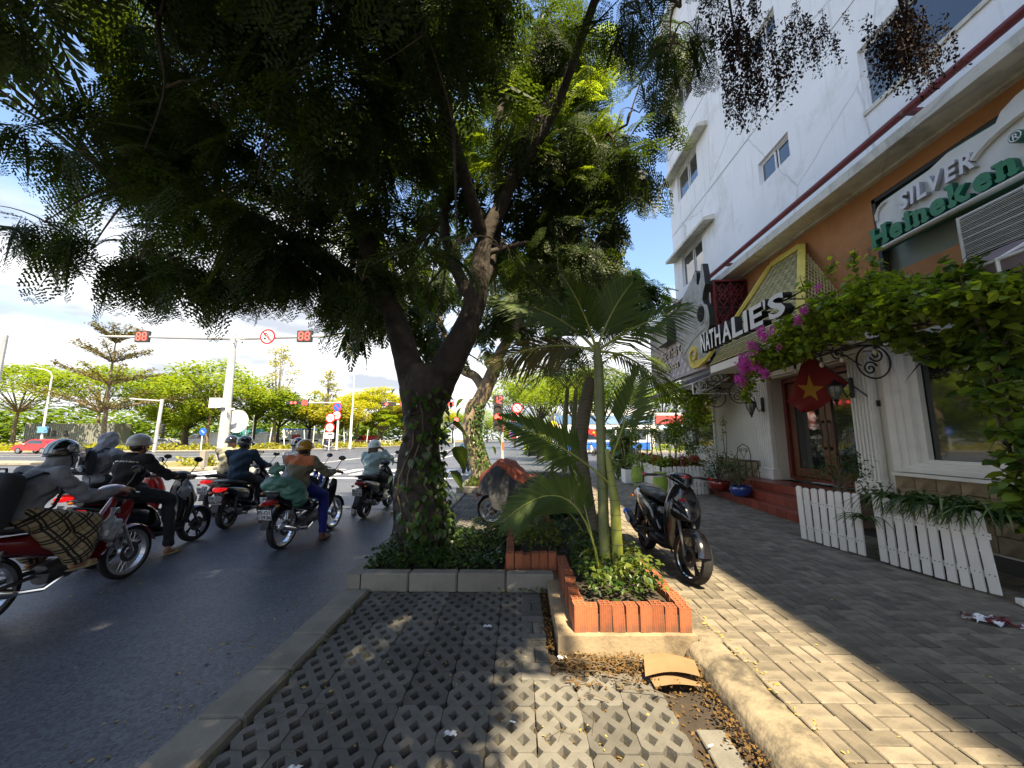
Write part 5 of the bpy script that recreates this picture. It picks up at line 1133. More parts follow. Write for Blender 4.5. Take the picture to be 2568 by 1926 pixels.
# covered motorbike in the next bay
cv=moto('motorbike','motorbike under a charcoal and orange cover in the paver bay behind the near tree',(.74,6.98,.02),168,'scoot',M_blk,lit=False,group=None,mirrors=False,rim=M_alum)
M_cvd=mat('charcoal cover cloth',(.05,.055,.065),.85,var=.25,sc=5,bump=.5,bsc=22); M_cvo=mat('orange cover cloth',(.42,.12,.075),.85,var=.2,sc=4,bump=.5,bsc=18)
def cover():
    prof=[(-.50,.55,.25),(-.3,.98,.32),(0,.93,.34),(.3,.92,.36),(.6,.88,.36),(.85,1.10,.40),(1.05,1.18,.42),(1.25,1.02,.34),(1.42,.90,.24),(1.50,.50,.18)]
    A=np.array(prof); d=MB(); o=MB(); nu,nv=110,70
    def f(u,v):
        x=-.5+2.0*u; top=np.interp(x,A[:,0],A[:,1]); w=np.interp(x,A[:,0],A[:,2]); bot=.40+.08*math.sin(x*5+1)+(.14 if x>1.2 else 0)
        a=(v-.5)*2; s=abs(a); y=math.copysign(1,a)*w*(min(1,s*2.2)**.7)*(1+.05*math.sin(x*23+s*7)*(s)); z=top-.05*min(1,s*2.2)**3-max(0,s-.42)/.58*(top-bot)
        k=noise.noise(Vector((x*5,y*5,z*5)))*.03+noise.noise(Vector((x*13,y*9,z*2)))*.016
        return (x,y+k*(1 if y>0 else -1),z+k)
    d.grid(f,nu,nv); me_f=d.f; d.m=[]
    for i,fc in enumerate(d.f):
        c=sum((Vector(d.v[j]) for j in fc),Vector())/4; u_,v_=(i%nu)/nu,(i//nu)/nv; d.m.append(1 if (u_>.47+.03*math.sin(v_*20) and abs(v_-.5)<(.25+.03*math.sin(u_*14)-.08*max(0,.66-u_)/.2)) else 0)
    return d.build('cover',[M_cvd,M_cvo],cv,world=False,ang=80)
cover()
# ---------- people ----------
M_skin=mat('skin',(.36,.20,.13),.5,var=.1,sc=8,bump=.05,bsc=120); M_hair=mat('dark hair',(.02,.014,.010),.45,var=.4,sc=30,bump=.6,bsc=90); M_hairb=mat('brown hair',(.06,.032,.020),.45,var=.4,sc=30,bump=.6,bsc=90)
def cloth(name,c,c2=None,var=.15): return mat(name,c,.88,var=var,sc=5,bump=.8,bsc=18,c2=c2)
def blob(items,vox=.01,smooth=4,noise_amp=0,nf=14,dec=None):
    b=MB()
    for it in items:
        if it[0]=='c':
            p,q,r0,r1=Vector(it[1]),Vector(it[2]),it[3],it[4]; n=10; b.tube([p.lerp(q,i/4) for i in range(5)],[r0+(r1-r0)*i/4 for i in range(5)],n); b.sphere(p,r0*1.0,n); b.sphere(q,r1*1.0,n)
        else: b.sphere(it[1],it[2],14,rot=Euler(it[3]).to_matrix() if len(it)>3 else None)
    me=bpy.data.meshes.new('blob'); me.from_pydata(b.v,[],b.f); bm=bmesh.new(); bm.from_mesh(me); bmesh.ops.remove_doubles(bm,verts=bm.verts,dist=1e-5); bmesh.ops.recalc_face_normals(bm,faces=bm.faces); bm.to_mesh(me); bm.free()
    o=bpy.data.objects.new('blob',me); COL.objects.link(o); m=o.modifiers.new('r','REMESH'); m.mode='VOXEL'; m.voxel_size=vox; m.use_smooth_shade=True
    m=o.modifiers.new('s','SMOOTH'); m.iterations=smooth; m.factor=.5
    if dec: m=o.modifiers.new('d','DECIMATE'); m.ratio=dec
    dg=bpy.context.evaluated_depsgraph_get(); out=bpy.data.meshes.new_from_object(o.evaluated_get(dg)); bpy.data.objects.remove(o); bpy.data.meshes.remove(me)
    if noise_amp:
        n=len(out.vertices); co=np.empty(n*3,np.float32); no=np.empty(n*3,np.float32); out.vertices.foreach_get('co',co); out.vertices.foreach_get('normal',no); co=co.reshape(-1,3); no=no.reshape(-1,3)
        d=np.sin(co[:,0]*nf*1.7+3*np.sin(co[:,2]*nf*.6)+co[:,1]*nf)*.5+np.sin(co[:,2]*nf*2.1+2.5*np.sin(co[:,1]*nf*.8+co[:,0]*4))*.6+np.sin((co[:,2]-co[:,0])*nf*3.3+2*np.sin(co[:,1]*nf))*.3
        co+=no*(d*noise_amp)[:,None]; out.vertices.foreach_set('co',co.ravel())
    out.polygons.foreach_set('use_smooth',[True]*len(out.polygons)); out.update(); return out
def V3(*a): return Vector(a)
def hand_items(w,dirn,side,closed=True):
    # palm, four bent fingers round a grip and a thumb; dirn: forearm direction
    d=Vector(dirn).normalized(); out=[]; up=Vector((0,0,1)); lat=d.cross(up).normalized(); up=lat.cross(d)
    pc=Vector(w)+d*.045; out.append(('c',w,tuple(pc+d*.02),.023,.026)); out.append(('e',tuple(pc+d*.012),(.042,.036,.018),(0,0,math.atan2(d.y,d.x))))
    for i,(o,L) in enumerate(((-.030,.062),(-.010,.072),(.010,.068),(.029,.055))):
        k=pc+d*.045+lat*o; m=k+d*L*.42-up*.012; e=m+(-up*.9+d*(-.15))*L*.45; f=e+(-d*.8-up*.2)*L*.3
        for a,c in((k,m),(m,e),(e,f)): out.append(('c',tuple(a),tuple(c),.0095,.0088))
    s=lat*(-side); k=pc+s*.026-d*.01; m=k+s*.014+d*.028-up*.02; e=m+d*.02-up*.02; out+= [('c',tuple(k),tuple(m),.012,.0105),('c',tuple(m),tuple(e),.0105,.009)]
    return out
def rider(label,bike,J,shirt,pants,top='jacket',helmet=None,hood=None,hair=None,shoes=None,skirt=None,near=True,mask=None,yaw=0,sleeve=1.,bulk=1.,bare_leg=False,group='motorbike riders'):
    bt=bikes[bike] if isinstance(bike,str) else bike
    g=lambda k,d: Vector(J.get(k,d))
    pel=g('pel',(.22,0,.86)); che=g('che',(.28,0,1.12)); nek=g('nek',(.33,0,1.285)); hed=g('hed',(.37,0,1.41))
    SR,SL=g('SR',(.30,-.17,1.235)),g('SL',(.30,.17,1.235)); ER,EL=g('ER',(.50,-.27,1.06)),g('EL',(.50,.27,1.06)); HR,HL=g('HR',(.76,-.30,1.02)),g('HL',(.76,.30,1.02))
    KR,KL=g('KR',(.66,-.19,.74)),g('KL',(.66,.19,.74)); AR,AL=g('AR',(.48,-.24,.40)),g('AL',(.48,.24,.40)); hpR,hpL=pel+V3(.03,-.09,-.01),pel+V3(.03,.09,-.01)
    fw=V3(math.cos(yaw),math.sin(yaw),0); lf=V3(-math.sin(yaw),math.cos(yaw),0); T=tuple
    it=[('c',T(pel),T(che),.115,.115),('e',T(pel),(.12,.15,.11)),('e',T(che),(.10,.15,.13)),('c',T(che),T(nek),.09,.052),('c',T(nek),T(hed+V3(0,0,-.02)),.05,.05),
        ('e',T(hed+V3(0,0,.02)),(.092,.075,.10),(0,0,yaw)),('e',T(hed+fw*.03+V3(0,0,-.055)),(.06,.055,.055),(0,0,yaw)),('c',T(hed+fw*.088+V3(0,0,.005)),T(hed+fw*.104+V3(0,0,-.025)),.010,.014),
        ('c',T(hed+fw*.084+lf*.022+V3(0,0,-.062)),T(hed+fw*.084-lf*.022+V3(0,0,-.062)),.009,.009),('c',T(hed+fw*.08+lf*.04+V3(0,0,.03)),T(hed+fw*.08-lf*.04+V3(0,0,.03)),.012,.012)]
    for s in(1,-1): it.append(('e',T(hed+lf*s*.077+V3(-.005,0,-.01)),(.018,.010,.030),(0,0,yaw)))
    for s,S_,E_,H_ in((-1,SR,ER,HR),(1,SL,EL,HL)):
        it+= [('c',T(nek+V3(-.01,0,-.05)),T(S_),.06,.06),('c',T(S_),T(E_),.052,.040),('c',T(E_),T(H_),.040,.026)]
        it+=hand_items(H_,(H_-E_),s)
    for hp,K_,A_ in((hpR,KR,AR),(hpL,KL,AL)):
        d=(V3(1,0,0) if A_.z>.2 else V3(1,0,0)); it+= [('c',T(hp),T(K_),.088,.062),('c',T(K_),T(A_),.058,.036),('c',T(A_),T(A_+V3(-.02,0,-.05)),.038,.036),('c',T(A_+V3(-.03,0,-.055)),T(A_+V3(.15,-.015 if hp is hpR else .015,-.065)),.034,.024)]
    me=blob(it,.0075 if near else .014,3,dec=.3 if near else None); me.materials.append(M_skin)
    o=bpy.data.objects.new('person',me); COL.objects.link(o); tag(o,label,'person',group); o.location=bt.location; o.rotation_euler=bt.rotation_euler
    def child(me_,n,m): me_.materials.clear(); [me_.materials.append(x) for x in (m if isinstance(m,(list,tuple)) else [m])]; return obj_from(n,me_,o)
    vx=.011 if near else .018; bk=bulk
    # top
    ti=[('c',T(pel+V3(-.01,0,.0)),T(che),.135*bk,.138*bk),('e',T(pel+V3(-.015,0,.01)),(.135*bk,.168*bk,.10)),('e',T(che),(.125*bk,.178*bk,.15)),('c',T(che+V3(0,0,.08)),T(nek+V3(-.01,0,-.02)),.10,.066)]
    for S_,E_,H_ in((SR,ER,HR),(SL,EL,HL)):
        e=E_.lerp(H_,.86*sleeve); ti+= [('c',T(nek+V3(-.02,0,-.055)),T(S_),.075,.078),('c',T(S_),T(E_),.073,.060),('c',T(E_),T(e),.060,.042)]
    if top=='hoodie':
        ti+= [('e',T(nek+V3(-.075,0,-.02)),(.07,.10,.06),(0,R(-25),0))]
    if top in('jacket','shirt'): ti+= [('c',T(nek+V3(-.03,.03,.0)),T(nek+V3(-.03,-.03,.0)),.05,.05)]
    if hood=='up':
        ti+= [('e',T(hed+V3(-.012,0,.015)),(.125,.108,.135),(0,0,yaw)),('c',T(hed+V3(-.02,0,-.05)),T(nek),.10,.09),('c',T(hed+V3(-.05,0,-.02)),T(nek+V3(-.06,0,-.08)),.10,.08)]
    if hood=='scarf': ti+= [('c',T(hed+V3(-.01,0,-.06)),T(nek+V3(0,0,-.02)),.085,.09),('e',T(hed+V3(-.005,0,-.01)),(.103,.09,.10),(0,0,yaw))]
    tm=blob(ti,vx,3,.014,15); tp=child(tm,top,shirt)
    if isinstance(shirt,(list,tuple)) and len(shirt)>1:
        zc=che.z+.055; no=[p.center for p in tm.polygons]; tm.polygons.foreach_set('material_index',[1 if (c.z>zc+.02*math.sin(c.y*9) and abs(c.y)<.235 and c.x<nek.x+.02) else 0 for c in no])
    # legs
    li=[]
    if not skirt:
        for hp,K_,A_ in((hpR,KR,AR),(hpL,KL,AL)):
            e=K_.lerp(A_,.93 if not bare_leg else .3); li+= [('c',T(hp),T(K_),.105,.082),('c',T(K_),T(e),.078,.062)]
        li+= [('e',T(pel+V3(0,0,-.03)),(.135,.165,.10))]
        child(blob(li,vx,4,.009,15),'trousers',pants)
    else:
        m1=(KR+KL)/2; li=[('e',T(pel+V3(0,0,-.02)),(.15,.18,.11)),('c',T(hpR),T(KR),.115,.10),('c',T(hpL),T(KL),.115,.10),('c',T(KR+V3(-.02,0,0)),T(KR.lerp(AR,.78)+V3(-.03,.0,0)),.10,.12),('c',T(KL+V3(-.02,0,0)),T(KL.lerp(AL,.78)+V3(-.03,0,0)),.10,.12),('c',T(pel.lerp(m1,.5)),T(m1),.12,.12),('c',T(hpR+V3(.1,-.03,-.1)),T(KR.lerp(AR,.6)+V3(-.12,0,0)),.09,.10)]
        child(blob(li,vx,5,.009,11),'skirt',skirt)
    for hp,A_ in((hpR,AR),(hpL,AL)):
        sd=-.015 if hp is hpR else .015
        if shoes:
            si=[('c',T(A_+V3(-.035,0,-.068)),T(A_+V3(.15,sd,-.074)),.042,.034),('e',T(A_+V3(.05,sd*.5,-.083)),(.13,.045,.018))]
            if shoes[1]=='shoe': si+= [('c',T(A_+V3(-.01,0,-.01)),T(A_+V3(.0,0,-.05)),.046,.046)]
            else: si=[('e',T(A_+V3(.05,sd*.5,-.092)),(.145,.050,.014)),('c',T(A_+V3(.08,.035,-.075)),T(A_+V3(.09,-.035,-.075)),.024,.024),('e',T(A_+V3(.09,0,-.055)),(.035,.045,.02))]
            child(blob(si,.008,2),'shoe',shoes[0])
    # head cover
    if helmet:
        hc=hed+V3(-.008,0,.035); rt=Euler((0,R(-6),yaw)).to_matrix(); hm,hs_=helmet[0],helmet[1]
        b=MB(); b.sphere(hc,(.138,.118,.128),26,rot=rt,zlo=-.16); b.sphere(hc,(.130,.110,.120),22,rot=rt,zlo=-.16)
        pk=[tuple(hc+rt@V3(.138*math.cos(a)*.98+.045*max(0,math.cos(a))**2,.118*math.sin(a),-.012-.012*math.cos(a))) for a in [R(-75+150*i/12) for i in range(13)]]
        pin=[tuple(hc+rt@V3(.132*math.cos(a),.114*math.sin(a),.004)) for a in [R(-75+150*i/12) for i in range(13)]]
        b.add(pk+pin,[(i,i+1,14+i,13+i) for i in range(12)])
        b.tube([tuple(hc+rt@V3(.139*math.cos(a),.119*math.sin(a),-.020)) for a in [2*math.pi*i/28 for i in range(28)]],.006,5,closed=True)
        hl=b.build('helmet',hm,o,world=False,ang=60)
        for (off,wd,m_) in hs_:
            b=MB(); b.grid(lambda u,v:tuple(hc+rt@V3(.1395*math.cos(R(4)+u*R(172))*math.sqrt(max(0,1-((off+(v-.5)*wd)/.118)**2)),off+(v-.5)*wd,.1295*math.sin(R(4)+u*R(172))*math.sqrt(max(0,1-((off+(v-.5)*wd)/.118)**2)))),22,3); b.build('stripe',m_,hl,world=False)
        if len(helmet)>2 and helmet[2]:
            b=MB()
            for s in(1,-1):
                c=rt@V3(-.02,s*.113,.042); n=rt@V3(-.05,s,.25); n.normalize(); u_=n.orthogonal().normalized(); w_=n.cross(u_)
                b.tube([tuple(hc+c+n*.004+(u_*math.cos(a)+w_*math.sin(a))*.032) for a in [2*math.pi*i/16 for i in range(16)]],.004,5,closed=True); b.sphere(tuple(hc+c),(.026,.012,.026),10,rot=rt)
            b.build('emblem',helmet[2],hl,world=False)
        if len(helmet)>3 and helmet[3]:
            b=MB(); b.grid(lambda u,v:tuple(hc+rt@V3((.150+.02*v)*math.cos(R(-80)+u*R(160)),(.124+.006*v)*math.sin(R(-80)+u*R(160)),.09-.15*v)),16,8); b.build('visor',helmet[3],hl,world=False)
        b=MB(); b.tube([tuple(hed+lf*.09+V3(0,0,0)),tuple(hed+lf*.07+fw*.03+V3(0,0,-.09)),tuple(hed+fw*.05+V3(0,0,-.115)),tuple(hed-lf*.07+fw*.03+V3(0,0,-.09)),tuple(hed-lf*.09)],.007,5); b.build('chin_strap',M_blk,hl,world=False)
    if mask: child(blob([('e',T(hed+fw*.045+V3(0,0,-.045)),(.072,.075,.06),(0,0,yaw)),('c',T(hed+fw*.085+V3(0,0,-.03)),T(hed+fw*.125+V3(0,0,-.045)),.035,.012)],.008,2),'face_mask',mask)
    if hair:
        hi=[('e',T(hed+V3(-.02,0,.03)),(.095,.083,.10),(0,0,yaw))]
        if hair[1]=='long':
            for k in range(-3,4): hi.append(('c',T(hed+V3(-.075,k*.022,.0)),T(hed+V3(-.125+abs(k)*.004,k*.032+U(-.01,.01),-.30-U(0,.07))),.030,.016))
        else: hi=[('e',T(hed+V3(-.03,0,.0)),(.085,.083,.085),(0,0,yaw))]
        child(blob(hi,.009,2,.004,60),'hair',hair[0])
    if near:
        for s in(1,-1):
            b=MB(); b.sphere(T(hed+fw*.082+lf*s*.030+V3(0,0,.008)),.011,8); b.build('eye',mat('eye dark',(.03,.02,.015),.15,bump=0,var=.1),o,world=False)
    return o
def plaid():
    M=mat('plaid skirt cloth',(.33,.26,.145),.9,var=.08,sc=5,bump=.4,bsc=26); nt=M.node_tree; N=nt.nodes; L=nt.links; b=N['Principled BSDF']; src=b.inputs['Base Color'].links[0].from_socket
    tc=N.new('ShaderNodeTexCoord'); mp=N.new('ShaderNodeMapping'); mp.inputs['Rotation'].default_value=(0,R(33),0); L.new(tc.outputs['Object'],mp.inputs[0]); sp=N.new('ShaderNodeSeparateXYZ'); L.new(mp.outputs[0],sp.inputs[0])
    def line(sock,off,period,w):
        a=N.new('ShaderNodeMath'); a.operation='MULTIPLY_ADD'; a.inputs[1].default_value=1/period; a.inputs[2].default_value=off; L.new(sock,a.inputs[0]); f=N.new('ShaderNodeMath'); f.operation='FRACT'; L.new(a.outputs[0],f.inputs[0]); c=N.new('ShaderNodeMath'); c.operation='LESS_THAN'; c.inputs[1].default_value=w; L.new(f.outputs[0],c.inputs[0]); return c.outputs[0]
    acc=None
    for sk in(0,2):
        for off,w in((0,.13),(.22,.13),(.6,.035)):
            l=line(sp.outputs[sk],off,.125,w)
            if acc is None: acc=l
            else: m=N.new('ShaderNodeMath'); m.operation='MAXIMUM'; L.new(acc,m.inputs[0]); L.new(l,m.inputs[1]); acc=m.outputs[0]
    x=N.new('ShaderNodeMix'); x.data_type='RGBA'; L.new(acc,x.inputs[0]); L.new(src,x.inputs[6]); x.inputs[7].default_value=(.02,.018,.016,1); L.new(x.outputs[2],b.inputs['Base Color']); return M
M_grey=cloth('grey hoodie cloth',(.20,.215,.24)); M_lgrey=cloth('pale grey hoodie cloth',(.26,.28,.32)); M_bc=cloth('black cloth',(.016,.017,.020)); M_den=cloth('denim',(.018,.045,.08),c2=(.010,.024,.045)); M_ol=cloth('olive beige cloth',(.20,.18,.13),c2=(.13,.125,.085)); M_or=cloth('orange yoke cloth',(.42,.13,.05)); M_navy=cloth('blue trousers',(.008,.015,.17)); M_lb=cloth('pale blue shirt cloth',(.30,.42,.44)); M_dkp=cloth('dark trousers',(.02,.022,.026)); M_sky=cloth('light blue cloth',(.25,.48,.58)); M_blu=cloth('bright blue cloth',(.03,.12,.45))
M_hblk=mat('helmet gloss black',(.010,.010,.012),.1,bump=0,var=.1,coat=.9); M_hgry=mat('helmet pale grey',(.34,.33,.30),.28,var=.12,sc=20,bump=0,coat=.4); M_hyel=mat('helmet mustard',(.38,.20,.012),.25,var=.08,bump=0,coat=.5); M_hwht=mat('helmet white blue',(.66,.74,.76),.25,var=.05,bump=0,coat=.5); M_hst=mat('pale blue stripe',(.36,.55,.62),.25,var=.05,bump=0,coat=.5)
M_vis=mat('clear visor',(.55,.55,.5),.08,bump=0,var=.1,coat=.8); M_vis.node_tree.nodes['Principled BSDF'].inputs['Alpha'].default_value=.35
M_slip=mat('cream slipper',(.38,.32,.18),.7,var=.1,bump=.1); M_brs=mat('brown shoe',(.11,.045,.025),.6,var=.2,bump=.2); M_dks=mat('dark shoe',(.03,.027,.025),.6,var=.2,bump=.2); M_wsh=mat('grey white shoe',(.45,.44,.42),.7,var=.1,bump=.1)
rider('person in grey hoodie, plaid skirt and black helmet with pale blue stripes','red',{'pel':(.18,0,.84),'che':(.27,0,1.10),'nek':(.38,0,1.27),'hed':(.46,0,1.385),'SR':(.32,-.17,1.22),'SL':(.32,.17,1.22),'ER':(.50,-.24,.99),'EL':(.50,.24,1.0),'KR':(.62,-.18,.72),'KL':(.62,.18,.72),'AR':(.52,-.22,.42),'AL':(.52,.2,.42)},M_grey,None,'hoodie',(M_hblk,[(-.035,.02,M_hst),(.035,.02,M_hst),(0,.03,M_hst)],M_lens,M_vis),hood='scarf',shoes=(M_slip,'slipper'),skirt=plaid(),mask=M_grey,yaw=.0)
rider('person in black hoodie with white back lettering and pale grey helmet','blk',{'pel':(.22,0,.87),'che':(.24,0,1.16),'nek':(.30,0,1.33),'hed':(.33,0,1.455),'SR':(.27,-.20,1.275),'SL':(.27,.20,1.275),'KR':(.64,-.20,.72),'AR':(.58,-.34,.11),'ER':(.5,-.30,1.04)},M_bc,M_dkp,'hoodie',(M_hgry,[]),shoes=(M_slip,'slipper'),hair=(M_hair,'short'),bulk=1.12,yaw=-.15)
rider('person with a pale grey hood pulled up, behind the black hoodie rider','hood',{'pel':(.10,0,.93),'che':(.12,0,1.22),'nek':(.16,0,1.39),'hed':(.20,0,1.51),'SR':(.14,-.19,1.33),'SL':(.14,.19,1.33)},M_lgrey,M_dkp,'hoodie',None,hood='up',shoes=(M_dks,'shoe'),yaw=-.4)
rider('person in dark blue denim jacket and black helmet','denim',{'KR':(.66,-.20,.70),'AR':(.52,-.31,.11),'pel':(.24,0,.88),'che':(.26,0,1.16),'nek':(.31,0,1.325),'hed':(.35,0,1.445),'SR':(.27,-.20,1.275),'SL':(.27,.20,1.275)},M_den,M_dkp,'jacket',(M_hblk,[(0,.02,M_hgry)]),shoes=(M_dks,'slipper'),hair=(M_hair,'short'),bulk=1.14,yaw=-.5)
rider('person in pale jacket hidden beyond the denim jacket rider','den2',{'pel':(.24,0,.88),'che':(.26,0,1.16),'nek':(.31,0,1.33),'hed':(.35,0,1.46),'SR':(.27,-.19,1.275),'SL':(.27,.19,1.275)},cloth('pale khaki cloth',(.25,.24,.18)),M_dkp,'jacket',(M_hblk,[]),shoes=(M_dks,'shoe'),near=False)
rider('person in olive jacket with orange shoulders, blue trousers and mustard helmet','green',{'KR':(.60,-.22,.66),'AR':(.50,-.30,.11),'pel':(.26,0,.84),'che':(.28,0,1.11),'nek':(.33,0,1.27),'hed':(.37,0,1.38),'SR':(.30,-.20,1.215),'SL':(.30,.20,1.215),'ER':(.52,-.30,1.0)},[M_ol,M_or],M_navy,'jacket',(M_hyel,[(-.018,.014,M_hblk),(.018,.014,M_hblk),(0,.018,M_hwht)]),shoes=(M_brs,'shoe'),hair=(M_hair,'short'),bulk=1.16,yaw=-.25)
rider('person in grey hooded top and black helmet beyond the mustard helmet rider','green2',{},M_lgrey,M_dkp,'hoodie',(M_hblk,[(0,.03,M_hgry)]),hood='scarf',shoes=(M_dks,'shoe'),near=False)
rider('person with long brown hair and pale blue shirt raising a hand to the face','girl',{'pel':(.26,0,.84),'che':(.27,0,1.09),'nek':(.31,0,1.25),'hed':(.35,0,1.365),'SR':(.29,-.165,1.2),'SL':(.29,.165,1.2),'ER':(.42,-.36,1.13),'HR':(.47,-.15,1.31),'KR':(.66,-.17,.70),'AL':(.25,.33,.11),'KL':(.55,.24,.62)},M_lb,M_dkp,'shirt',(M_hwht,[(.03,.014,M_hst),(-.03,.014,M_hst)],M_hst),shoes=(M_wsh,'shoe'),hair=(M_hairb,'long'),bulk=1.12,yaw=-.5)
rider('person in light blue top on the far scooter at the crosswalk','far',{},M_sky,M_dkp,'shirt',(M_hwht,[]),shoes=(M_dks,'shoe'),near=False,hair=(M_hair,'short'))
rider('person in bright blue on the motorbike crossing the far road','cross',{},M_blu,M_dkp,'shirt',(M_hblk,[]),shoes=(M_dks,'shoe'),near=False)
# things carried
def bike_mat(k): b=bikes[k]; return Matrix.Translation(b.location)@b.rotation_euler.to_matrix().to_4x4()
def placed(o,k): o.location=bikes[k].location; o.rotation_euler=bikes[k].rotation_euler; return o
M_bag=mat('black backpack cloth',(.022,.026,.032),.8,var=.2,sc=6,bump=.4,bsc=70); M_bagd=mat('backpack trim',(.012,.013,.015),.7,bump=.2)
def backpack(label,k,c,d,tilt,sx=1,flap=False):
    t=thing('backpack',label,'backpack',(0,0,0),group='backpacks worn by riders'); placed(t,k); rt=Matrix.Rotation(tilt,3,'Y'); c=Vector(c)
    b=MB(); b.loft([(-d[2]/2,0,0,d[0]/2*.8,d[1]/2*.9,d[1]/2*.9,4),(-d[2]/2+.03,0,0,d[0]/2,d[1]/2,d[1]/2,4),(0,0,0,d[0]/2*1.05,d[1]/2,d[1]/2,4),(d[2]/2-.05,0,0,d[0]/2*.95,d[1]/2*.95,d[1]/2*.95,3.5),(d[2]/2,0,0,d[0]/2*.6,d[1]/2*.7,d[1]/2*.7,3)],20,4,axis='z'); b.v=[tuple(c+rt@Vector(v)) for v in b.v]; b.build('bag_body',M_bag,t,world=False)
    b=MB(); b.box((-d[0]/2-.012,0,-.06),(.05,d[1]*.78,d[2]*.5),bev=.02); b.v=[tuple(c+rt@Vector(v)) for v in b.v]; b.build('front_pocket',M_bag,t,world=False)
    if flap:
        b=MB(); b.grid(lambda u,v:(-d[0]/2*1.1*math.sin(min(1,v*1.4)*1.57)-.012,(u-.5)*d[1]*1.04,d[2]/2+.012-max(0,v-.25)*d[2]*.62),8,10); b.v=[tuple(c+rt@Vector(v)) for v in b.v]; b.build('flap',M_bagd,t,world=False)
        for s in(1,-1): b=MB(); b.box((-d[0]/2-.04,s*d[1]*.27,-.0),(.012,.03,.17),bev=.003); b.v=[tuple(c+rt@Vector(v)) for v in b.v]; b.build('buckle_strap',M_alum,t,world=False)
    b=MB()
    b.tube([tuple(c+rt@Vector(p)) for p in((-.02,.05,d[2]/2-.01),(-.02,.03,d[2]/2+.035),(-.02,-.03,d[2]/2+.035),(-.02,-.05,d[2]/2-.01))],.009,6); b.build('carry_loop',M_bagd,t,world=False)
    for s in(1,-1):
        b=MB(); b.tube([tuple(c+rt@Vector(p)) for p in((d[0]/2-.03,s*.09,d[2]/2-.06),(d[0]/2+.08,s*.12,d[2]/2+.035),(d[0]/2+.20,s*.15,d[2]/2+.02),(d[0]/2+.27,s*.155,d[2]/2-.10),(d[0]/2+.24,s*.16,-.02),(d[0]/2+.06,s*.17,-.15))],.026,8,flat=.45); b.build('strap',M_bagd,t,world=False)
    b=MB(); b.box((-d[0]/2-.04,-.02,-d[2]*.24),(.003,.055,.012)); b.v=[tuple(c+rt@Vector(v)) for v in b.v]; b.build('brand_patch',M_alum,t,world=False)
    return t
backpack('plain black backpack on the plaid skirt rider','red',(-.015,0,1.03),(.20,.33,.46),R(14))
backpack('black flap backpack with two buckles on the hooded rider','hood',(-.13,0,1.20),(.17,.32,.36),R(4),flap=True)
# lettering on the black hoodie
def back_text(k,txt,size,c):
    me=text_mesh(txt,size,.0008,offset=.0006,res=1); n=[]
    for v in me.vertices: v.co.y+=.02-.55*v.co.x**2
    me.transform(frame_mat(c,(0,-1,0),(.08,0,1))); me.materials.clear(); me.materials.append(M_lw); return me
for o in list(COL.objects):
    if o.get('label','').startswith('person in black hoodie'):
        ho=[c for c in o.children if c.name.startswith('hoodie')][0]; me=back_text('blk','Good wine never believer',.034,(.055,0,1.235)); obj_from('lettering',me,ho)
        V=np.array([v.co[:] for v in ho.data.vertices]); 
        for v in me.vertices:       # lay the letters on the cloth
            m=(abs(V[:,1]-v.co.y)<.02)&(abs(V[:,2]-v.co.z)<.02)
            if m.any(): v.co.x=V[m][:,0].min()-.004
# green sack, plastic bags
M_sack=mat('green plastic sack',(.07,.20,.145),.5,var=.3,sc=6,bump=.6,bsc=20,c2=(.03,.10,.07))
sk_=thing('sack','tied green plastic sack on the motorbike seat behind the olive jacket','sack',(0,0,0)); placed(sk_,'green')
me=blob([('e',(-.12,.02,.90),(.19,.25,.12)),('e',(-.08,-.16,.82),(.17,.15,.14)),('e',(-.02,.16,.84),(.16,.14,.12)),('e',(-.02,-.24,.74),(.13,.10,.16)),('c',(-.12,.05,.98),(-.13,.06,1.06),.05,.028),('e',(-.13,.0,1.12),(.035,.08,.05),(R(25),0,0)),('e',(-.13,.12,1.11),(.04,.08,.06),(R(-30),0,0)),('e',(-.14,.06,1.15),(.03,.04,.07))],.012,3,.016,17); me.materials.append(M_sack); obj_from('sack_body',me,sk_)
M_plas=mat('clear plastic bag',(.32,.35,.38),.25,var=.2,sc=8,bump=.7,bsc=18,coat=.5); M_plas.node_tree.nodes['Principled BSDF'].inputs['Alpha'].default_value=.6
M_box=mat('white food box',(.65,.66,.66),.5,var=.05,bump=.05); M_ora=mat('orange fruit',(.7,.28,.03),.5,var=.15,bump=.2)
def hang_bag(label,k,c,s,inner):
    t=thing('plastic_bag',label,'bag',(0,0,0),group='plastic bags hung on motorbikes'); placed(t,k); c=Vector(c)
    me=blob([('e',tuple(c),(.10*s,.07*s,.11*s)),('c',tuple(c+V3(0,0,.08*s)),tuple(c+V3(.0,0,.19*s)),.045*s,.018*s),('e',tuple(c+V3(.02,0,-.12*s)),(.03*s,.02*s,.03*s))],.01,2,.012*s,24); me.materials.append(M_plas); obj_from('bag',me,t)
    b=MB(); inner(b,c,s); b.build('contents',M_box if k!='denim' else M_ora,t,world=False)
hang_bag('clear plastic bag with a white food box hung on the red motorbike','red',(.78,-.24,.62),1.1,lambda b,c,s:b.box(tuple(c+V3(0,0,-.01)),(.15*s,.09*s,.07*s),bev=.01))
hang_bag('clear bag of orange fruit hung on the denim jacket rider scooter','denim',(.70,-.27,.62),1.0,lambda b,c,s:[b.sphere(tuple(c+V3(U(-.04,.04),U(-.03,.03),U(-.06,.04))),.035,8) for _ in range(7)])
hang_bag('pale blue plastic bag hung on the black hoodie rider scooter','blk',(.86,-.20,.80),.9,lambda b,c,s:b.box(tuple(c),(.08,.06,.08),bev=.01))
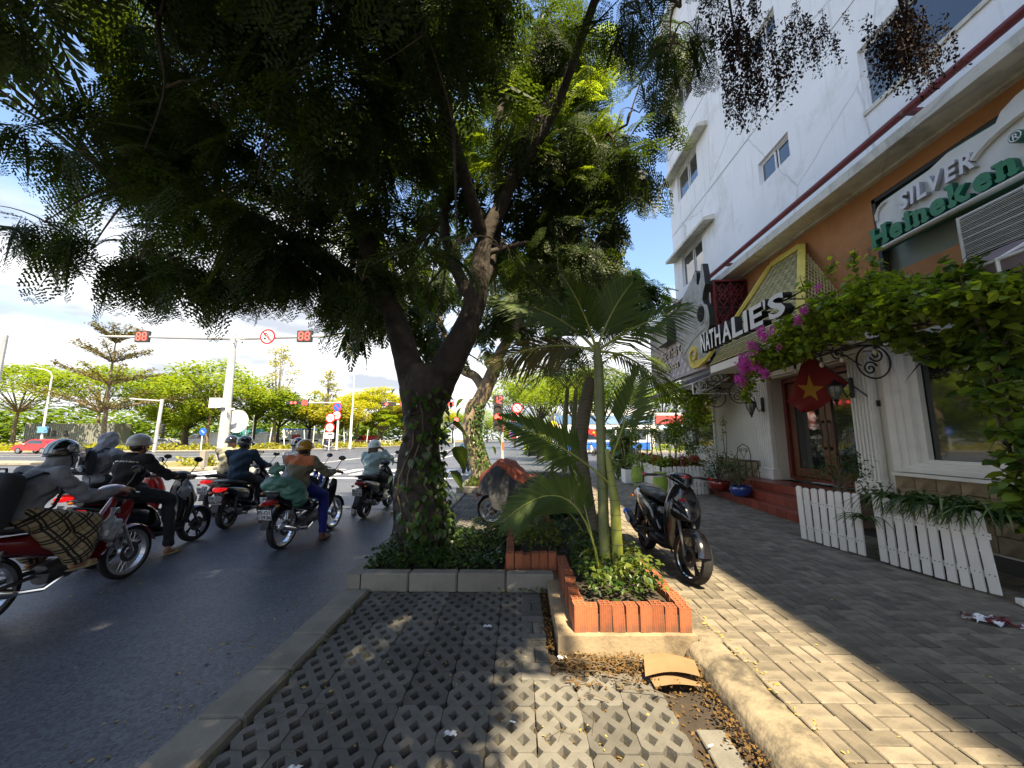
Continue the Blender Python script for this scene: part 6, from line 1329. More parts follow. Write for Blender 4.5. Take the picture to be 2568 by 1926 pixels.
# ---------- far side of the junction ----------
M_fg=leafmat('far leaf green',(.12,.20,.018),(.22,.28,.025),.35,.5); M_fy=leafmat('far leaf yellow',(.22,.25,.018),(.34,.34,.022),.4,.5); M_fo=leafmat('far leaf olive',(.085,.085,.022),(.15,.13,.035),.25,.6); M_fs=leafmat('far leaf sparse',(.19,.22,.03),(.30,.28,.035),.35,.5); M_fd=leafmat('far leaf dark green',(.07,.13,.014),(.13,.19,.02),.3,.5)
QL=(np.array([(-.5,0,0),(0,.28,.06),(.5,0,-.05),(0,-.28,.06)]),np.array([(0,1,2,3)]))
def scat_quads(P,size,name,m,parent,base,flat=.6):
    P=np.array(P); n=len(P); V,F=scatter(QL[0],QL[1],P-np.array(base),rots(np.random.uniform(-3.14,3.14,n),np.random.uniform(-flat,flat,n),np.random.uniform(-flat,flat,n)),np.random.uniform(size[0],size[1],n))
    o=obj_from(name,fastmesh(name,V,F,m),parent); o['kind']='stuff'; return o
def far_tree(label,x,y,h,r,style='umbrella',m=M_fg,n=2600,size=(.32,.6),trunk=.22,group='trees in the park across the junction',z0=.14):
    base=(x,y,z0); t=thing('park_tree',label,'tree',base,group=group); b=MB(); P=[]; rg=random.Random(int(x*31+y*7)); g=lambda a,c:rg.uniform(a,c)
    if style=='tiered':
        b.tube([(x,y,z0),(x+.05,y,h*.3),(x-.05,y,h*.6),(x,y,h)],[trunk,trunk*.8,trunk*.5,.04],8)
        for zz,rr,up in((.36,1.0,.10),(.56,.72,.10),(.74,.52,.10),(.90,.32,.10)):
            for k in range(9):
                a=k*.7+zz*9; ex,ey=x+r*rr*math.cos(a)*g(.8,1.05),y+r*rr*math.sin(a); ez=h*(zz+up)
                b.tube([(x,y,h*(zz-.03)),((x+ex)/2,(y+ey)/2,h*(zz+.04)),(ex,ey,ez)],[.08,.05,.02],5)
                for _ in range(n//36):
                    q=rg.random()**.7; P.append((x+(ex-x)*q+g(-.5,.5),y+(ey-y)*q+g(-.5,.5),h*(zz-.02)+(ez-h*(zz-.02))*q+g(-.12,.3)*(1.2 if zz<.5 else .8)))
    else:
        lz={'umbrella':.42,'round':.35,'cone':.3,'sparse':.35,'tall':.3}[style]
        b.tube([(x,y,z0),(x+g(-.15,.15),y,h*lz*.6),(x+g(-.3,.3),y,h*lz)],[trunk*1.2,trunk,trunk*.8],8); cs=[]
        nc={'umbrella':26,'round':20,'cone':20,'sparse':22,'tall':18}[style]
        for k in range(nc):
            a=k*2.4+g(-.4,.4); q=math.sqrt((k+.5)/nc)
            if style=='umbrella': c=(x+r*q*math.cos(a),y+r*q*math.sin(a),h*(.92-.38*q**2.2)+g(-.05,.05)*h)
            elif style=='round': c=(x+r*q*math.cos(a),y+r*q*math.sin(a),h*(.66+.28*math.cos(q*1.5)*g(-.9,1.1)))
            else: zt=(k+.5)/nc; rr=r*(1.05-zt)**.8; c=(x+rr*math.cos(a)*g(.3,1),y+rr*math.sin(a)*g(.3,1),h*(.34+.64*zt))
            cs.append(c)
            b.tube([(x,y,h*lz*.98),((x+c[0])/2,(y+c[1])/2,(h*lz+c[2])/2+.03*h),c],[trunk*.42,trunk*.22,.025],5)
        if style in('cone','sparse'): b.tube([(x,y,h*lz),(x+.1,y,h*.7),(x,y,h*.97)],[trunk*.7,trunk*.4,.03],6)
        rad=r*{'umbrella':.30,'round':.36,'cone':.26,'sparse':.22,'tall':.3}[style]; rz=rad*{'umbrella':.45,'round':.7,'cone':.7,'sparse':.6,'tall':.8}[style]
        for c in cs:
            for _ in range(n//nc):
                v=Vector((rg.gauss(0,1),rg.gauss(0,1),rg.gauss(0,1))).normalized()*rg.random()**.5; P.append((c[0]+v.x*rad,c[1]+v.y*rad,c[2]+v.z*rz))
    b.build('trunk',M_bark2 if style!='round' else M_bark,t); scat_quads(P,size,'crown',m,t,base); return t
FT=[('broad green rain tree farthest to the side by the parked container',-74,56,13.2,8,'umbrella',M_fg),('broad green tree behind the lamp post with the blue plate',-66,60,13.6,8.5,'umbrella',M_fg),('dark stemmed green tree beyond the red car',-61,66,13,7,'umbrella',M_fd),
('yellow green tree just past the tiered tree',-54,62,12.4,6.5,'umbrella',M_fg),('tall spreading green tree behind the short grey signal arm',-46,57,13.2,8,'umbrella',M_fg),('low green tree by the blue arrow sign',-50,58,8.6,5,'round',M_fg),('green tree behind the gantry pole',-44,64,12.6,6,'round',M_fg),('mid green bushy tree beside the gantry pole',-41,66,10.2,5.5,'round',M_fd),
('sparse tall tree with yellow leaves against the cloud',-40.5,64,17.2,5.6,'sparse',M_fs),('smaller sparse tree next to the speed limit signs',-33,66,13.4,4.2,'sparse',M_fs),('green rounded tree under the sparse tall tree',-38,70,9.6,5.5,'round',M_fg),('yellow green tree under the far signal arm',-34,72,9.2,5,'round',M_fs),('yellowish tree behind the speed limit signs',-31.5,66,8.4,4.6,'round',M_fs),
('golden umbrella tree behind the street lamp',-35,84,12.2,7.0,'umbrella',M_fy),('golden tree with forked trunk beside the near tree',-29.5,82,12.6,6.5,'umbrella',M_fy),('golden tree nearest the leaning trunk',-27,92,11,6,'umbrella',M_fy),('young green tree in front of the golden trees',-28,80,7.6,3.4,'umbrella',M_fg),('slim golden tree on the park verge',-26,88,9,4,'umbrella',M_fy),
('yellow green tree beyond the crosswalk scooter',-25.5,110,13,7,'umbrella',M_fy),('green tree far down the main road',-21,125,12,7,'round',M_fg),('green tree at the end of the main road',-12,150,14,9,'round',M_fg),('dark green tree at the end of the main road',4,150,13,10,'round',M_fd)]
for (lb,x,y,h,r,st_,m) in FT: far_tree(lb,x,y,h,r,st_,m,n=5200 if st_!='sparse' else 1700,size=(.36,.66) if st_!='sparse' else (.3,.5))
far_tree('tiered olive tree with flat branches standing alone before the park',-50.5,46.5,15.4,7.6,'tiered',M_fo,n=6500,size=(.2,.4),trunk=.26)
far_tree('slim young tree on the pavement corner beyond the picket planters',3.3,21.5,6.6,2.1,'round',M_fg,n=3000,size=(.12,.24),trunk=.09,group='trees beyond the right corner',z0=.1); far_tree('leafy young tree just past the kerb signal',1.4,27,7.4,2.5,'round',M_fg,n=3000,size=(.14,.28),trunk=.1,group='trees beyond the right corner',z0=0); far_tree('dense young tree close to the corner of the building',5.0,23.5,6.4,2.2,'round',M_fd,n=3000,size=(.12,.26),trunk=.09,group='trees beyond the right corner',z0=0)
for (lb,x,y,h,r,st_,m) in(('bright green tree beyond the pedestrian signal',3.2,50,12.5,4.2,'round',M_fg),('dark green tree beyond the far pavement',7.5,56,13,4.6,'round',M_fd),('leafy green tree behind the covered motorbike',-.5,62,12,4.4,'round',M_fg),('large green tree beyond the corner of the building',12,62,14,6.5,'round',M_fg),('bright green tree rising behind the shop houses',6,66,13.5,6,'round',M_fg),('green tree behind the white shop house',19,66,13,6,'round',M_fd),('green tree far along the side road',20,54,11,5,'round',M_fd)):
    far_tree(lb,x,y,h,r,st_,m,n=3200,size=(.3,.55),group='trees beyond the right corner',z0=.13)
# far-off tree mass closing the view
P=[]
for _ in range(15000):
    x=U(-150,-20); y=96+U(0,22)+(-x-20)*-.22; P.append((x,max(y,62),.5+8.5*random.random()**.7*(.75+.25*math.sin(x*.35))))
for _ in range(11000):
    x=U(-24,90); P.append((x,U(170,190)-max(0,x)*.9,.5+11*random.random()**.7*(.7+.3*math.sin(x*.4))))
o=scat_quads(P,(.9,1.8),'far_off_trees',M_fd,None,(0,0,0)); tag(o,kind='stuff')
# verge planting
def verge(name,pts,n,h,w,size,m,label=None):
    P=[]
    for _ in range(n):
        i=random.randrange(len(pts)-1); q=random.random(); a,b=Vector(pts[i]),Vector(pts[i+1]); p=a.lerp(b,q); nx=Vector((-(b-a).y,(b-a).x)).normalized(); p=p+nx*U(.5,w); P.append((p.x,p.y,.14+h*random.random()*(.7+.3*math.sin(p.x*2))))
    return scat_quads(P,size,name,m,None,(0,0,0),flat=1.2)
verge('verge_planting',[(-90,39.2),(-75,40.5),(-54,43),(-47,45)],5000,.95,2.6,(.22,.5),M_fy)
verge('verge_planting',[(-47,45),(-39,47),(-31,52),(-27,58),(-24.5,68),(-24,85),(-24,120)],5200,.9,3,(.22,.5),M_fs)
verge('verge_planting',[(9,43),(30,43),(60,43)],1500,.9,3,(.2,.45),M_fg)
verge('median_plants',[(-17.8,19.6),(-15.6,19.3)],260,.5,1.2,(.12,.3),M_fs)
scat_quads([(U(.5,3.2),U(36.5,39),.1+U(0,1.9)) for _ in range(900)],(.2,.4),'corner_shrubs',M_fg,None,(0,0,0),flat=1.2)
def tuft(label,x,y,n=40,h=.8):
    t=thing('grass_tuft',label,'plant',(x,y,.16),group='strappy plants on the median'); b=MB()
    for k in range(n):
        a=U(0,6.28); l=U(.6,1)*h; c,s=math.cos(a),math.sin(a); w=.02; p=[(x+c*l*.1,y+s*l*.1,.16),(x+c*l*.3,y+s*l*.3,.16+l*.75),(x+c*l*.7,y+s*l*.7,.16+l*.95*U(.7,1))]
        b.add([(p[0][0]-s*w,p[0][1]+c*w,p[0][2]),(p[0][0]+s*w,p[0][1]-c*w,p[0][2]),(p[1][0]+s*w,p[1][1]-c*w,p[1][2]),(p[1][0]-s*w,p[1][1]+c*w,p[1][2]),p[2]],[(0,1,2,3),(3,2,4)])
    tag(b.build('blades',M_fs,t,smooth=False),kind='stuff')
tuft('strappy plant left of the gantry pole foot',-16.1,20.2); tuft('strappy plant right of the gantry pole foot',-15.1,20.5,50)
# ---------- signals and signs ----------
M_galv=mat('galvanised steel',(.50,.51,.52),.5,m=.35,var=.12,sc=3,bump=.1); M_gwh=mat('white painted post',(.70,.71,.70),.5,var=.08,bump=.05)
M_sred=mat('sign red',(.65,.015,.02),.4,var=.05,bump=0); M_swh=mat('sign white',(.80,.80,.80),.4,var=.04,bump=0); M_sblue=mat('sign blue',(.02,.12,.55),.4,var=.05,bump=0); M_sblk=mat('sign black',(.02,.02,.02),.5,bump=0); M_sback=mat('sign back grey',(.55,.56,.57),.5,var=.06,bump=0)
M_hous=mat('signal housing',(.03,.032,.034),.6,bump=0); M_ledr=mat('red led',(1,.06,.04),.4,bump=0,emit=2.2,var=.02); M_ledo=mat('unlit led',(.62,.55,.42),.5,bump=0,var=.05); M_ledd=mat('dark lens',(.06,.05,.045),.3,bump=0)
def disc(b,c,r,th=.02,n=28,rot=RX): b.lathe([(0,-th/2),(r,-th/2),(r,th/2),(0,th/2)],c,n,rot=rot)
def seg7(t,c,w,h,dig,lit,unlit,y):
    # seven-segment digit, facing -Y
    S7={'a':(0,.5,1,0),'b':(.5,.25,0,1),'c':(.5,-.25,0,1),'d':(0,-.5,1,0),'e':(-.5,-.25,0,1),'f':(-.5,.25,0,1),'g':(0,0,1,0)}
    ON={'1':'bc','2':'abged','3':'abgcd','8':'abcdefg','9':'abcfgd','6':'acdefg'}[dig]
    for k,(sx,sz,hz,vt) in S7.items():
        b=MB(); b.box((c[0]+sx*w,y,c[1]+sz*h),(w*.7 if hz else w*.22,.012,h*.12 if hz else h*.38)); b.build('segment',lit if k in ON else unlit,t,smooth=False)
def countdown(label,c,w,h,digits,on,group='red countdown displays on the gantry',depth=.18):
    t=thing('countdown_display',label,'countdown timer',(c[0],c[1],c[2]-h/2),group=group); MB().box((c[0],c[1]+depth/2,c[2]),(w,depth,h),bev=.01).build('housing',M_hous,t,smooth=False)
    for i,d in enumerate(digits): seg7(t,(c[0]+(i-.5)*w*.44,c[2]),w*.26,h*.66,d,M_ledr if on[i] else M_ledo,M_ledd if on[i]==1 else M_ledo,c[1]-.008)
    return t
gx,gy=-15.6,20.4
ga=thing('gantry_pole','tall tapered grey steel pole with a long cross arm over the junction','signal pole',(gx,gy,.16))
MB().lathe([(.30,.16),(.30,.2),(.27,.22),(.15,7.25),(0,7.27)],(gx,gy,0),8).build('pole',M_galv,ga,ang=20)
b=MB(); b.tube([(gx-7.5,gy,7.15),(gx-.1,gy,6.98)],[.05,.11],8); b.build('arm',M_galv,ga); b=MB(); b.tube([(gx+.1,gy,6.98),(gx+7.4,gy,7.15)],[.11,.05],8); b.build('arm',M_galv,ga)
b=MB(); b.box((gx+.5,gy-.2,6.8),(.35,.12,.12),rot=Matrix.Rotation(.5,3,'Y')); b.tube([(gx,gy-.1,6.7),(gx+.4,gy-.2,6.75)],.03,6); b.build('camera_mount',M_galv,ga)
b=MB(); b.box((gx-.42,gy-.12,3.42),(.62,.42,.52),bev=.01); b.build('control_box',M_gwh,ga,smooth=False); MB().box((gx-.1,gy-.05,3.12),(.35,.45,.12)).build('clamp',M_hous,ga,smooth=False)
b=MB(); b.box((gx+.4,gy-.25,3.1),(.4,.12,.10),rz=.3); b.build('cctv_camera',M_gwh,ga,smooth=False)
b=MB(); disc(b,(gx+.42,gy+.3,2.48),.62); b.build('round_sign_back',M_sback,ga)
countdown('countdown display at the leaf covered end of the gantry arm',(gx-5.05,gy-.12,7.1),.75,.62,'88',(2,1)); countdown('countdown display beside the no u-turn sign',(gx+3.95,gy-.12,7.08),.8,.62,'88',(2,1)); countdown('countdown display half hidden by leaves at the end of the arm',(gx+6.6,gy-.12,7.1),.75,.62,'88',(2,1))
def ring_sign(label,x,y,z,r,face='white',group='round red rimmed road signs',marks=None,rim=M_sred):
    t=thing('road_sign',label,'road sign',(x,y,z-r),group=group); b=MB(); disc(b,(x,y,z),r); b.build('rim',rim,t); b=MB(); disc(b,(x,y-.012,z),r*.78,.012); b.build('face',{'white':M_swh,'blue':M_sblue}[face],t)
    if marks: marks(t,x,y-.022,z,r)
    return t
def bar(t,x,y,z,L,w,a,m,n='mark'): b=MB(); b.box((x,y,z),(L,.008,w),rot=Matrix.Rotation(-a,3,'Y')); b.build(n,m,t,smooth=False)
def mk_uturn(t,x,y,z,r):
    b=MB(); b.tube([(x-.16*r*2+.5*r*math.cos(a)*.5+.1*r,y,z+.18*r+.3*r*math.sin(a)) for a in [R(k*15) for k in range(13)]],.05*r*1.3,4); b.tube([(x+.19*r,y,z+.18*r),(x+.19*r,y,z-.45*r)],.06*r,4); b.tube([(x-.31*r,y,z+.18*r),(x-.31*r,y,z-.15*r)],.06*r,4); b.prism([(x-.5*r,z-.15*r),(x-.1*r,z-.15*r),(x-.31*r,z-.5*r)],y-.004,y+.004,'y'); b.build('arrow',M_sback if 0 else M_sblk,t); bar(t,x,y-.008,z,1.5*r,.14*r,R(-45),M_sred,'slash')
def mk_slash(t,x,y,z,r): bar(t,x,y-.004,z,1.5*r,.13*r,R(-45),M_sred,'slash'); bar(t,x-.2*r,y,z+.2*r,.5*r,.12*r,0,M_sblk); bar(t,x+.2*r,y,z-.2*r,.5*r,.12*r,0,M_sblk)
def mk_x(t,x,y,z,r): bar(t,x,y,z,1.5*r,.16*r,R(-45),M_sred,'slash')
def mk_txt(s):
    def f(t,x,y,z,r): text_obj('number',s,r*1.05,(x,y,z-r*.38),(1,0,0),(0,0,1),M_sblk,t,extr=.003,offset=.01)
    return f
ring_sign('no u-turn sign hanging on the gantry arm',gx+1.95,gy-.12,7.05,.42,marks=mk_uturn)
# far gantry with signs
def post(name,label,cat,pts,r,m,parts=None,group=None):
    t=thing(name,label,cat,pts[0],group=group); b=MB(); b.tube(pts,r,8); b.build('pole',m,t); return t
fx,fy=-23.4,50
fp=post('signal_pole','white pole and arm carrying far red signals by the speed limit signs','signal pole',[(fx,fy,.1),(fx,fy,6.4)],.14,M_gwh); b=MB(); b.tube([(fx,fy,6.2),(-30.5,fy,6.2)],.07,6); b.build('arm',M_gwh,fp)
def hsignal(label,x,y,z,n,on,sp=.42,vert=False,r=.16,group='traffic signal heads over the junction'):
    t=thing('traffic_signal',label,'traffic light',(x,y,z-.2),group=group); L=sp*n
    MB().box((x,y,z),(L if not vert else r*2.6,.25,r*2.6 if not vert else L),bev=.03).build('housing',M_hous,t,smooth=False)
    for k in range(n):
        o_=(k-(n-1)/2)*sp; c=(x+o_,y-.13,z) if not vert else (x,y-.13,z-o_); b=MB(); disc(b,c,r,.03,14); b.build('lamp',M_ledr if k in on else M_ledd,t)
        b=MB(); b.tube([(c[0]+r*1.1*math.cos(a),c[1]-.1,c[2]+r*1.1*math.sin(a)) for a in [R(20+k2*14) for k2 in range(11)]],.03,4); b.build('hood',M_hous,t)
    return t
hsignal('far four lamp signal left of the far countdown',-29.4,50,6.2,4,(1,2),.5); countdown('far countdown display on the white arm',(-27.9,49.9,6.2),.95,.8,'88',(1,1),group='far countdown displays')
for (lb,z,fc,mk) in(('no parking sign at the top of the far sign pole',5.6,'blue',mk_x),('red rimmed limit sign second from the top of the far pole',4.55,'white',mk_txt('60'))): ring_sign(lb,fx-.15,fy-.18,z,.62,fc,marks=mk)
sp_=post('sign_post','white post carrying the truck ban, speed limit and truck plates','sign post',[(-23.9,49,.1),(-23.9,49,4.4)],.06,M_gwh)
ring_sign('no overtaking style sign above the 60 sign',-23.9,48.9,4.15,.62,marks=mk_slash); ring_sign('60 speed limit sign above the white truck plate',-23.9,48.9,2.95,.62,marks=mk_txt('60'))
t=thing('truck_plate','white rectangular truck plate under the 60 sign','road sign',(-23.9,48.9,1.5)); MB().box((-23.9,48.92,1.93),(1.15,.03,.72)).build('plate',M_swh,t,smooth=False); b=MB(); b.box((-23.8,48.9,2.08),(.62,.01,.14)); b.box((-23.9,48.9,1.78),(.5,.01,.09)); b.build('truck_symbol',M_sblk,t,smooth=False)
t2=post('signal_pole','white pole with long arm of red signals behind the near trunk','signal pole',[(-8.5,62,.1),(-8.5,62,7.2)],.15,M_gwh); b=MB(); b.tube([(-8.5,62,7.05),(-21.5,62,7.05)],.08,6); b.build('arm',M_gwh,t2)
hsignal('four lamp signal just left of the near trunk',-20.9,61.8,7.05,4,(1,),.6,r=.24); countdown('countdown display peeking left of the near trunk',(-18.6,61.8,7.05),1.0,.8,'88',(1,1),group='far countdown displays'); countdown('countdown display between the two kerb trees',(-10.9,61.8,7.05),1.0,.8,'88',(1,1),group='far countdown displays')
hsignal('small red signal low between the two kerb trees',-9.6,60,4.1,2,(0,1),.7,True,r=.35); post('signal_pole','thin pole under the small red signal','signal pole',[(-9.9,60.2,.1),(-9.9,60.2,4.6)],.06,M_gwh)
# near signal on the kerb by the leaning trunk
ns2=thing('signal_pole','pedestrian height signal pole banded orange and white by the leaning tree','signal pole',(-.88,21.5,.1))
MB().tube([(-.88,21.5,0),(-.92,21.5,2.6)],.09,10).build('pole',M_galv,ns2)
for z in(1.95,.95): MB().tube([(-.88,21.5,z),(-.89,21.5,z+.42)],.094,10).build('orange_band',mat('orange band',(.75,.14,.03),.5,bump=0),ns2)
hsignal('red lit three lamp signal under the 12 countdown',-1.12,21.4,2.72,3,(1,),.5,True,r=.2); countdown('red 12 countdown on top of the kerb signal',(-1.12,21.3,3.68),.55,.52,'12',(1,1),group='far countdown displays')
t=thing('street_name_plate','blue street name plate beside the kerb signal','sign',(-.4,21.5,2.1)); MB().box((-.25,21.5,2.3),(.95,.04,.35)).build('plate',mat('dark blue plate',(.015,.05,.16),.4,bump=0),t)
rp=post('sign_post','white post with red rimmed signs beyond the kerb signal','sign post',[(-.1,31.5,.05),(-.1,31.5,4.5)],.07,M_gwh)
ring_sign('red rimmed sign topmost beyond the palm fronds',-.1,31.4,4.0,.42,marks=mk_slash); ring_sign('red rimmed sign lower beyond the palm fronds',-.15,31.4,3.1,.42,marks=mk_txt('60'))
ring_sign('blue no parking sign on the post beyond the palm',-.45,31.3,1.9,.32,'blue',marks=mk_x)
# lamps and short arm
def lamp(label,x,y,h,armx,kind=0):
    t=post('street_lamp',label,'street lamp',[(x,y,.1),(x,y,h*.6),(x,y,h)],[.13,.10,.07],M_gwh,group='street lamps across the junction'); b=MB(); b.tube([(x,y,h),(x+armx*.15,y,h+.55),(x+armx*.5,y,h+.85),(x+armx,y,h+1.0)],.05,6); b.build('arm',M_gwh,t); MB().box((x+armx*1.1,y,h+1.02),(.7,.22,.1),bev=.03).build('lamp_head',M_galv,t); return t
l1=lamp('street lamp with a small blue plate beyond the red car',-56.3,45.2,9.0,-2.2); MB().box((-56.1,45.0,2.6),(1.3,.05,.75)).build('blue_plate',mat('pale blue plate',(.12,.3,.5),.5,bump=0),l1)
lamp('tall street lamp left of the near trunk',-24.2,56,10.6,-2.2); lamp('street lamp behind the gantry pole',-43,56,9.4,1.8); lamp('slim lamp post beside the tall street lamp',-25.2,58,5.0,.4)
ap_=post('signal_pole','short grey pole with stub arm in front of the park','signal pole',[(-39.8,42.2,.1),(-39.6,42.2,5.9)],.17,M_galv); b=MB(); b.tube([(-39.6,42.2,5.7),(-43.3,42.2,5.95)],.08,6); b.build('arm',M_galv,ap_); b=MB(); [b.box((-39.2,42.2,2.3+.35*k),(.35,.3,.22),rot=Matrix.Rotation(.3,3,'Y')) for k in range(3)]; b.build('signal_head',M_hous,ap_)
bs=thing('road_sign','blue round arrow sign on a white post before the park','road sign',(-39,47.5,.14)); MB().tube([(-39,47.5,.1),(-39,47.5,2.2)],.07,8).build('post',M_gwh,bs); b=MB(); disc(b,(-38.9,47.4,2.4),.46); b.build('face',M_sblue,bs); b=MB(); b.box((-38.9,47.37,2.4),(.5,.01,.09),rot=Matrix.Rotation(R(40),3,'Y')); b.build('arrow',M_swh,bs)
t=thing('bollard','square concrete bollard at the tip of the median','bollard',(-15.2,18.75,.16)); MB().box((-15.2,18.75,.55),(.26,.26,.85),bev=.02).build('shaft',M_conc,t,smooth=False)
lp=post('pole','dark pole end cutting the picture edge beside the clouds','pole',[(-21.55,15.4,0),(-21.55,15.4,5.85)],.14,M_galv)
# ---------- vehicles ----------
def car(label,x,y,rz,L,H,body,van=False,w=1.7,group=None,name='parked_car',cat='car',windows=True):
    t=thing(name,label,cat,(x,y,0),R(rz),group); l=L/2
    if van: prof=[(-l,.35),(-l,H*.95),(-l+.15,H),(l*.45,H),(l*.72,H*.62),(l*.97,H*.52),(l,.35)]; win=[(l*.47,H*.93),(l*.70,H*.63),(l*.2,H*.63),(l*.2,H*.93)]; ws=[(l*.46,H*.97),(l*.73,H*.62)]
    else: prof=[(-l,.35),(-l*.99,H*.55),(-l*.86,H*.66),(-l*.6,H*.96),(-l*.2,H),(l*.12,H*.97),(l*.46,H*.66),(l*.86,H*.56),(l*.99,H*.44),(l,.35)]; win=[(-l*.62,H*.68),(-l*.5,H*.91),(l*.08,H*.93),(l*.36,H*.68)]; ws=[(l*.14,H*.96),(l*.46,H*.67)]
    b=MB(); n=len(prof)
    for s in(-1,1):
        for ins,zs in((.0,1),): pass
    V=[(p[0],sg*(w/2-(.16 if p[1]>H*.7 else .02)),p[1]) for sg in(-1,1) for p in prof]; b.add(V,[tuple(range(n)),tuple(range(n,2*n))[::-1]]+[(i,(i+1)%n,n+(i+1)%n,n+i) for i in range(n)]); b.build('body',body,t,world=False,ang=40)
    for s in(-1,1):
        b=MB(); b.add([(p[0],s*(w/2-(.14 if p[1]>H*.8 else .05)+.03),p[1]) for p in win],[tuple(range(len(win)))]); b.build('side_window',M_glass,t,world=False,smooth=False)
    b=MB(); b.add([(ws[0][0]+.02,-w*.38,ws[0][1]),(ws[1][0]+.02,-w*.44,ws[1][1]),(ws[1][0]+.02,w*.44,ws[1][1]),(ws[0][0]+.02,w*.38,ws[0][1])],[(0,1,2,3)]); b.build('windscreen',M_glass,t,world=False)
    for fx_ in(-l*.62,l*.62):
        for s in(-1,1):
            b=MB(); b.lathe([(.22,-.1),(.32,-.1),(.33,0),(.32,.1),(.22,.1)],(fx_,s*(w/2-.1),.33),18,rot=RX,closed=True); wv=b.build('wheel',M_tyre,t,world=False); b=MB(); b.lathe([(0,-.09),(.22,-.09),(.22,.09),(0,.09)],(fx_,s*(w/2-.1),.33),12,rot=RX); b.build('hub_cap',M_alum,wv,world=False)
    for s in(-1,1):
        b=MB(); b.box((l*.95,s*w*.34,H*.46),(.12,.3,.12),bev=.03); b.build('headlight',M_lens,t,world=False); b=MB(); b.box((-l*.98,s*w*.36,H*.52),(.06,.25,.16)); b.build('tail_light',M_tailo,t,world=False); b=MB(); b.box((l*.3,s*(w/2+.08),H*.66),(.14,.16,.11),bev=.03); b.build('wing_mirror',M_gwhite if body is M_bred else M_blk,t,world=False)
    return t
car('bright red hatchback driving past the yellow verge planting',-50.6,40.6,180,4.1,1.5,M_bred,group=None)
vw=mat('white van paint',(.72,.73,.74),.3,var=.05,bump=0,coat=.4); vs=mat('silver car paint',(.45,.46,.48),.3,var=.05,bump=0,coat=.4)
for i,(lb,x,y,L,H,bd,v,rz) in enumerate((('white van parked under the trees beyond the blue arrow sign',-49.5,62,5.2,2.5,vw,True,190),('white van parked beyond the denim jacket rider',-45,66,5,2.3,vw,True,180),('silver car parked beyond the mustard helmet rider',-41,68,4.3,1.5,vs,False,180),('white car parked between thin trunks of the park',-37,70,4.3,1.5,vw,False,180),('white car parked beyond the golden trees',-35,90,4.4,1.5,vw,False,180),('red van parked beyond the golden trees',-34,86.5,4.6,2.2,M_bred,True,180),('dark car waiting beyond the kerb signal',1.6,37.5,4.3,1.5,M_gblk,False,95),('silver car parked beside the grey container',-58,63,4.3,1.6,vs,False,180),('white van parked beyond the tiered tree',-55,67,5,2.4,vw,True,185))): car(lb,x,y,rz,L,H,bd,v,group='vehicles parked beyond the park')
ct=thing('shipping_container','grey shipping container with black lettering behind the trees','container',(-69,60,.3)); b=MB(); b.box((-69,60,2.3),(14,2.6,3.1)); b.build('shell',mat('grey container paint',(.20,.21,.19),.7,var=.15,bump=.2),ct,smooth=False)
b=MB(); [b.box((-75.9+k*.35,58.67,2.3),(.14,.05,3.0)) for k in range(40)]; b.build('corrugation',MATS['grey container paint'],ct,smooth=False)
text_obj('lettering','ala a',1.9,(-73.4,58.6,1.9),(1,0,0),(0,0,1),M_sblk,ct,extr=.01,offset=.02,space=1.3,align='LEFT')
tk=thing('truck','white truck with teal curtain side parked in the park','truck',(-51,72,.2)); MB().box((-51.5,72,2.1),(6.5,2.4,2.5)).build('curtain_side',mat('teal tarp',(.05,.25,.27),.7,var=.2,bump=.2),tk,smooth=False); MB().box((-46.8,72,1.6),(2.2,2.3,2.3),bev=.15).build('cab',vw,tk); MB().box((-51,72,.6),(8,2,.4)).build('chassis',M_blk,tk,smooth=False)
tk=thing('truck','white truck with blue roof parked beyond the black helmet','truck',(-42.5,76,.2)); MB().box((-43,76,2.0),(5.5,2.4,2.4)).build('cargo_box',vw,tk,smooth=False); MB().box((-43,76,3.3),(5.6,2.5,.25),bev=.08).build('blue_roof',M_sblue,tk); MB().box((-39.1,76,1.5),(2,2.3,2.1),bev=.15).build('cab',vw,tk); MB().box((-43,74.75,1.8),(1.6,.05,1.1)).build('red_panel',M_bred,tk); MB().box((-42.5,76,.6),(7,2,.4)).build('chassis',M_blk,tk,smooth=False)
# fence rails and thin white stakes of the park
fn=thing('park_fence','low white park fence beyond the thin trunks','fence',(-40,78,.14)); b=MB(); [b.tube([(-58,76,.14+z),(-24.5,76,.14+z)],.03,5) for z in(.5,1.0)]; b.build('rails',M_gwh,fn)
for k in range(34): MB().box((-58+k,76,.7),(.08,.08,1.15)).build('post',M_gwh,fn,smooth=False)
STK=['tall pale stake just right of the gantry pole','pale stake right of the black helmet','second pale stake right of the black helmet','pale stake between the mustard helmet and the parked cars','leaning pale stake left of the 60 sign','pale stake right of the far sign pole','pale stake under the golden trees','tall pale stake by the blue arrow sign','short pale stake beyond the mustard helmet','pale stake just behind the truck plate']
for k,(x,y,h) in enumerate(((-41.4,60,5.2),(-37.4,58,3.2),(-36.2,60,3.0),(-33.4,63,3.6),(-30.3,60,3.1),(-28.6,64,3.4),(-27.4,70,3.2),(-40.4,57,4.4),(-35.2,64,3.0),(-31.2,70,3.2))):
    t=thing('tree_stake',STK[k],'stake',(x,y,.14),group='pale stakes propping young park trees'); MB().tube([(x,y,.1),(x+.35*math.sin(k*2.2),y,h)],.07,6).build('stake_pole',M_gwh,t)
